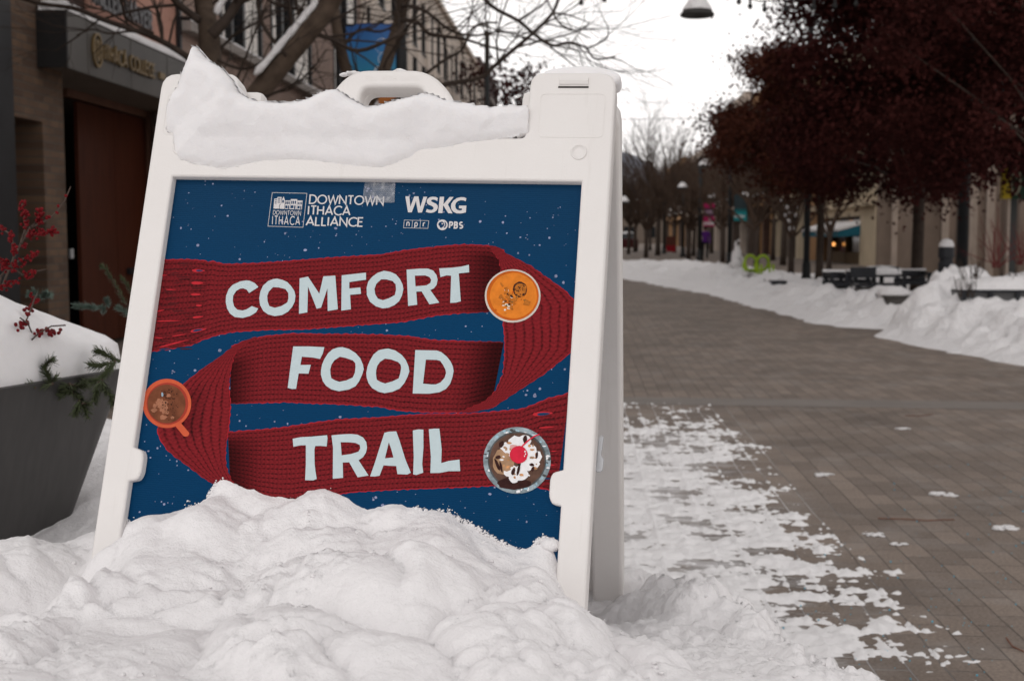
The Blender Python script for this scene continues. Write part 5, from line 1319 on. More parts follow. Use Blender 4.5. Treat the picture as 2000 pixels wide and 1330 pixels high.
# the long pale building further on
M_pale = plain('pale_concrete', (0.58, 0.50, 0.43), .85, .1, 1.2)
M_pale2 = plain('pale_concrete_fin', (0.66, 0.575, 0.50), .85, .1, 1.2)
yG, yH = yF + .05, yx(944)
pale = empty('pale_building', 'long pale grey building of many narrow windows down the left side of the street', 'building', (WX, yG, 0))
ztop = 8.85
b = MB(); b.box((WX - 8, yG, 0), (WX - .3, yH, ztop)); part('wall', b, M_pale2, pale)
b = MB(); b.box((WX - .29, yG, ztop - .75), (WX + .02, yH, ztop - .1)); b.box((WX - .29, yG, 6.3), (WX - .02, yH, 6.62)); b.box((WX - .29, yG, 3.3), (WX - .02, yH, 3.75)); part('spandrel', b, M_pale, pale)
b = MB(); b.box((WX - 8.1, yG - .05, ztop - .09), (WX + .14, yH + .05, ztop + .06)); part('cornice', b, M_pale2, pale)
nb = int((yH - yG) / 1.9)
b = MB()
for k in range(nb + 1):
    y = yG + (yH - yG) * k / nb; b.box((WX - .29, max(yG, y - .42), 0), (WX + (.0 if k % 3 else .06), min(yH, y + .42), ztop - .76))
part('pier', b, M_pale2, pale)
rs = random.Random(12)
for k in range(nb):
    ya = yG + (yH - yG) * k / nb + .42; yb_ = yG + (yH - yG) * (k + 1) / nb - .42
    for (z0, z1) in ((.5, 3.29), (3.76, 6.29), (6.63, ztop - .76)):
        WP = WX + .16; f = MB(); mid = (ya + yb_) / 2
        f.box((WP - .24, mid - .05, z0), (WP - .12, mid + .05, z1)); f.box((WP - .24, ya, z0), (WP - .16, yb_, z0 + .08))
        wdw = part('window', f, M_dkmetal, pale)
        g = MB(); g.box((WP - .235, ya, z0), (WP - .22, yb_, z1)); under(part('pane', g, M_glass, pale), pale, wdw)
        if rs.random() < .75:
            g = MB(); dn = rs.choice([.3, .5, 1, 1]); g.box((WP - .215, mid + .05, z1 - (z1 - z0) * dn), (WP - .205, yb_, z1)); under(part('blind', g, M_blind, pale), pale, wdw)
# dark brick building beyond
M_dkbrick = brick_mat('dark_red_brick', (0.080, 0.032, 0.024), (0.055, 0.022, 0.018), (0.06, 0.045, 0.04))
y0, y1 = yH + .3, yx(1012)
dkb = empty('brick_building', 'dark red brick building at the far end of the left row', 'building', (WX, y0, 0))
b = MB(); b.box((WX - 8, y0, 0), (WX, y1, 8.2)); b.box((WX - 6, y0 + 3, 8.201), (WX - .4, y0 + 16, 10.3)); part('wall', b, M_dkbrick, dkb)
for k in range(9):
    for z0 in (1.0, 4.4):
        y = y0 + 1.5 + k * (y1 - y0 - 3) / 9; g = MB(); g.box((WX - .05, y, z0), (WX + .02, y + 1.4, z0 + 2.0)); part('window', g, M_glass, dkb)
b = MB(); b.box((WX - 8.1, y0 - .05, 8.0), (WX + .2, y1, 8.19)); part('cornice', b, M_ledge, dkb)

# ------------------------------------------------------------------ right side: shop fronts
RX = 11.7
ry = lambda px: at_x(px, 462, RX).y
zR = lambda px, py: at_x(px, py, RX).z
M_stone = plain('brown_grey_stone', (0.25, 0.19, 0.15), .85, .12, 1.5)
M_stone2 = plain('pale_stone_fin', (0.44, 0.36, 0.30), .85, .1, 2)
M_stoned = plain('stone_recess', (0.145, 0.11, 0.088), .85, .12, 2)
M_cream = plain('cream_render', (0.55, 0.45, 0.32), .8, .1, 1)
M_tan = plain('orange_tan_brick', (0.36, 0.20, 0.095), .85, .15, 1.5)
M_teal = plain('teal_awning', (0.012, 0.105, 0.150), .7, .1, 3)
M_ylw = plain('honey_wood_frame', (0.17, 0.10, 0.035), .6, .15, 3)
M_tex = plain('pale_lettering', (0.62, 0.62, 0.62), .6, .05, 3)
M_bulb, _t, _b2 = nodes_of('warm_lamp'); _b2.inputs['Emission Color'].default_value = (1, .42, .12, 1); _b2.inputs['Emission Strength'].default_value = 1.6; _b2.inputs['Base Color'].default_value = (.5, .2, .05, 1)
# stone office with deep bays
s0, s1 = ry(2120), ry(1711)
bank = empty('stone_building', 'brown stone building with tall bays and pale fins on the right', 'building', (RX, s0, 0))
def rpart(name, mb, mat, parent, **k): return local(mb.build(name, mat, **k), parent)
b = MB(); b.box((RX + .8, s0, 0), (RX + 9, s1, 11)); b.box((RX, s0, 3.25), (RX + .79, s1, 11))
bays = [(1718, 1743), (1804, 1839), (1858, 1899), (1914, 1935), (1945, 1990), (2010, 2080)]
ys_ = [s1] + [ry(v) for a, c in bays for v in (a, c)] + [s0]
for k in range(0, len(ys_), 2): b.box((RX + .0, ys_[k + 1], 0), (RX + .79, ys_[k], 3.249))
rpart('wall', b, M_stone, bank)
for k, (a, c) in enumerate(bays):
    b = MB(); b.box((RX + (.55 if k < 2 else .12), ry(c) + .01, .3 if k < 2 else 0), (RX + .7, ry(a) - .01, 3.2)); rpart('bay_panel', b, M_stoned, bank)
for px in (1852, 1907, 1940, 1752, 1797):
    y = ry(px); b = MB(); b.box((RX - .18, y - .09, 0), (RX - .002, y + .09, 3.9)); rpart('fin', b, M_stone2, bank)
b = MB(); b.box((RX - .1, s0, 3.9), (RX - .002, s1, 4.3)); rpart('band_course', b, M_stone2, bank)
for k in range(8):
    for z0 in (4.9, 8.0):
        y = s0 + 1 + k * (s1 - s0 - 2) / 8; b = MB(); b.box((RX - .02, y, z0), (RX + .05, y + 1.2, z0 + 2.0)); rpart('window', b, M_glass, bank)
# cream shop with the teal awning
t0, t1 = ry(1709), ry(1583)
shop = empty('cream_shop', 'cream shop front with a teal awning, left of the stone building', 'building', (RX, t0, 0))
b = MB(); ya, yb_ = ry(1679), ry(1604)
b.box((RX + 1.0, t0, 0), (RX + 9, t1, 9.5)); b.box((RX, t0, 0), (RX + .99, ya, 9.5)); b.box((RX, ya + .001, zR(1640, 424)), (RX + .99, yb_, 9.5)); rpart('wall', b, M_cream, shop)
b = MB(); b.box((RX - .02, yb_ + .001, 0), (RX + .99, t1, 9.5)); rpart('brick_pier', b, M_tan, shop)
b = MB(); b.box((RX - .25, t0, zR(1640, 408)), (RX - .021, t1, zR(1640, 397))); b.box((RX - .1, t0, 6.4), (RX - .021, t1, 6.7)); rpart('cornice', b, M_cream, shop)
zw = zR(1640, 447)
fr = MB(); fr.box((RX + .3, ya, 0), (RX + .5, ya + .25, zw + .8)); fr.box((RX + .3, yb_ - .25, 0), (RX + .5, yb_, zw + .8)); fr.box((RX + .3, ya + .25, zw - .1), (RX + .5, yb_ - .25, zw)); fr.box((RX + .3, (ya + yb_) / 2 - .1, 0), (RX + .5, (ya + yb_) / 2 + .1, zw - .1)); fr.box((RX + .3, ya + .25, 0), (RX + .5, yb_ - .25, .5))
sw = rpart('shop_window', fr, M_ylw, shop); b = MB(); b.box((RX + .45, ya, .2), (RX + .48, yb_, zw + .8)); q = rpart('pane', b, M_glass, shop); under(q, shop, sw)
for px, py in ((1664, 434), (1611, 431), (1628, 477)):
    p = at_x(px, py, RX + .2); b = MB(); b.ball(p, .09, seg=10, rings=7); under(rpart('lamp_globe', b, M_bulb, shop, smooth=True), shop, sw)
za, zb_ = zR(1640, 463), zR(1640, 452)
b = MB(); b.add([(RX - .9, ya - .1, za), (RX - .9, yb_ + .1, za), (RX - .9, yb_ + .1, zb_), (RX - .9, ya - .1, zb_), (RX + .28, ya - .1, zb_ + .3), (RX + .28, yb_ + .1, zb_ + .3), (RX + .28, ya - .1, za + .1), (RX + .28, yb_ + .1, za + .1)], [(0, 3, 2, 1), (3, 4, 5, 2), (0, 6, 4, 3), (1, 2, 5, 7), (0, 1, 7, 6)])
aw = rpart('awning', b, M_teal, shop)
b = MB(); yl0, yl1 = ry(1656), ry(1629)
for k in range(7):
    y = yl1 + (yl0 - yl1) * (k + .5) / 7
    b.box((RX - .915, y - .17, za + .1), (RX - .903, y - .10, zb_ - .1)); b.box((RX - .915, y - .099, za + (.1 if k % 2 else .22)), (RX - .903, y + .1, za + (.17 if k % 2 else .29)))
under(rpart('awning_lettering', b, M_tex, shop), shop, aw)
b = MB(); b.add([(RX - .93, ya - .12, zb_ + .0), (RX - .93, yb_ + .12, zb_), (RX + .27, yb_ + .1, zb_ + .34), (RX + .27, ya - .12, zb_ + .34), (RX - .93, ya - .12, zb_ + .11), (RX - .93, yb_ + .12, zb_ + .11), (RX + .27, yb_ + .1, zb_ + .5), (RX + .27, ya - .12, zb_ + .5)], [(0, 1, 5, 4), (4, 5, 6, 7), (0, 4, 7, 3), (1, 2, 6, 5)])
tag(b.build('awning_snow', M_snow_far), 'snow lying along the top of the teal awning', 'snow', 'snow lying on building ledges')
# a run of older shops further down
rs = random.Random(44)
def shop_row(px0, px1, hgt, wm, lm, label, nwin, seed, xoff=0.0, base=None):
    rs = random.Random(seed); y0, y1 = ry(px0), ry(px1); X = RX + xoff
    e = empty('shop_building', label, 'building', (X, y0, 0))
    b = MB(); b.box((X, y0, 3.6), (X + 9, y1, hgt)); b.box((X + .8, y0, 0), (X + 9, y1, 3.599)); rpart('wall', b, wm, e)
    b = MB(); b.box((X - .35, y0, hgt - .6), (X - .001, y1, hgt + .1)); rpart('cornice', b, lm, e)
    b = MB(); b.box((X - .25, y0, 3.2), (X - .001, y1, 3.9)); rpart('shop_sign_band', b, base or lm, e)
    n = nwin; w = (y1 - y0) / n
    for k in range(n):
        for z0 in [4.6 + 3.0 * q for q in range(int((hgt - 4.8) / 3))]:
            b = MB(); b.box((X - .03, y0 + w * (k + .3), z0), (X + .02, y0 + w * (k + .7), z0 + 1.8)); rpart('window', b, M_glass if rs.random() < .6 else M_blind, e)
    for k in range(n + 1):
        b = MB(); y = min(max(y0 + w * k, y0 + .25), y1 - .25); b.box((X, y - .25, 0), (X + .79, y + .25, 3.199)); rpart('pier', b, lm if k % 2 else wm, e)
    for k in range(n):
        b = MB(); b.box((X + .4, y0 + w * k + .25, 0), (X + .5, y0 + w * (k + 1) - .25, 3.1)); rpart('shop_window', b, M_glass, e)
    b = MB(); b.add([(X - .25, y0, 3.90), (X - .25, y1, 3.90), (X - .002, y1, 3.92), (X - .002, y0, 3.92), (X - .25, y0, 4.05), (X - .25, y1, 4.05), (X - .002, y1, 4.1), (X - .002, y0, 4.1)], [(0, 1, 5, 4), (4, 5, 6, 7), (0, 4, 7, 3), (1, 2, 6, 5)])
    rpart('snow_strip', b, M_snow_far, e)
    return e
M_br1 = brick_mat('umber_brick', (0.115, 0.070, 0.050), (0.085, 0.052, 0.038), (0.10, 0.08, 0.065)); M_br2 = brick_mat('sand_brick', (0.17, 0.125, 0.09), (0.14, 0.10, 0.072), (0.14, 0.11, 0.09)); M_br3 = brick_mat('rust_brick', (0.145, 0.062, 0.038), (0.10, 0.045, 0.03), (0.11, 0.08, 0.06))
shop_row(1582, 1512, 9.2, M_br2, M_cream, 'sand coloured shop building just beyond the cream shop', 3, 1)
shop_row(1511, 1468, 10.6, M_br3, M_tan, 'rust coloured brick shop building beyond the lime green chair', 3, 2, .3)
shop_row(1467, 1400, 11.0, M_br1, M_stone2, 'tall umber brick shop building behind the teal banner', 5, 3, -.2)
shop_row(1399, 1340, 9.5, M_br2, M_stone2, 'sand brick shop building behind the pink banner', 6, 4, .2)
shop_row(1339, 1302, 10.0, M_br1, M_tan, 'umber brick shop building behind the red banner, far down the street', 6, 5, .0)
# low cross building that closes the street
yC2 = 205
far = empty('far_building', 'low pale building closing the far end of the street', 'building', (0, yC2, 0))
b = MB(); b.box((-12, yC2, 0), (22, yC2 + 12, 7)); rpart('wall', b, M_br2, far)
for k in range(9):
    for z0 in (1, 4.2): b = MB(); b.box((-10 + k * 3.4, yC2 - .05, z0), (-8.2 + k * 3.4, yC2 + .02, z0 + 1.8)); rpart('window', b, M_glass, far)
b = MB(); b.box((-12.2, yC2 - .2, 7.001), (22.2, yC2 + 12.2, 7.3)); rpart('roof', b, M_snow_far, far)

# wooded hill at the end of the valley
def hill_mat():
    m, t, b = nodes_of('bare_wooded_hill')
    tc = N(t, 'ShaderNodeTexCoord'); n = N(t, 'ShaderNodeTexNoise', Scale=.045, Detail=9.0, Roughness=.7); L(t, tc.outputs['Object'], n.inputs['Vector'])
    n2 = N(t, 'ShaderNodeTexNoise', Scale=.02, Detail=3.0); L(t, tc.outputs['Object'], n2.inputs['Vector'])
    r = ramp(t, n.outputs['Fac'], [(.35, (.070, .080, .105)), (.6, (.145, .155, .185))]); r2 = ramp(t, n2.outputs['Fac'], [(.58, 0.0), (.64, 1.0)])  # distance haze painted into the woods as blue-grey tones
    L(t, mixc(t, math_n(t, 'MULTIPLY', r2.outputs[0], .5), r.outputs[0], (.5, .48, .48)), b.inputs['Base Color']); b.inputs['Roughness'].default_value = 1
    return m
b = MB(); nx, ny = 150, 14
for j in range(ny + 1):
    for i in range(nx + 1):
        x = -500 + 1100 * i / nx; y = 900 + 500 * j / ny
        crest = 62 * math.exp(-((x - 0) / 190) ** 2) + 30 + 16 * fbm(x, 0, .006, 3, 2) - 20 * sm((x - 35) / 60)
        b.v.append((x, y, crest * sm(j / ny * 1.3) + 4.5 * fbm(x, y, .05, 4, 5) * sm(j / ny * 3)))
for j in range(ny):
    for i in range(nx): a = j * (nx + 1) + i; b.f.append((a, a + 1, a + nx + 2, a + nx + 1)); b.m.append(0)
struct(b.build('hill', hill_mat(), smooth=True))

# ------------------------------------------------------------------ ploughed banks along the right edge of the street
def toe(y):   # street edge of the banks
    return float(np.interp(y, [8, 11, 14.5, 15.7, 20, 26.7, 33, 40, 48, 70, 100], [4.45, 3.97, 3.35, 3.1, 2.70, 2.17, 1.2, .1, -1.5, -3, -3.5]))
def bank_mesh(y0, y1, width, hfn, seed, label, step=.12, rough=1.0):
    b = MB(); ny = int((y1 - y0) / step); nx = int(width / step)
    for j in range(ny + 1):
        y = y0 + (y1 - y0) * j / ny
        for i in range(nx + 1):
            x = toe(y) - .5 + width * i / nx; u = x - toe(y)
            wx, wy = x + .2 * noise.noise((x * 1.5, y * 1.5, seed)), y + .2 * noise.noise((x * 1.5, y * 1.5, seed + 4))
            c1, _ = clods(wx, wy, 2.4, seed); c2, _ = clods(wx, wy, 5.5, seed + 2)
            h = hfn(u, y)
            h += rough * min(1, max(0, h) * 4) * (.10 * fbm(x, y, 1.3, 3, seed) + .15 * (c1 - .45) + .13 * (c2 - .4) + .10 * fbm(x, y, 6, 3, seed))
            h += .05 * fbm(x, y, 1.7, 3, seed + 1) - .02
            b.v.append((x, y, max(-.03, h)))
    for j in range(ny):
        for i in range(nx):
            a = j * (nx + 1) + i
            if max(b.v[a][2], b.v[a + 1][2], b.v[a + nx + 1][2], b.v[a + nx + 2][2]) > -.025: b.f.append((a, a + 1, a + nx + 2, a + nx + 1)); b.m.append(0)
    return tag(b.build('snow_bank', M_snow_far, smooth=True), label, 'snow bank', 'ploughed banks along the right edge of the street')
def h1(u, y):
    x = u + toe(y)
    rise = sm(u / 1.25) * .40
    hump = .50 * math.exp(-((x - 4.95) / .62) ** 2 - ((y - 16.7) / 1.25) ** 2) + .42 * math.exp(-((x - 6.5) / .8) ** 2 - ((y - 17.0) / 1.1) ** 2) + .16 * math.exp(-((x - 4.3) / .5) ** 2 - ((y - 15.4) / .9) ** 2)
    ends = sm((15.1 + 1.15 * max(0, u) - y) / .9) * sm((y - 8.2) / .8)
    return (rise + hump * sm(u / .8)) * ends - .02
def h2_(u, y): return sm((u - .1) / 1.3) * (.47 + .07 * math.sin(y * .9)) * sm((y - 15.8 - .25 * max(0, 1.2 - u)) / 1.2) * sm((24 - y) / 3) * (1 - .8 * sm((u - 2.0) / .8)) - .015
def h3(u, y): return sm(u / 1.5) * (.30 + .12 * noise.noise((y * .23, 0, 4)) + .30 * math.exp(-((y - 31) / 1.6) ** 2) * sm((u - 1.2) / .8) * sm((2.6 - u) / .8)) * sm((y - 20.5) / 3) * (1 - .5 * sm((u - 2.4) / 1)) - .015
def h4(u, y): return sm(u / 2.2) * (.20 + .10 * noise.noise((y * .2, 0, 9))) * sm((y - 38) / 4) * sm((58 - y) / 5) - .02
bank_mesh(8.0, 19.5, 4.4, h1, 3.0, 'nearest big ploughed snow bank at the right edge', .06)
bank_mesh(14.8, 25.0, 4.4, h2_, 8.0, 'lumpy snow bank in the middle, in front of the black benches', .075)
bank_mesh(20.5, 44.0, 5.5, h3, 13.0, 'long snow bank further down, below the lime green chair', .13)
bank_mesh(38.0, 66.0, 7.0, h4, 19.0, 'farthest snow bank curving across the end of the paving', .2)
# snow field on the pavement behind the banks
b = MB()
for j in range(61):
    for i in range(14):
        y = 9 + j * .52; x = toe(y) + 2.4 + i * .5
        b.v.append((x, y, .03 + .10 * fbm(x, y, .6, 3, 3)))
for j in range(60):
    for i in range(13): a = j * 14 + i; b.f.append((a, a + 1, a + 15, a + 14)); b.m.append(0)
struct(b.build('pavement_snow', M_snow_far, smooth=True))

# ------------------------------------------------------------------ trees
M_bark = plain('grey_brown_bark', (0.078, 0.055, 0.040), .9, .35, 9, bump=.006, bscale=30)
M_barkd = plain('dark_bark', (0.046, 0.033, 0.026), .9, .3, 9)
M_barkf = plain('far_twigs', (0.064, 0.041, 0.029), .9, .3, 5)
M_leaf = plain('dry_maroon_leaf', (0.040, 0.0108, 0.0095), .9, .6, 1.3, detail=6, spec=0.05)
M_leaf2 = plain('dry_russet_leaf', (0.056, 0.018, 0.011), .9, .5, 1.3, detail=6, spec=0.05)
def wander(rs, p, d, ln, n, bend, up=0.0):
    pts = [p.copy()]
    for k in range(n):
        d = (d + Vector((rs.gauss(0, bend), rs.gauss(0, bend), rs.gauss(0, bend) + up))).normalized()
        p = p + d * (ln / n); pts.append(p.copy())
    return pts, d
def sprout(rs, mb, pts, r0, r1, level, maxl, lens, nch, sides, spread=.8, up=.05, tips=None):
    n = len(pts)
    mb.tube(pts, [r0 + (r1 - r0) * k / (n - 1) for k in range(n)], max(3, sides), cap=False)
    if level >= maxl:
        if tips is not None: tips.append(pts[-1])
        return
    for c in range(nch[level]):
        f = rs.uniform(.25, 1.0) if c else 1.0
        k = min(n - 2, int(f * (n - 1))); p = pts[k].lerp(pts[k + 1], f * (n - 1) - k)
        d = (pts[k + 1] - pts[k]).normalized()
        ax = Vector((rs.gauss(0, 1), rs.gauss(0, 1), rs.gauss(0, 1))); ax = (ax - d * ax.dot(d)).normalized()
        nd_ = (d + ax * spread * rs.uniform(.5, 1.2)).normalized()
        ln = lens[level] * rs.uniform(.6, 1.2) * (1.15 - .4 * f)
        q, _ = wander(rs, p, nd_, ln, 4 if level < maxl - 1 else 3, .16, up)
        rr = (r0 + (r1 - r0) * f) * rs.uniform(.5, .72)
        sprout(rs, mb, q, rr, rr * .45, level + 1, maxl, lens, nch, sides - 1, spread, up, tips)
def tree_thing(name, label, base, group): return empty(name, label, 'tree', base, group)

# near bare tree left of the street: trunk hidden behind the board, two forks above it
TD = 9.0
def bare_near(label, D, limbs, seed, snowy=()):
    base = at_depth(*limbs[0][0][0], D); base.z = 0
    e = tree_thing('bare_tree', label, base, 'bare street trees on the left')
    rs = random.Random(seed); tr_ = MB(); cr_ = MB()
    for li, (path, ws, kids) in enumerate(limbs):
        pts = [at_depth(x, y, D + dz) for (x, y), dz in zip(path, np.cumsum([0] + [rs.uniform(-.12, .12) for _ in path[1:]]))]
        if li == 0: pts[0] = Vector((pts[0].x, pts[0].y, -.05))
        # smooth the traced line
        P = []
        for k in range(len(pts) - 1):
            a, c = pts[k], pts[k + 1]; p0 = pts[max(0, k - 1)]; p3 = pts[min(len(pts) - 1, k + 2)]
            for q in range(4):
                t = q / 4; P.append(.5 * ((2 * a) + (c - p0) * t + (2 * p0 - 5 * a + 4 * c - p3) * t * t + (3 * a - p0 - 3 * c + p3) * t ** 3))
        P.append(pts[-1])
        R0, R1 = ws[0] / 2400 * D / 2, ws[1] / 2400 * D / 2
        (tr_ if ws[0] > 24 else cr_).tube(P, [R0 + (R1 - R0) * k / (len(P) - 1) for k in range(len(P))], 10 if ws[0] > 24 else 6, cap=True)
        for k in range(kids):
            f = rs.uniform(.2, 1.0); i = min(len(P) - 2, int(f * (len(P) - 1))); p = P[i]; d = (P[i + 1] - P[i]).normalized()
            ax = RGT * rs.gauss(0, 1) + Vector((0, 0, 1)) * rs.gauss(0.1, 1) + FWD * rs.gauss(0, .8); ax = (ax - d * ax.dot(d)).normalized()
            q, _ = wander(rs, p, (d + ax * rs.uniform(.6, 1.1)).normalized(), rs.uniform(.5, 1.1), 5, .17, .03)
            rr = min((R0 + (R1 - R0) * f) * .5, .014); sprout(rs, cr_, q, rr, rr * .4, 0, 2, [.55, .3], [5, 4], 4, .8, .02)
    local(tr_.build('trunk', M_bark, smooth=True), e); local(cr_.build('crown', M_barkd, smooth=True), e)
    for path, w, lab in snowy:
        b = MB(); pts = [at_depth(x - 3, y - 3, D + .0) for x, y in path]; r = w / 2400 * D / 2
        P = []
        for k in range(len(pts) - 1):
            for q in range(5): P.append(pts[k].lerp(pts[k + 1], q / 5) + Vector((0, 0, rs.gauss(0, r * .10))))
        P.append(pts[-1]); b.tube(P, [r * (.5 if k in (0, len(P) - 1) else rs.uniform(.8, 1.08)) for k in range(len(P))], 9)
        tag(b.build('limb_snow', M_snow_far, smooth=True), lab, 'snow', 'snow caught on the bare limbs')
bare_near('bare tree with a straight trunk above the snow peak and one limb leaning right', 9.0, [
    ([(418, 640), (416, 420), (417, 300), (414, 200), (411, 120), (408, 60), (398, 10), (392, -60)], (62, 34), 5),
    ([(414, 310), (450, 250), (505, 182), (560, 112), (605, 60), (640, 15), (668, -40), (690, -110)], (48, 34), 6),
    ([(412, 70), (434, 48), (452, 25), (468, -5), (480, -50)], (24, 18), 3),
    ([(396, 152), (372, 118), (340, 95), (290, 69), (212, 43), (144, 17), (80, 8), (20, -10)], (14, 7), 6),
    ([(388, 40), (350, 10), (330, -10), (290, -40)], (16, 9), 3),
    ([(300, 66), (250, 40), (238, 8), (225, -30)], (7, 4), 3),
    ([(292, 70), (256, 62), (212, 66), (180, 58), (150, 70)], (6, 3), 3),
    ([(600, 62), (650, 78), (700, 100), (770, 72), (790, 48)], (10, 6), 6),
    ([(560, 110), (520, 60), (505, 20), (500, -30)], (9, 5), 5),
    ([(425, 118), (480, 135), (540, 100), (580, 40), (600, -10)], (7, 4), 5),
    ([(620, 40), (590, 20), (540, 10), (500, -20)], (9, 5), 5),
], 5, [(((500, 150), (545, 98), (592, 42), (622, 6)), 15, 'snow along the upper side of the limb leaning right'), (((424, 32), (432, 14), (443, -2)), 15, 'snow wedged in the fork above the straight trunk'), (((610, 12), (630, -8), (650, -30)), 11, 'clump of snow higher up the leaning limb')])
bare_near('forked bare tree behind the carrying handle, twigs reaching over the white sky', 11.0, [
    ([(712, 640), (712, 400), (713, 260), (718, 205), (733, 180), (752, 132), (765, 90), (780, 44), (786, 0), (790, -60)], (26, 24), 5),
    ([(716, 240), (692, 180), (676, 135), (664, 90), (656, 40), (650, -20)], (25, 18), 5),
    ([(720, 225), (790, 190), (870, 166), (938, 152), (965, 130), (1000, 100), (1038, 68), (1080, 25), (1095, -20)], (13, 6), 8),
    ([(930, -20), (962, 14), (1012, 41), (1037, 62), (1075, 89), (1108, 84), (1125, 86), (1145, 95), (1163, 116), (1202, 111)], (8, 3.4), 7),
    ([(830, 146), (868, 118), (900, 100), (912, 78), (922, 57), (945, 46), (972, 45)], (7, 4), 5),
    ([(782, 40), (815, 44), (837, 66), (870, 72), (905, 77), (942, 88), (985, 100)], (10, 4), 6),
    ([(784, 10), (830, 22), (880, 60), (930, 70), (985, 62), (1040, 80)], (8, 3), 6),
    ([(1080, 26), (1110, 30), (1150, 45)], (4.5, 2), 3), ([(1080, 26), (1095, 48), (1120, 60), (1155, 76)], (4.5, 2), 3),
    ([(1145, 96), (1168, 86), (1186, 74), (1188, 50)], (4, 2), 3), ([(1075, 92), (1100, 112), (1122, 130), (1140, 150)], (3.5, 2), 2),
    ([(1012, 41), (1042, 22), (1065, 5), (1080, -20)], (5, 3), 4),
    ([(664, 100), (700, 60), (745, 62), (790, 40)], (8, 4), 4), ([(752, 140), (720, 150), (690, 140), (665, 150)], (5, 3), 3),
], 17)

def leafy_oak(label, X, Y, seed, trunk_r, crown_c, crown_r, nleaf, mat, lsize, name='red_oak', lobes=60, zmin=None, bias=0.0, sig=.42):
    e = tree_thing(name, label, (X, Y, 0), 'oaks still holding dry leaves'); rs = random.Random(seed)
    t = MB(); top = crown_c[2] + crown_r[2] * .5
    t.tube([(X, Y, -.05), (X + .02, Y, .4), (X + .03, Y, 1.4), (X + .05, Y, crown_c[2]), (X + .05, Y, top)], [trunk_r * 1.25, trunk_r * 1.05, trunk_r, trunk_r * .7, trunk_r * .25], 10)
    cs = []
    for i in range(lobes):
        while True:
            v = Vector((rs.uniform(-1, 1), rs.uniform(-1, 1), rs.uniform(-1, 1)))
            if .25 < v.length < 1: break
        v = v * (v.length ** -.35)
        c = Vector((crown_c[0] + v.x * crown_r[0], crown_c[1] + v.y * crown_r[1], crown_c[2] + v.z * crown_r[2]))
        if zmin and c.z < zmin: c.z = zmin + rs.random() * .5
        cs.append(c)
        p0 = Vector((X + .04, Y, max(1.9, min(top, c.z - (c - Vector((X, Y, c.z))).length * .55))))
        q = [p0, p0.lerp(c, .5) + Vector((0, 0, .12)), c]
        if i % 2 == 0: t.tube(q, [trunk_r * .28, trunk_r * .16, trunk_r * .05], 4, cap=False)
    local(t.build('trunk', M_barkd, smooth=True), e)
    b = MB()
    for i in range(nleaf):
        c = cs[rs.randrange(len(cs))]; s = sig * (1 if rs.random() < .8 else 1.6)
        p = c + Vector((rs.gauss(0, s), rs.gauss(0, s), rs.gauss(0, s * .72)))
        if zmin and p.z < zmin - .12 + .35 * noise.noise((p.x * 1.2, p.y * 1.2, 3)): continue
        a = Vector((rs.gauss(0, 1), rs.gauss(0, 1), rs.gauss(0, 1))).normalized(); c2 = a.orthogonal().normalized(); c2 = (Matrix.Rotation(rs.random() * 6.3, 3, a) @ c2)
        l = lsize * rs.uniform(.6, 1.25); d = a.cross(c2) * l * .36; c2 = c2 * l * .5
        b.add([p - c2, p + d * .8 - c2 * .2, p + c2 * .9, p - d - c2 * .1], [(0, 1, 2, 3)])
    local(b.build('crown', mat), e)
def inpoly(x, y, P):
    r = False; n = len(P)
    for i in range(n):
        (ax, ay), (bx, by) = P[i], P[(i + 1) % n]
        if (ay > y) != (by > y) and x < (bx - ax) * (y - ay) / (by - ay) + ax: r = not r
    return r
def oak(label, tpx, Y, poly, nl, nleaf, mat, lsize, seed, ysig=1.3, sig=.26, tr=.10):
    """crown built from leafy boughs: bough ends spread through the crown's outline and depth, limbs lead to each"""
    X = xr(tpx, Y); e = tree_thing('red_oak', label, (X, Y, 0), 'oaks still holding dry leaves'); rs = random.Random(seed)
    t = MB(); zt = 5.2; t.tube([(X, Y, -.05), (X + .02, Y, .4), (X + .03, Y, 1.4), (X + .02, Y, 3.0), (X + .05, Y, zt)], [tr * 1.3, tr * 1.05, tr, tr * .75, tr * .3], 10)
    xs_, ys2 = [p[0] for p in poly], [p[1] for p in poly]; cs = []
    while len(cs) < nl:
        x, y = rs.uniform(min(xs_), max(xs_)), rs.uniform(min(ys2), max(ys2))
        if not inpoly(x, y, poly): continue
        c = at_y(x, y, Y + rs.gauss(0, ysig)); cs.append(c)
        if len(cs) % 3 == 0:
            zb = max(1.9, min(zt, c.z - (Vector((c.x, c.y)) - Vector((X, Y))).length * .5)); p0 = Vector((X + .03, Y, zb))
            t.tube([p0, p0.lerp(c, .5) + Vector((0, 0, .15)), c], [tr * .28, tr * .15, tr * .05], 4, cap=False)
    local(t.build('trunk', M_barkd, smooth=True), e); b = MB()
    for i in range(nleaf):
        c = cs[rs.randrange(nl)]; s = sig * (1 if rs.random() < .88 else 1.5)
        p = c + Vector((rs.gauss(0, s), rs.gauss(0, s), rs.gauss(0, s * .75)))
        a = Vector((rs.gauss(0, 1), rs.gauss(0, 1), rs.gauss(0, 1))).normalized(); c2 = Matrix.Rotation(rs.random() * 6.3, 3, a) @ a.orthogonal().normalized()
        l = lsize * rs.uniform(.6, 1.25); d = a.cross(c2) * l * .36; c2 = c2 * l * .5
        b.add([p - c2, p + d * .8 - c2 * .2, p + c2 * .9, p - d - c2 * .1], [(0, 1, 2, 3)])
    local(b.build('crown', mat), e)
xr = lambda px, Y: at_y(px, 462, Y).x
OAK1 = [(1560, -220), (1530, 20), (1560, 95), (1555, 150), (1520, 216), (1525, 276), (1560, 336), (1590, 378), (1650, 378), (1720, 376), (1790, 384), (1850, 371), (1900, 326), (1900, -220)]
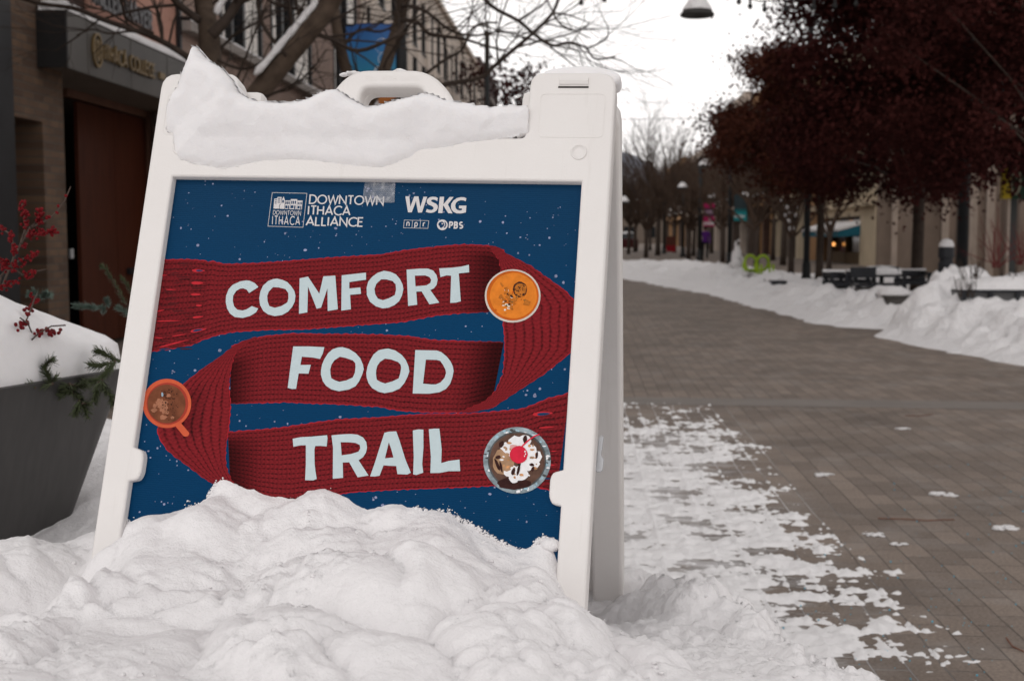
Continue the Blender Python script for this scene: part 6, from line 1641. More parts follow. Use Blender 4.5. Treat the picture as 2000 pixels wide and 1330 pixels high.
OAK2 = [(1760, -260), (1750, 220), (1800, 345), (1850, 372), (1905, 345), (1940, 318), (1990, 312), (2090, 320), (2200, 100), (2180, -260)]
OAK3 = [(1470, 120), (1455, 105), (1475, 166), (1520, 236), (1430, 206), (1388, 231), (1410, 268), (1402, 306), (1440, 328), (1465, 306), (1500, 341), (1560, 378), (1640, 366), (1600, 186), (1540, 90), (1500, 110)]
oak('big dark red-leaved oak over the black benches, its trunk just left of the bollard', 1790, 22.0, OAK1, 165, 85000, M_leaf, .088, 3)
oak('nearer dark red-leaved oak filling the top right corner', 2085, 18.0, OAK2, 120, 62000, M_leaf, .078, 9, sig=.24)
oak('russet-leaved oak farther off, at the left edge of the dark red crowns', 1600, 30.0, OAK3, 105, 34000, M_leaf2, .10, 4, sig=.25, tr=.09)
leafy_oak('sparse dark red-leaved tree beyond the dark post left of the board top', -2.9, 46.0, 6, .10, (-2.9, 46.0, 5.6), (1.9, 1.9, 1.9), 2600, M_leaf, .2, lobes=26, zmin=3.2, sig=.4)
leafy_oak('dark red-leaved oak close to the right edge of the street, behind the grey planter', 9.4, 24.5, 14, .12, (9.6, 24.5, 4.4), (3.0, 2.8, 2.6), 14000, M_leaf, .14, lobes=46, zmin=2.1, sig=.42)

def bare_far(label, X, Y, h, spread, seed, nb=9, mat=M_barkf, tr=.10, lv=(4, 4), name='bare_tree', snowfork=False):
    e = tree_thing(name, label, (X, Y, 0), 'bare trees down the street'); rs = random.Random(seed)
    t = MB(); fz = h * .28
    t.tube([(X, Y, -.05), (X, Y, .5), (X + .03, Y, fz)], [tr * 1.2, tr, tr * .9], 7)
    c = MB()
    for k in range(nb):
        a = 2 * PI * k / nb + rs.uniform(-.3, .3); d = Vector((math.cos(a) * spread, math.sin(a) * spread, rs.uniform(.7, 1.3))).normalized()
        p0 = Vector((X + .02, Y, fz * rs.uniform(.85, 1.25)))
        q, _ = wander(rs, p0, d, h * rs.uniform(.5, .72), 7, .09, .06)
        sprout(rs, c, q, tr * .5, tr * .12, 0, 2, [h * .26, h * .14], list(lv), 4, .7, .06)
    local(t.build('trunk', M_barkd, smooth=True), e); local(c.build('crown', mat), e)
    return e
xr = lambda px, Y: at_y(px, 462, Y).x
bare_far('tall bare tree with upright twigs against the white sky', xr(1285, 78), 78, 9.0, .55, 21, 12, lv=(9, 8), tr=.16)
bare_far('bare tree beside the tall one, nearer the pink banner', xr(1345, 64), 64, 5.8, .8, 22, 11, lv=(8, 7), tr=.12)
bare_far('bare tree low at the far end of the street', xr(1240, 95), 95, 7.0, .9, 23, 12, lv=(9, 8), tr=.14)
bare_far('bare tree between the pink and teal banners', xr(1412, 58), 58, 5.8, .9, 24, 10, lv=(8, 7), tr=.11)
bare_far('bare tree just right of the teal banner', xr(1478, 46), 46, 5.6, .9, 25, 10, lv=(8, 6), tr=.10)
bare_far('small bare tree with snow in its forks, beside the thick dark pole', xr(1546, 34.7), 34.7, 4.4, .75, 26, 8, lv=(7, 6), tr=.085)
bare_far('small bare tree before the teal awning', xr(1620, 40), 40, 4.4, .7, 27, 8, lv=(7, 5), tr=.085)
bare_far('farthest bare tree, hiding the low pale building', xr(1300, 120), 120, 8.4, .9, 28, 12, lv=(9, 8), tr=.16)
bare_far('bare tree at the back of the lime green chair', xr(1510, 62), 62, 7.5, .8, 30, 10, lv=(8, 7), tr=.12)
bare_far('bare tree over the umber brick shops', xr(1390, 88), 88, 7.6, .8, 31, 11, lv=(8, 7), tr=.14)
for k, (px, Y, h, lab) in enumerate(((1262, 70, 5.6, 'bare tree close behind the right edge of the board'), (1228, 84, 6.2, 'bare tree whose trunk is cut by the right edge of the board'), (1318, 92, 7.6, 'tall bare tree behind the red banner'), (1368, 110, 8.4, 'far bare tree straight behind the pink banner post'), (1440, 72, 7.0, 'bare tree behind the teal banner'), (1355, 76, 6.2, 'bare tree low behind the pink banner'), (1412, 96, 8.0, 'far bare tree between the two bright banners'), (1270, 104, 7.6, 'far bare tree under the tall upright one'), (1480, 80, 7.4, 'bare tree behind the russet crown'), (1530, 52, 6.4, 'bare tree under the russet crown'))):
    bare_far(lab, xr(px, Y), Y, h, .95, 60 + k, 13, lv=(10, 9), tr=.12)
b = MB(); rs = random.Random(3)
for (x, y, r) in ((1546, 446, 6), (1539, 432, 5), (1532, 421, 4), (1556, 421, 4.5), (1544, 415, 4), (1536, 405, 4), (1560, 405, 3.5), (1525, 392, 3.5)):
    p = at_y(x, y, 34.6); random.seed(x); b.ball(p, r / 2400 * 34.6, 0, .2, 8, 6, (1, 1, .8))
tag(b.build('fork_snow', M_snow_far, smooth=True), 'clumps of snow in the forks of the small bare tree by the dark pole', 'snow', 'snow caught on the bare limbs')

# ------------------------------------------------------------------ lamp posts, banners, hanging lamps, wires
M_post = plain('black_painted_steel', (0.013, 0.014, 0.015), .5, .2, 5)
def post(px, wpx, Y, top, label, X=None, sidearm=True):
    X = xr(px, Y) if X is None else X; r = wpx / 2400 * Y / 2
    e = empty('lamp_post', label, 'lamp post', (X, Y, 0), 'dark posts along the street')
    b = MB(); b.tube([(X, Y, -.02), (X, Y, top)], [r, r * .88], 12); local(b.build('pole', M_post, smooth=True), e)
    b = MB(); b.lathe([(r * 1.9, 0), (r * 1.9, .12), (r * 1.35, .2), (r * 1.3, .5), (r * 1.02, .56)], (X, Y, 0), 12); local(b.build('base', M_post, smooth=True), e)
    b = MB(); b.lathe([(r * .95, 0), (r * 1.2, .03), (r * 1.2, .10), (.001, .16)], (X, Y, top - .01), 12); local(b.build('cap', M_post, smooth=True), e)
    return e
def zY(px, py, Y): return at_y(px, py, Y).z
post(1880, 22, 19.3, 6.5, 'thick dark post in front of the stone building, at right')
post(1576, 12.5, 31.6, 6.5, 'thick dark post between the small bare trees and the black benches')
post(1425, 8, 49.6, 6.3, 'thin dark post carrying the teal banner')
post(1367, 8, 61.8, zY(1368, 312, 61.8), 'thin dark post carrying the pink banner')
post(1297, 5, 86, 6.0, 'farthest thin dark post, carrying the red banner')
post(786, 22, 17.0, 6.5, 'thick dark post behind the handle, carrying the blue banner')
post(952, 11, 33.0, zY(952, 70, 33), 'dark post rising left of the right shoulder of the board, cut off against the sky')
post(1334, 6, 72, 4.2, 'short dark post between the red banner and the pink banner')
M_bblue = None
def banner_mat():
    m, t, b = nodes_of('sky_blue_banner_cloth')
    tc = N(t, 'ShaderNodeTexCoord'); sp = N(t, 'ShaderNodeSeparateXYZ'); L(t, tc.outputs['Generated'], sp.inputs[0])
    nz_ = N(t, 'ShaderNodeTexNoise', Scale=4.0, Detail=3.0); L(t, tc.outputs['Generated'], nz_.inputs['Vector'])
    a = math_n(t, 'ADD', sp.outputs['Z'], math_n(t, 'MULTIPLY', math_n(t, 'SUBTRACT', nz_.outputs['Fac'], .5), .12))
    r = ramp(t, a, [(.12, (.42, .13, .02)), (.40, (.36, .115, .015)), (.47, (.10, .13, .02)), (.52, (.012, .20, .33)), (.8, (.010, .125, .34)), (1.0, (.012, .07, .25))])
    L(t, r.outputs[0], b.inputs['Base Color']); b.inputs['Roughness'].default_value = .6
    return m
def clothm(name, c): return plain(name, c, .65, .08, 3)
def banner(Y, x0, x1, y0, y1, mats, label, bands, marks=()):
    a = at_y(x0, y1, Y); c = at_y(x1, y0, Y)
    e = empty('banner', label, 'banner', (a.x, Y, a.z), 'banners hung on the dark posts')
    def sheet(name, u0, u1, v0, v1, m, off):
        b = MB(); n = 10
        for j in range(n + 1):
            for i in range(n + 1):
                u = u0 + (u1 - u0) * i / n; v = v0 + (v1 - v0) * j / n
                b.v.append((a.x + (c.x - a.x) * u, Y - .02 - off + .03 * math.sin(u * 5 + v * 2), a.z + (c.z - a.z) * v))
        for j in range(n):
            for i in range(n): k = j * (n + 1) + i; b.f.append((k, k + 1, k + n + 2, k + n + 1)); b.m.append(0)
        return local(b.build(name, m, smooth=True), e)
    for (v0, v1, m) in bands: sheet('cloth', 0, 1, v0, v1, m, 0)
    for (u0, u1, v0, v1, m) in marks: sheet('print', u0, u1, v0, v1, m, .008)
    b = MB()
    for v in (0.003, .997): z = a.z + (c.z - a.z) * v; b.tube([(a.x - .1 * (1 if x1 > x0 else -1) * 0, Y, z), (c.x, Y, z)], .016, 6)
    local(b.build('arm', M_post), e)
    return e, a, c
bm_ = banner_mat(); W_ = clothm('white_banner_print', (.55, .55, .56)); O_ = clothm('orange_banner_print', (.50, .14, .02))
e, a, c = banner(17.0, 678, 776, 48, 262, None, 'sky blue banner with orange pumpkins, behind the handle', [(0, 1, bm_)], [(.12, .30, .12, .24, W_), (.45, .63, .10, .30, W_), (.36, .45, .26, .31, W_)])
# pale swirl and pumpkins printed on it
b = MB()
for k in range(3):
    cx_, cz_, r_ = a.x + (c.x - a.x) * (.70 + .05 * math.sin(k * 2)), a.z + (c.z - a.z) * (.80 - .12 * k), .085 - .008 * k
    pts = [(cx_ + r_ * math.cos(t * .5), 16.965 - .002 * k, cz_ + r_ * 1.15 * math.sin(t * .5)) for t in range(13)]
    b.tube(pts, .016, 4)
local(b.build('print', W_), e)
b = MB()
for k, (u, v, r_) in enumerate(((.40, .36, .095), (.78, .20, .10), (.20, .20, .09))):
    cx_, cz_ = a.x + (c.x - a.x) * u, a.z + (c.z - a.z) * v; b.add([(cx_ + r_ * math.cos(t * PI / 8), 16.962 - .001 * k, cz_ + r_ * .8 * math.sin(t * PI / 8)) for t in range(16)], [tuple(range(16))])
local(b.build('print', O_), e)
T1, T2, PK, PK2, RD, WT = clothm('teal_banner', (.008, .20, .215)), clothm('dark_banner', (.022, .035, .04)), clothm('magenta_banner', (.30, .008, .075)), clothm('plum_banner', (.075, .02, .045)), clothm('red_banner', (.24, .006, .012)), clothm('banner_lettering', (.55, .56, .57))
banner(49.6, 1433, 1459, 380, 432, None, 'teal banner with small white lettering on a thin dark post', [(0, .34, T1), (.34, .46, clothm('deep_teal_banner', (.006, .09, .10))), (.46, 1, T2)], [(.06, .14, .13, .22, WT), (.18, .30, .13, .22, WT), (.36, .46, .13, .24, WT), (.52, .66, .13, .23, WT), (.72, .84, .14, .21, WT)])
banner(61.8, 1374, 1396, 397, 443, None, 'pink banner with white lettering, left of the teal banner', [(0, .42, PK), (.42, .8, PK2), (.8, 1, PK)], [(.05, .2, .08, .2, WT), (.26, .36, .08, .2, WT), (.42, .6, .08, .2, WT), (.66, .9, .08, .2, WT), (.5, .7, .26, .36, WT), (.1, .8, .56, .68, clothm('lilac_banner_print', (.30, .22, .30)))])
banner(86, 1301, 1320, 462, 492, None, 'small red banner low down, farthest along the street', [(0, .42, RD), (.42, 1, clothm('rust_banner', (.10, .03, .018)))], [])
banner(18.0, 1938, 1962, 158, 182, None, 'teal banner half hidden among the dark red leaves', [(0, 1, T1)], [(.2, .4, .3, .7, WT), (.5, .7, .3, .7, WT)])

M_lampm = plain('dark_lamp_shade', (0.035, 0.032, 0.030), .55, .2, 4)
M_wire = plain('black_cable', (0.02, 0.02, 0.02), .6, .1, 3)
M_bulbg = plain('frosted_bulb', (0.35, 0.33, 0.30), .4, .1, 5)
def pendant(px, py, Y, dia, label, wired=True):
    p = at_y(px, py, Y); X, Z = p.x, p.z; r = dia / 2
    e = empty('hanging_lamp', label, 'hanging lamp', p, 'snow-capped lamps hung over the street')
    b = MB(); b.lathe([(.001, .62 * r), (.12 * r, .62 * r), (.16 * r, .46 * r), (.30 * r, .40 * r), (.72 * r, .02 * r), (.98 * r, -.26 * r), (1.0 * r, -.36 * r), (.93 * r, -.40 * r), (.6 * r, -.30 * r), (.001, -.24 * r)], (X, Y, Z), 22); local(b.build('shade', M_lampm, smooth=True), e)
    b = MB(); b.tube([(X, Y, Z + .6 * r), (X, Y, Z + .6 * r + .30)], .012, 5); local(b.build('stem', M_wire), e)
    b = MB(); b.lathe([(.001, .80 * r), (.24 * r, .76 * r), (.50 * r, .54 * r), (.74 * r, .20 * r), (.86 * r, -.02 * r), (.87 * r, -.08 * r), (.80 * r, -.06 * r)], (X, Y, Z), 22); o = b.build('lamp_snow', M_snow_far, smooth=True)
    tag(o, 'snow capping the ' + label, 'snow', 'snow on the hanging lamps')
    return Vector((X, Y, Z + .6 * r + .28))
def wire(pts, label, bulbs=0, r=.008):
    e = empty('string_lights' if bulbs else 'overhead_cable', label, 'cable', pts[0], 'cables strung over the street')
    P = []
    for k in range(len(pts) - 1):
        for i in range(16):
            t = i / 16; P.append(pts[k].lerp(pts[k + 1], t) - Vector((0, 0, .10 * (pts[k + 1] - pts[k]).length / 10 * 4 * t * (1 - t))))
    P.append(pts[-1]); b = MB(); b.tube(P, r, 5); local(b.build('cable', M_wire), e)
    for k in range(bulbs):
        q = P[int((k + .5) / bulbs * (len(P) - 1))]; b = MB(); k_ = .45 if r < .0075 else 1.0; b.lathe([(a_ * k_, c_ * k_) for a_, c_ in ((.001, .0), (.016, -.005), (.016, -.05), (.012, -.055), (.030, -.09), (.026, -.12), (.001, -.135))], tuple(q), 8); local(b.build('bulb', M_wire, smooth=True), e)
t1 = pendant(1362, 19, 15.4, .42, 'biggest hanging lamp at the top of the picture')
for (x, y, Y, d, lab) in ((1376, 322, 53, .58, 'hanging lamp above the pink banner'), (1333, 365, 60, .56, 'hanging lamp left of the pink banner'), (1390, 385, 72, .56, 'hanging lamp right of the pink banner top'), (1218, 393, 58, .6, 'hanging lamp half hidden by the right edge of the board'), (1241, 415, 96, .56, 'small hanging lamp low against the far twigs'), (1240, 431, 120, .5, 'smallest, lowest hanging lamp down the street'), (1455, 384, 55, .5, 'dim hanging lamp above the teal banner')):
    pendant(x, y, Y, d, lab)
wire([at_y(1120, -8, 15.4), t1, at_y(1480, 3, 15.4), at_y(1700, -10, 15.4)], 'string of small bulbs crossing the top of the picture', 15)
wire([at_y(1100, 231, 30), at_y(1300, 232, 30), at_y(1420, 229, 30), at_y(1560, 205, 30)], 'string of tiny bulbs crossing the white sky right of the board', 14, .007)
wire([at_y(1100, 198, 38), at_y(1250, 201, 38), at_y(1352, 201, 38), at_y(1560, 185, 38)], 'upper faint cable across the white sky', 0, .006)
wire([at_y(1352, 201, 38), at_y(1366, 245, 45), at_y(1374, 305, 53)], 'slanting cable down to the lamp above the pink banner', 0, .006)
wire([at_y(1312, 340, 60), at_y(1322, 356, 60), at_y(1333, 358, 60), at_y(1352, 330, 60), at_y(1366, 315, 61.8)], 'thin cable holding the lamp left of the pink banner', 0, .008)

# ------------------------------------------------------------------ street furniture on the right
M_blk = plain('black_furniture', (0.020, 0.021, 0.025), .5, .2, 6)
M_gplant = plain('grey_metal_planter', (0.105, 0.103, 0.105), .55, .12, 4, metal=.2)
M_concr = plain('weathered_grey_box', (0.085, 0.078, 0.072), .8, .2, 4)
def gz(px, py, Y): return at_y(px, py, Y)
def bench(x0, x1, y0, y1, Y, label, slats=3):
    a, c = gz(x0, y1, Y), gz(x1, y0, Y); w_ = c.x - a.x; ht = c.z
    e = empty('park_bench', label, 'bench', (a.x + w_ / 2, Y, 0), 'black benches behind the snow banks')
    b = MB()
    for k in range(slats): z1 = ht - k * .13; b.box((a.x, Y - .03, z1 - .115), (c.x, Y + .03, z1))
    local(b.build('backrest', M_blk, bevel=.008), e)
    b = MB()
    for k in range(3): b.box((a.x, Y - .5 + k * .15, .40), (c.x, Y - .37 + k * .15, .44))
    local(b.build('seat', M_blk, bevel=.006), e)
    for s in (0, 1):
        x = a.x + .03 if s == 0 else c.x - .09
        b = MB(); b.box((x, Y - .48, 0), (x + .06, Y - .42, .60)); b.box((x, Y - .025, 0), (x + .06, Y + .029, ht - .02)); b.box((x, Y - .47, .56), (x + .06, Y - .031, .60)); local(b.build('leg', M_blk), e)
    b = MB(); n = 14
    for i in range(n + 1):
        x = a.x + w_ * i / n
        for (yy, hh) in ((-.035, .0), (-.03, .02), (0, .035 + .01 * noise.noise((x * 4, Y, 1))), (.03, .02), (.035, 0)): b.v.append((x, Y + yy, ht + hh))
    for i in range(n):
        for k in range(4): q = i * 5 + k; b.f.append((q, q + 5, q + 6, q + 1)); b.m.append(0)
    tag(b.build('bench_snow', M_snow_far, smooth=True), 'snow on the back of the ' + label, 'snow', 'snow lying on the street furniture')
bench(1606, 1650, 531, 568, 20.5, 'leftmost black bench behind the middle snow bank')
bench(1652, 1702, 530, 556, 21.0, 'second black bench, left of the round snowy table')
bench(1746, 1808, 528, 552, 21.5, 'black bench below the oak trunk', 2)
p = gz(1722, 536, 20.2)
e = empty('round_table', 'round black table under a thick disc of snow', 'table', (p.x, 20.2, 0))
b = MB(); b.lathe([(.001, p.z - .03), (.30, p.z - .03), (.31, p.z), (.001, p.z)], (p.x, 20.2, 0), 22); local(b.build('tabletop', M_blk, smooth=False), e)
b = MB(); b.tube([(p.x, 20.2, 0), (p.x, 20.2, p.z - .03)], .035, 10); local(b.build('leg', M_blk), e)
b = MB(); b.lathe([(.001, .02), (.25, .02), (.27, .0), (.28, -.01)], (p.x, 20.2, .0), 20); local(b.build('base', M_blk), e)
b = MB(); b.lathe([(.300, p.z + .001), (.31, p.z + .04), (.29, p.z + .10), (.2, p.z + .135), (.001, p.z + .145)], (p.x, 20.2, 0), 22)
tag(b.build('table_snow', M_snow_far, smooth=True), 'thick flat disc of snow on the round black table', 'snow', 'snow lying on the street furniture')
for (x, y0, y1, Y, lab) in ((1691, 555, 570, 19.4, 'small black chair in front of the round snowy table'), (1736, 552, 572, 19.8, 'small black chair right of the round snowy table')):
    a = gz(x, y0, Y); e = empty('cafe_chair', lab, 'chair', (a.x, Y, 0), 'chairs at the round table')
    b = MB(); b.box((a.x - .2, Y - .2, .43), (a.x + .2, Y + .2, .46)); local(b.build('seat', M_blk, bevel=.01), e)
    b = MB(); b.box((a.x - .2, Y + .18, .55), (a.x + .2, Y + .21, max(.72, a.z + .0))); local(b.build('backrest', M_blk, bevel=.01), e)
    for sx in (-1, 1):
        for sy in (-1, 1): b = MB(); b.tube([(a.x + sx * .18, Y + sy * .18, 0), (a.x + sx * .18, Y + sy * .19, .429 if sy < 0 else .6)], .014, 6); local(b.build('leg', M_blk), e)
# litter bin / bollard with a snow dome
p = gz(1848, 500, 17.6); r = .105
e = empty('bollard', 'stout black bollard with a grooved neck and a dome of snow', 'bollard', (p.x, 17.6, 0))
ht = zY(1848, 478, 17.6)
b = MB(); b.lathe([(r * 1.0, 0), (r * 1.0, ht - .26), (r * .86, ht - .24), (r * .86, ht - .19), (r * 1.04, ht - .18), (r * 1.04, ht - .07), (r * .95, ht - .03), (r * .6, ht + .02), (.001, ht + .04)], (p.x, 17.6, 0), 22); local(b.build('body', M_blk, smooth=True), e).data.set_sharp_from_angle(angle=math.radians(35))
b = MB(); b.lathe([(r * 1.0, ht - .03), (r * .98, ht + .01), (r * .75, ht + .055), (r * .35, ht + .08), (.001, ht + .085)], (p.x, 17.6, 0), 20); tag(b.build('bollard_snow', M_snow_far, smooth=True), 'dome of snow on the stout black bollard', 'snow', 'snow lying on the street furniture')
# grey planters sunk in the bank
a, c = gz(1882, 591, 14.9), gz(2030, 568, 14.9)
e = empty('planter_box', 'long grey panelled planter sunk in the nearest snow bank', 'planter', ((a.x + c.x) / 2, 15.2, 0), 'grey planters in the snow banks')
ht = c.z
b = MB(); b.box((a.x, 14.95, 0), (c.x, 15.7, ht - .02)); local(b.build('body', M_gplant), e)
b = MB(); b.box((a.x - .03, 14.90, ht - .02), (c.x + .03, 14.96, ht + .01)); b.box((a.x - .03, 15.69, ht - .02), (c.x + .03, 15.73, ht + .01)); local(b.build('rim', M_blk), e)
for px in (1884, 1937, 1990): q = gz(px, 570, 14.9); b = MB(); b.box((q.x - .025, 14.91, 0), (q.x + .025, 14.949, ht - .021)); local(b.build('rib', M_blk), e)
b = MB(); n = 26
for j in range(9):
    for i in range(n + 1):
        x = a.x + (c.x - a.x) * i / n; y = 14.9 + .8 * j / 8; ed = min(1, min(j, 8 - j) / 2.5, min(i, n - i) / 3)
        b.v.append((x, y, ht + .0 + ed * (.16 + .08 * noise.noise((x * 1.6, y * 2, 3)))))
for j in range(8):
    for i in range(n): k = j * (n + 1) + i; b.f.append((k, k + 1, k + n + 2, k + n + 1)); b.m.append(0)
tag(b.build('planter_snow', M_snow_far, smooth=True), 'rounded snow filling the long grey planter', 'snow', 'snow lying on the street furniture')
a, c = gz(1733, 622, 16.6), gz(1778, 582, 16.6)
e = empty('planter_box', 'small weathered grey planter between two snow banks', 'planter', ((a.x + c.x) / 2, 16.9, 0), 'grey planters in the snow banks')
b = MB(); b.box((a.x, 16.6, 0), (c.x, 17.2, c.z)); local(b.build('body', M_concr, bevel=.01), e)
b = MB(); b.box((a.x - .02, 16.58, c.z + .001), (c.x + .02, 17.22, c.z + .03)); local(b.build('rim', M_concr), e)
b = MB(); b.ball(((a.x + c.x) / 2 + .02, 16.95, c.z + .03), .19, 0, .1, 14, 8, (1.2, 1.3, .6)); tag(b.build('planter_snow', M_snow_far, smooth=True), 'cap of snow on the small weathered planter', 'snow', 'snow lying on the street furniture')
a, c = gz(1497, 556, 26), gz(1525, 548, 26)
e = empty('planter_box', 'low dark planter showing through the long snow bank', 'planter', ((a.x + c.x) / 2, 26.3, 0), 'grey planters in the snow banks')
b = MB(); b.box((a.x, 25.2, 0), (c.x, 26.4, c.z + .02)); local(b.build('body', M_blk), e)
b = MB(); b.ball(((a.x + c.x) / 2, 25.9, c.z), .2, 0, .15, 12, 8, (1, 1.6, .6)); tag(b.build('planter_snow', M_snow_far, smooth=True), 'snow heaped in the low dark planter', 'snow', 'snow lying on the street furniture')
# twiggy plants poking through the nearest bank
M_redtwig = plain('red_twig', (0.11, 0.018, 0.018), .7, .2, 10)
def twigs(px, py, Y, n, ln, mat, label, seed, name='bare_shrub', spread=.5):
    p = gz(px, py, Y); e = empty(name, label, 'shrub', p, 'dead plants poking out of the snow'); rs = random.Random(seed); b = MB()
    for k in range(n):
        d = Vector((rs.gauss(0, spread), rs.gauss(0, spread), 1)).normalized(); q, _ = wander(rs, p + Vector((rs.gauss(0, .05), rs.gauss(0, .05), -.12)), d, ln * rs.uniform(.6, 1.1), 5, .12, .0)
        sprout(rs, b, q, .008, .003, 0, 1, [ln * .35], [3], 4, .7)
    local(b.build('stems', mat), e)
twigs(1945, 505, 16.6, 14, .75, M_redtwig, 'red twigs before the stone building, behind the nearest bank', 2)
twigs(1900, 535, 15.3, 12, .35, M_barkd, 'dark dead stems on the crest of the nearest bank', 3)
twigs(1888, 560, 14.9, 9, .25, M_barkd, 'small dark plant just above the grey planter', 4)
twigs(1975, 548, 15.4, 12, .30, M_barkd, 'dark plant at the right edge above the grey planter', 5)
twigs(1995, 500, 17.4, 12, .6, M_redtwig, 'red twigs at the very right edge of the picture', 6)
twigs(1462, 545, 27, 14, .4, M_barkd, 'dead stems sticking out of the long bank', 7)
# lime chair
M_lime = plain('lime_plastic', (0.25, 0.36, 0.02), .45, .1, 6)
p = gz(1476, 522, 30.0); Y = 30.0
def ring_chair(label, px, tilt, seed):
    q = gz(px, 514, Y); e = empty('garden_chair', label, 'chair', (q.x, Y, 0), 'lime green garden chairs')
    cz = q.z; R_ = .145
    b = MB(); pts = [(q.x + R_ * math.cos(t * PI / 10), Y + tilt * math.sin(t * PI / 10) * .1, cz + R_ * 1.25 * math.sin(t * PI / 10)) for t in range(21)]; b.tube(pts, .038, 8); local(b.build('backrest', M_lime, smooth=True), e)
    b = MB(); b.box((q.x - .2, Y - .5, cz - .28), (q.x + .2, Y - .02, cz - .23)); local(b.build('seat', M_lime, bevel=.01), e)
    for sx in (-1, 1):
        b = MB(); b.tube([(q.x + sx * .19, Y - .48, 0), (q.x + sx * .19, Y - .46, cz - .02)], .03, 7); b.tube([(q.x + sx * .19, Y - .02, 0), (q.x + sx * .17, Y, cz)], .03, 7); local(b.build('leg', M_lime), e)
ring_chair('lime green ring-backed chair, left of the pair', 1466, 1, 0); ring_chair('lime green ring-backed chair, right of the pair', 1489, -1, 1)
# small snow-covered fir by the chairs
e = tree_thing('snowy_shrub', 'narrow snow-plastered shrub just left of the lime green chairs', (gz(1440, 500, 31).x, 31, 0), None); q = gz(1440, 500, 31)
b = MB(); b.tube([(q.x, 31, 0), (q.x, 31, zY(1440, 468, 31))], .02, 5); local(b.build('trunk', M_barkd), e)
b = MB()
for k in range(16): random.seed(k); z = .25 + (zY(1440, 470, 31) - .25) * (k / 15) ** .9; b.ball((q.x + random.uniform(-.10, .10) * (1.2 - k / 15), 31 + random.uniform(-.1, .1), z), .20 - .0112 * k, 0, .25, 8, 6)
local(b.build('crown', M_snow_far, smooth=True), e)
# yellow and green bank sign on a post
M_yl = plain('yellow_sign', (0.42, 0.30, 0.010), .5, .05, 4); M_gn = plain('dark_green_sign', (0.012, 0.045, 0.022), .5, .1, 4); M_crm = plain('cream_sign_ring', (0.42, 0.40, 0.28), .5, .05, 4)
YS = 24.0; a, c = gz(1956, 389, YS), gz(1974, 344, YS); g1 = gz(1995, 330, YS)
e = empty('post_sign', 'yellow and dark green sign with a cream ring at the right edge', 'sign', (gz(1968, 500, YS).x, YS, 0))
b = MB(); q = gz(1968, 500, YS); b.box((q.x - .025, YS, 0), (q.x + .025, YS + .1, a.z)); local(b.build('post', M_stone2), e)
b = MB(); q2 = gz(1984, 500, YS); b.box((q.x + .03, YS + .02, 0), (q2.x, YS + .12, a.z)); local(b.build('pylon', plain('grey_pylon', (.05, .052, .05), .6, .1, 4)), e)
b = MB(); b.box((a.x, YS - .08, a.z), (c.x, YS + .1, c.z + .14)); yp = local(b.build('yellow_panel', M_yl, bevel=.008), e)
b = MB(); b.box((c.x + .003, YS - .08, a.z), (gz(2025, 389, YS).x, YS + .1, g1.z + .15)); gp = local(b.build('green_panel', M_gn, bevel=.008), e)
b = MB(); cx_, cz_ = gz(1981, 356, YS).x, gz(1981, 356, YS).z; rx_, rz_ = 8.5 / 2400 * YS, 23 / 2400 * YS
b.tube([(cx_ + rx_ * math.cos(t * PI / 14), YS - .085, cz_ + rz_ * math.sin(t * PI / 14)) for t in range(29)], .018, 5); under(local(b.build('ring_emblem', M_crm), e), e, gp)
b = MB()
for k in range(3): b.box((a.x + .06, YS - .084, a.z + .10 + k * .10), (c.x - .06, YS - .081, a.z + .14 + k * .10))
under(local(b.build('lettering', M_gn), e), e, yp)
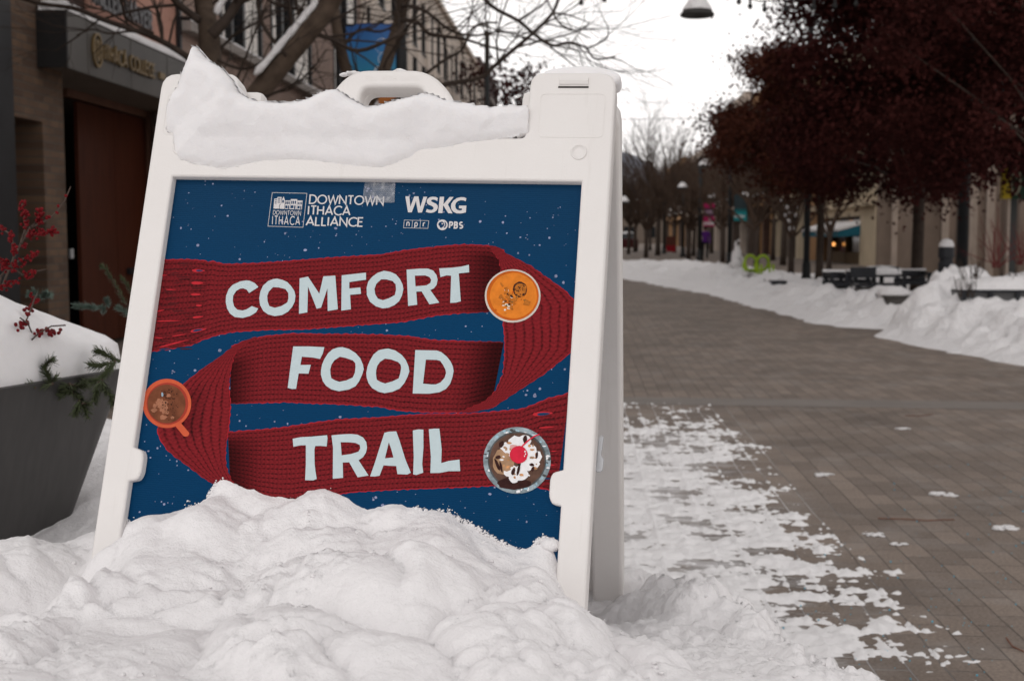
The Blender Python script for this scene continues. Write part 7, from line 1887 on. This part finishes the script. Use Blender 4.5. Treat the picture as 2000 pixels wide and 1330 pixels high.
# passers-by and things on the far pavement
def person(px, py, Y, label, top_m, leg_m, hair_m, face=0.0, ht=1.70):
    q = at_y(px, py, Y); x = q.x; b = MB()
    e = empty('person', label, 'person', (x, Y, 0))
    me = bpy.data.meshes.new('body'); s = ht / 1.70
    V = [(0, 0, .95), (0, 0, 1.15), (0, .01, 1.40), (0, .01, 1.50), (0, -.01, 1.60), (.10, 0, .90), (.11, -.06, .50), (.11, .04, .08), (.11, -.12, .04), (-.10, 0, .90), (-.11, .08, .50), (-.11, .16, .08), (-.11, .02, .04), (.19, .01, 1.38), (.25, .03, 1.10), (.22, -.10, .90), (.22, -.14, .82), (-.19, .01, 1.38), (-.25, .0, 1.10), (-.22, -.12, .92), (-.22, -.16, .84)]
    Ed = [(0, 1), (1, 2), (2, 3), (3, 4), (0, 5), (5, 6), (6, 7), (7, 8), (0, 9), (9, 10), (10, 11), (11, 12), (2, 13), (13, 14), (14, 15), (15, 16), (2, 17), (17, 18), (18, 19), (19, 20)]
    Rr = [.15, .14, .16, .06, .10, .095, .07, .05, .045, .095, .07, .05, .045, .075, .055, .045, .04, .075, .055, .045, .04]
    me.from_pydata([(x + v[0] * s, Y + v[1] * s, v[2] * s) for v in V], Ed, []); o = bpy.data.objects.new('body', me); COL.objects.link(o)
    sk = o.modifiers.new('skin', 'SKIN'); sv = me.skin_vertices[0].data
    for i, r_ in enumerate(Rr): sv[i].radius = (r_ * s, r_ * s)
    sv[0].use_root = True; sub = o.modifiers.new('sub', 'SUBSURF'); sub.levels = 1; sub.render_levels = 1
    m2 = bpy.data.meshes.new_from_object(o.evaluated_get(bpy.context.evaluated_depsgraph_get())); bpy.data.objects.remove(o)
    m2.name = 'body'; m2.materials.clear(); m2.materials.append(top_m); m2.materials.append(leg_m); m2.materials.append(plain('skin', (.38, .22, .16), .6, .05, 5))
    for p_ in m2.polygons:
        z = p_.center.z / s; p_.material_index = 1 if z < .92 and abs(p_.center.x - x) < .20 * s else (2 if z > 1.47 else 0); p_.use_smooth = True
    o = bpy.data.objects.new('body', m2); COL.objects.link(o); local(o, e)
    b = MB(); b.ball((x, Y + .02, 1.63 * s), .105 * s, seg=12, rings=8, sc=(1, 1.05, 1.15)); local(b.build('hair', hair_m, smooth=True), e)
person(1377, 500, 66, 'person in a purple jacket and dark trousers walking by the shops', plain('purple_jacket', (.10, .02, .20), .8, .1, 5), plain('dark_trousers', (.015, .015, .018), .8, .1, 5), plain('dark_hair', (.02, .014, .01), .7, .1, 5))
M_carb = plain('dark_red_car_paint', (0.06, 0.012, 0.012), .25, .05, 4); M_tyre = plain('tyre', (0.012, 0.012, 0.012), .9, .1, 5)
q = at_y(1226, 515, 100); x = q.x
e = empty('parked_car', 'small dark car with a snowy roof at the far end of the street', 'car', (x, 100, 0))
b = MB(); prof = [(-.85, .28), (.85, .28), (.86, .75), (.80, .95), (.66, 1.02), (-.66, 1.02), (-.80, .95), (-.86, .75)]; top_ = [(.62, 1.45), (-.62, 1.45)]
n = len(prof); b.v += [(x + p_[0], 100 + yy, p_[1]) for yy in (0, 3.9) for p_ in prof]
for i in range(n): k = (i + 1) % n; b.f.append((i, k, n + k, n + i)); b.m.append(0)
b.f += [tuple(reversed(range(n))), tuple(range(n, 2 * n))]; b.m += [0, 0]; local(b.build('body', M_carb, bevel=.05), e)
b = MB(); b.hexa([(x - .68, 100.9, 1.021), (x + .68, 100.9, 1.021), (x + .68, 103.4, 1.021), (x - .68, 103.4, 1.021), (x - .55, 101.5, 1.45), (x + .55, 101.5, 1.45), (x + .55, 103, 1.45), (x - .55, 103, 1.45)]); local(b.build('cabin', M_glass), e)
for sx in (-1, 1):
    for yy in (.7, 3.1): b = MB(); b.tube([(x + sx * .62, 100 + yy, .30), (x + sx * .84, 100 + yy, .30)], .30, 16); local(b.build('wheel', M_tyre), e)
    b = MB(); b.ball((x + sx * .6, 99.98, .72), .10, seg=8, rings=6, sc=(1.3, .4, .8)); local(b.build('headlight', plain('headlight_glass', (.5, .5, .5), .2, .05, 4)), e)
b = MB(); b.ball((x, 102.2, 1.45), .62, 0, .05, 14, 8, (.95, 1.3, .22)); tag(b.build('car_snow', M_snow_far, smooth=True), 'snow on the roof of the far dark car', 'snow', 'snow lying on the street furniture')
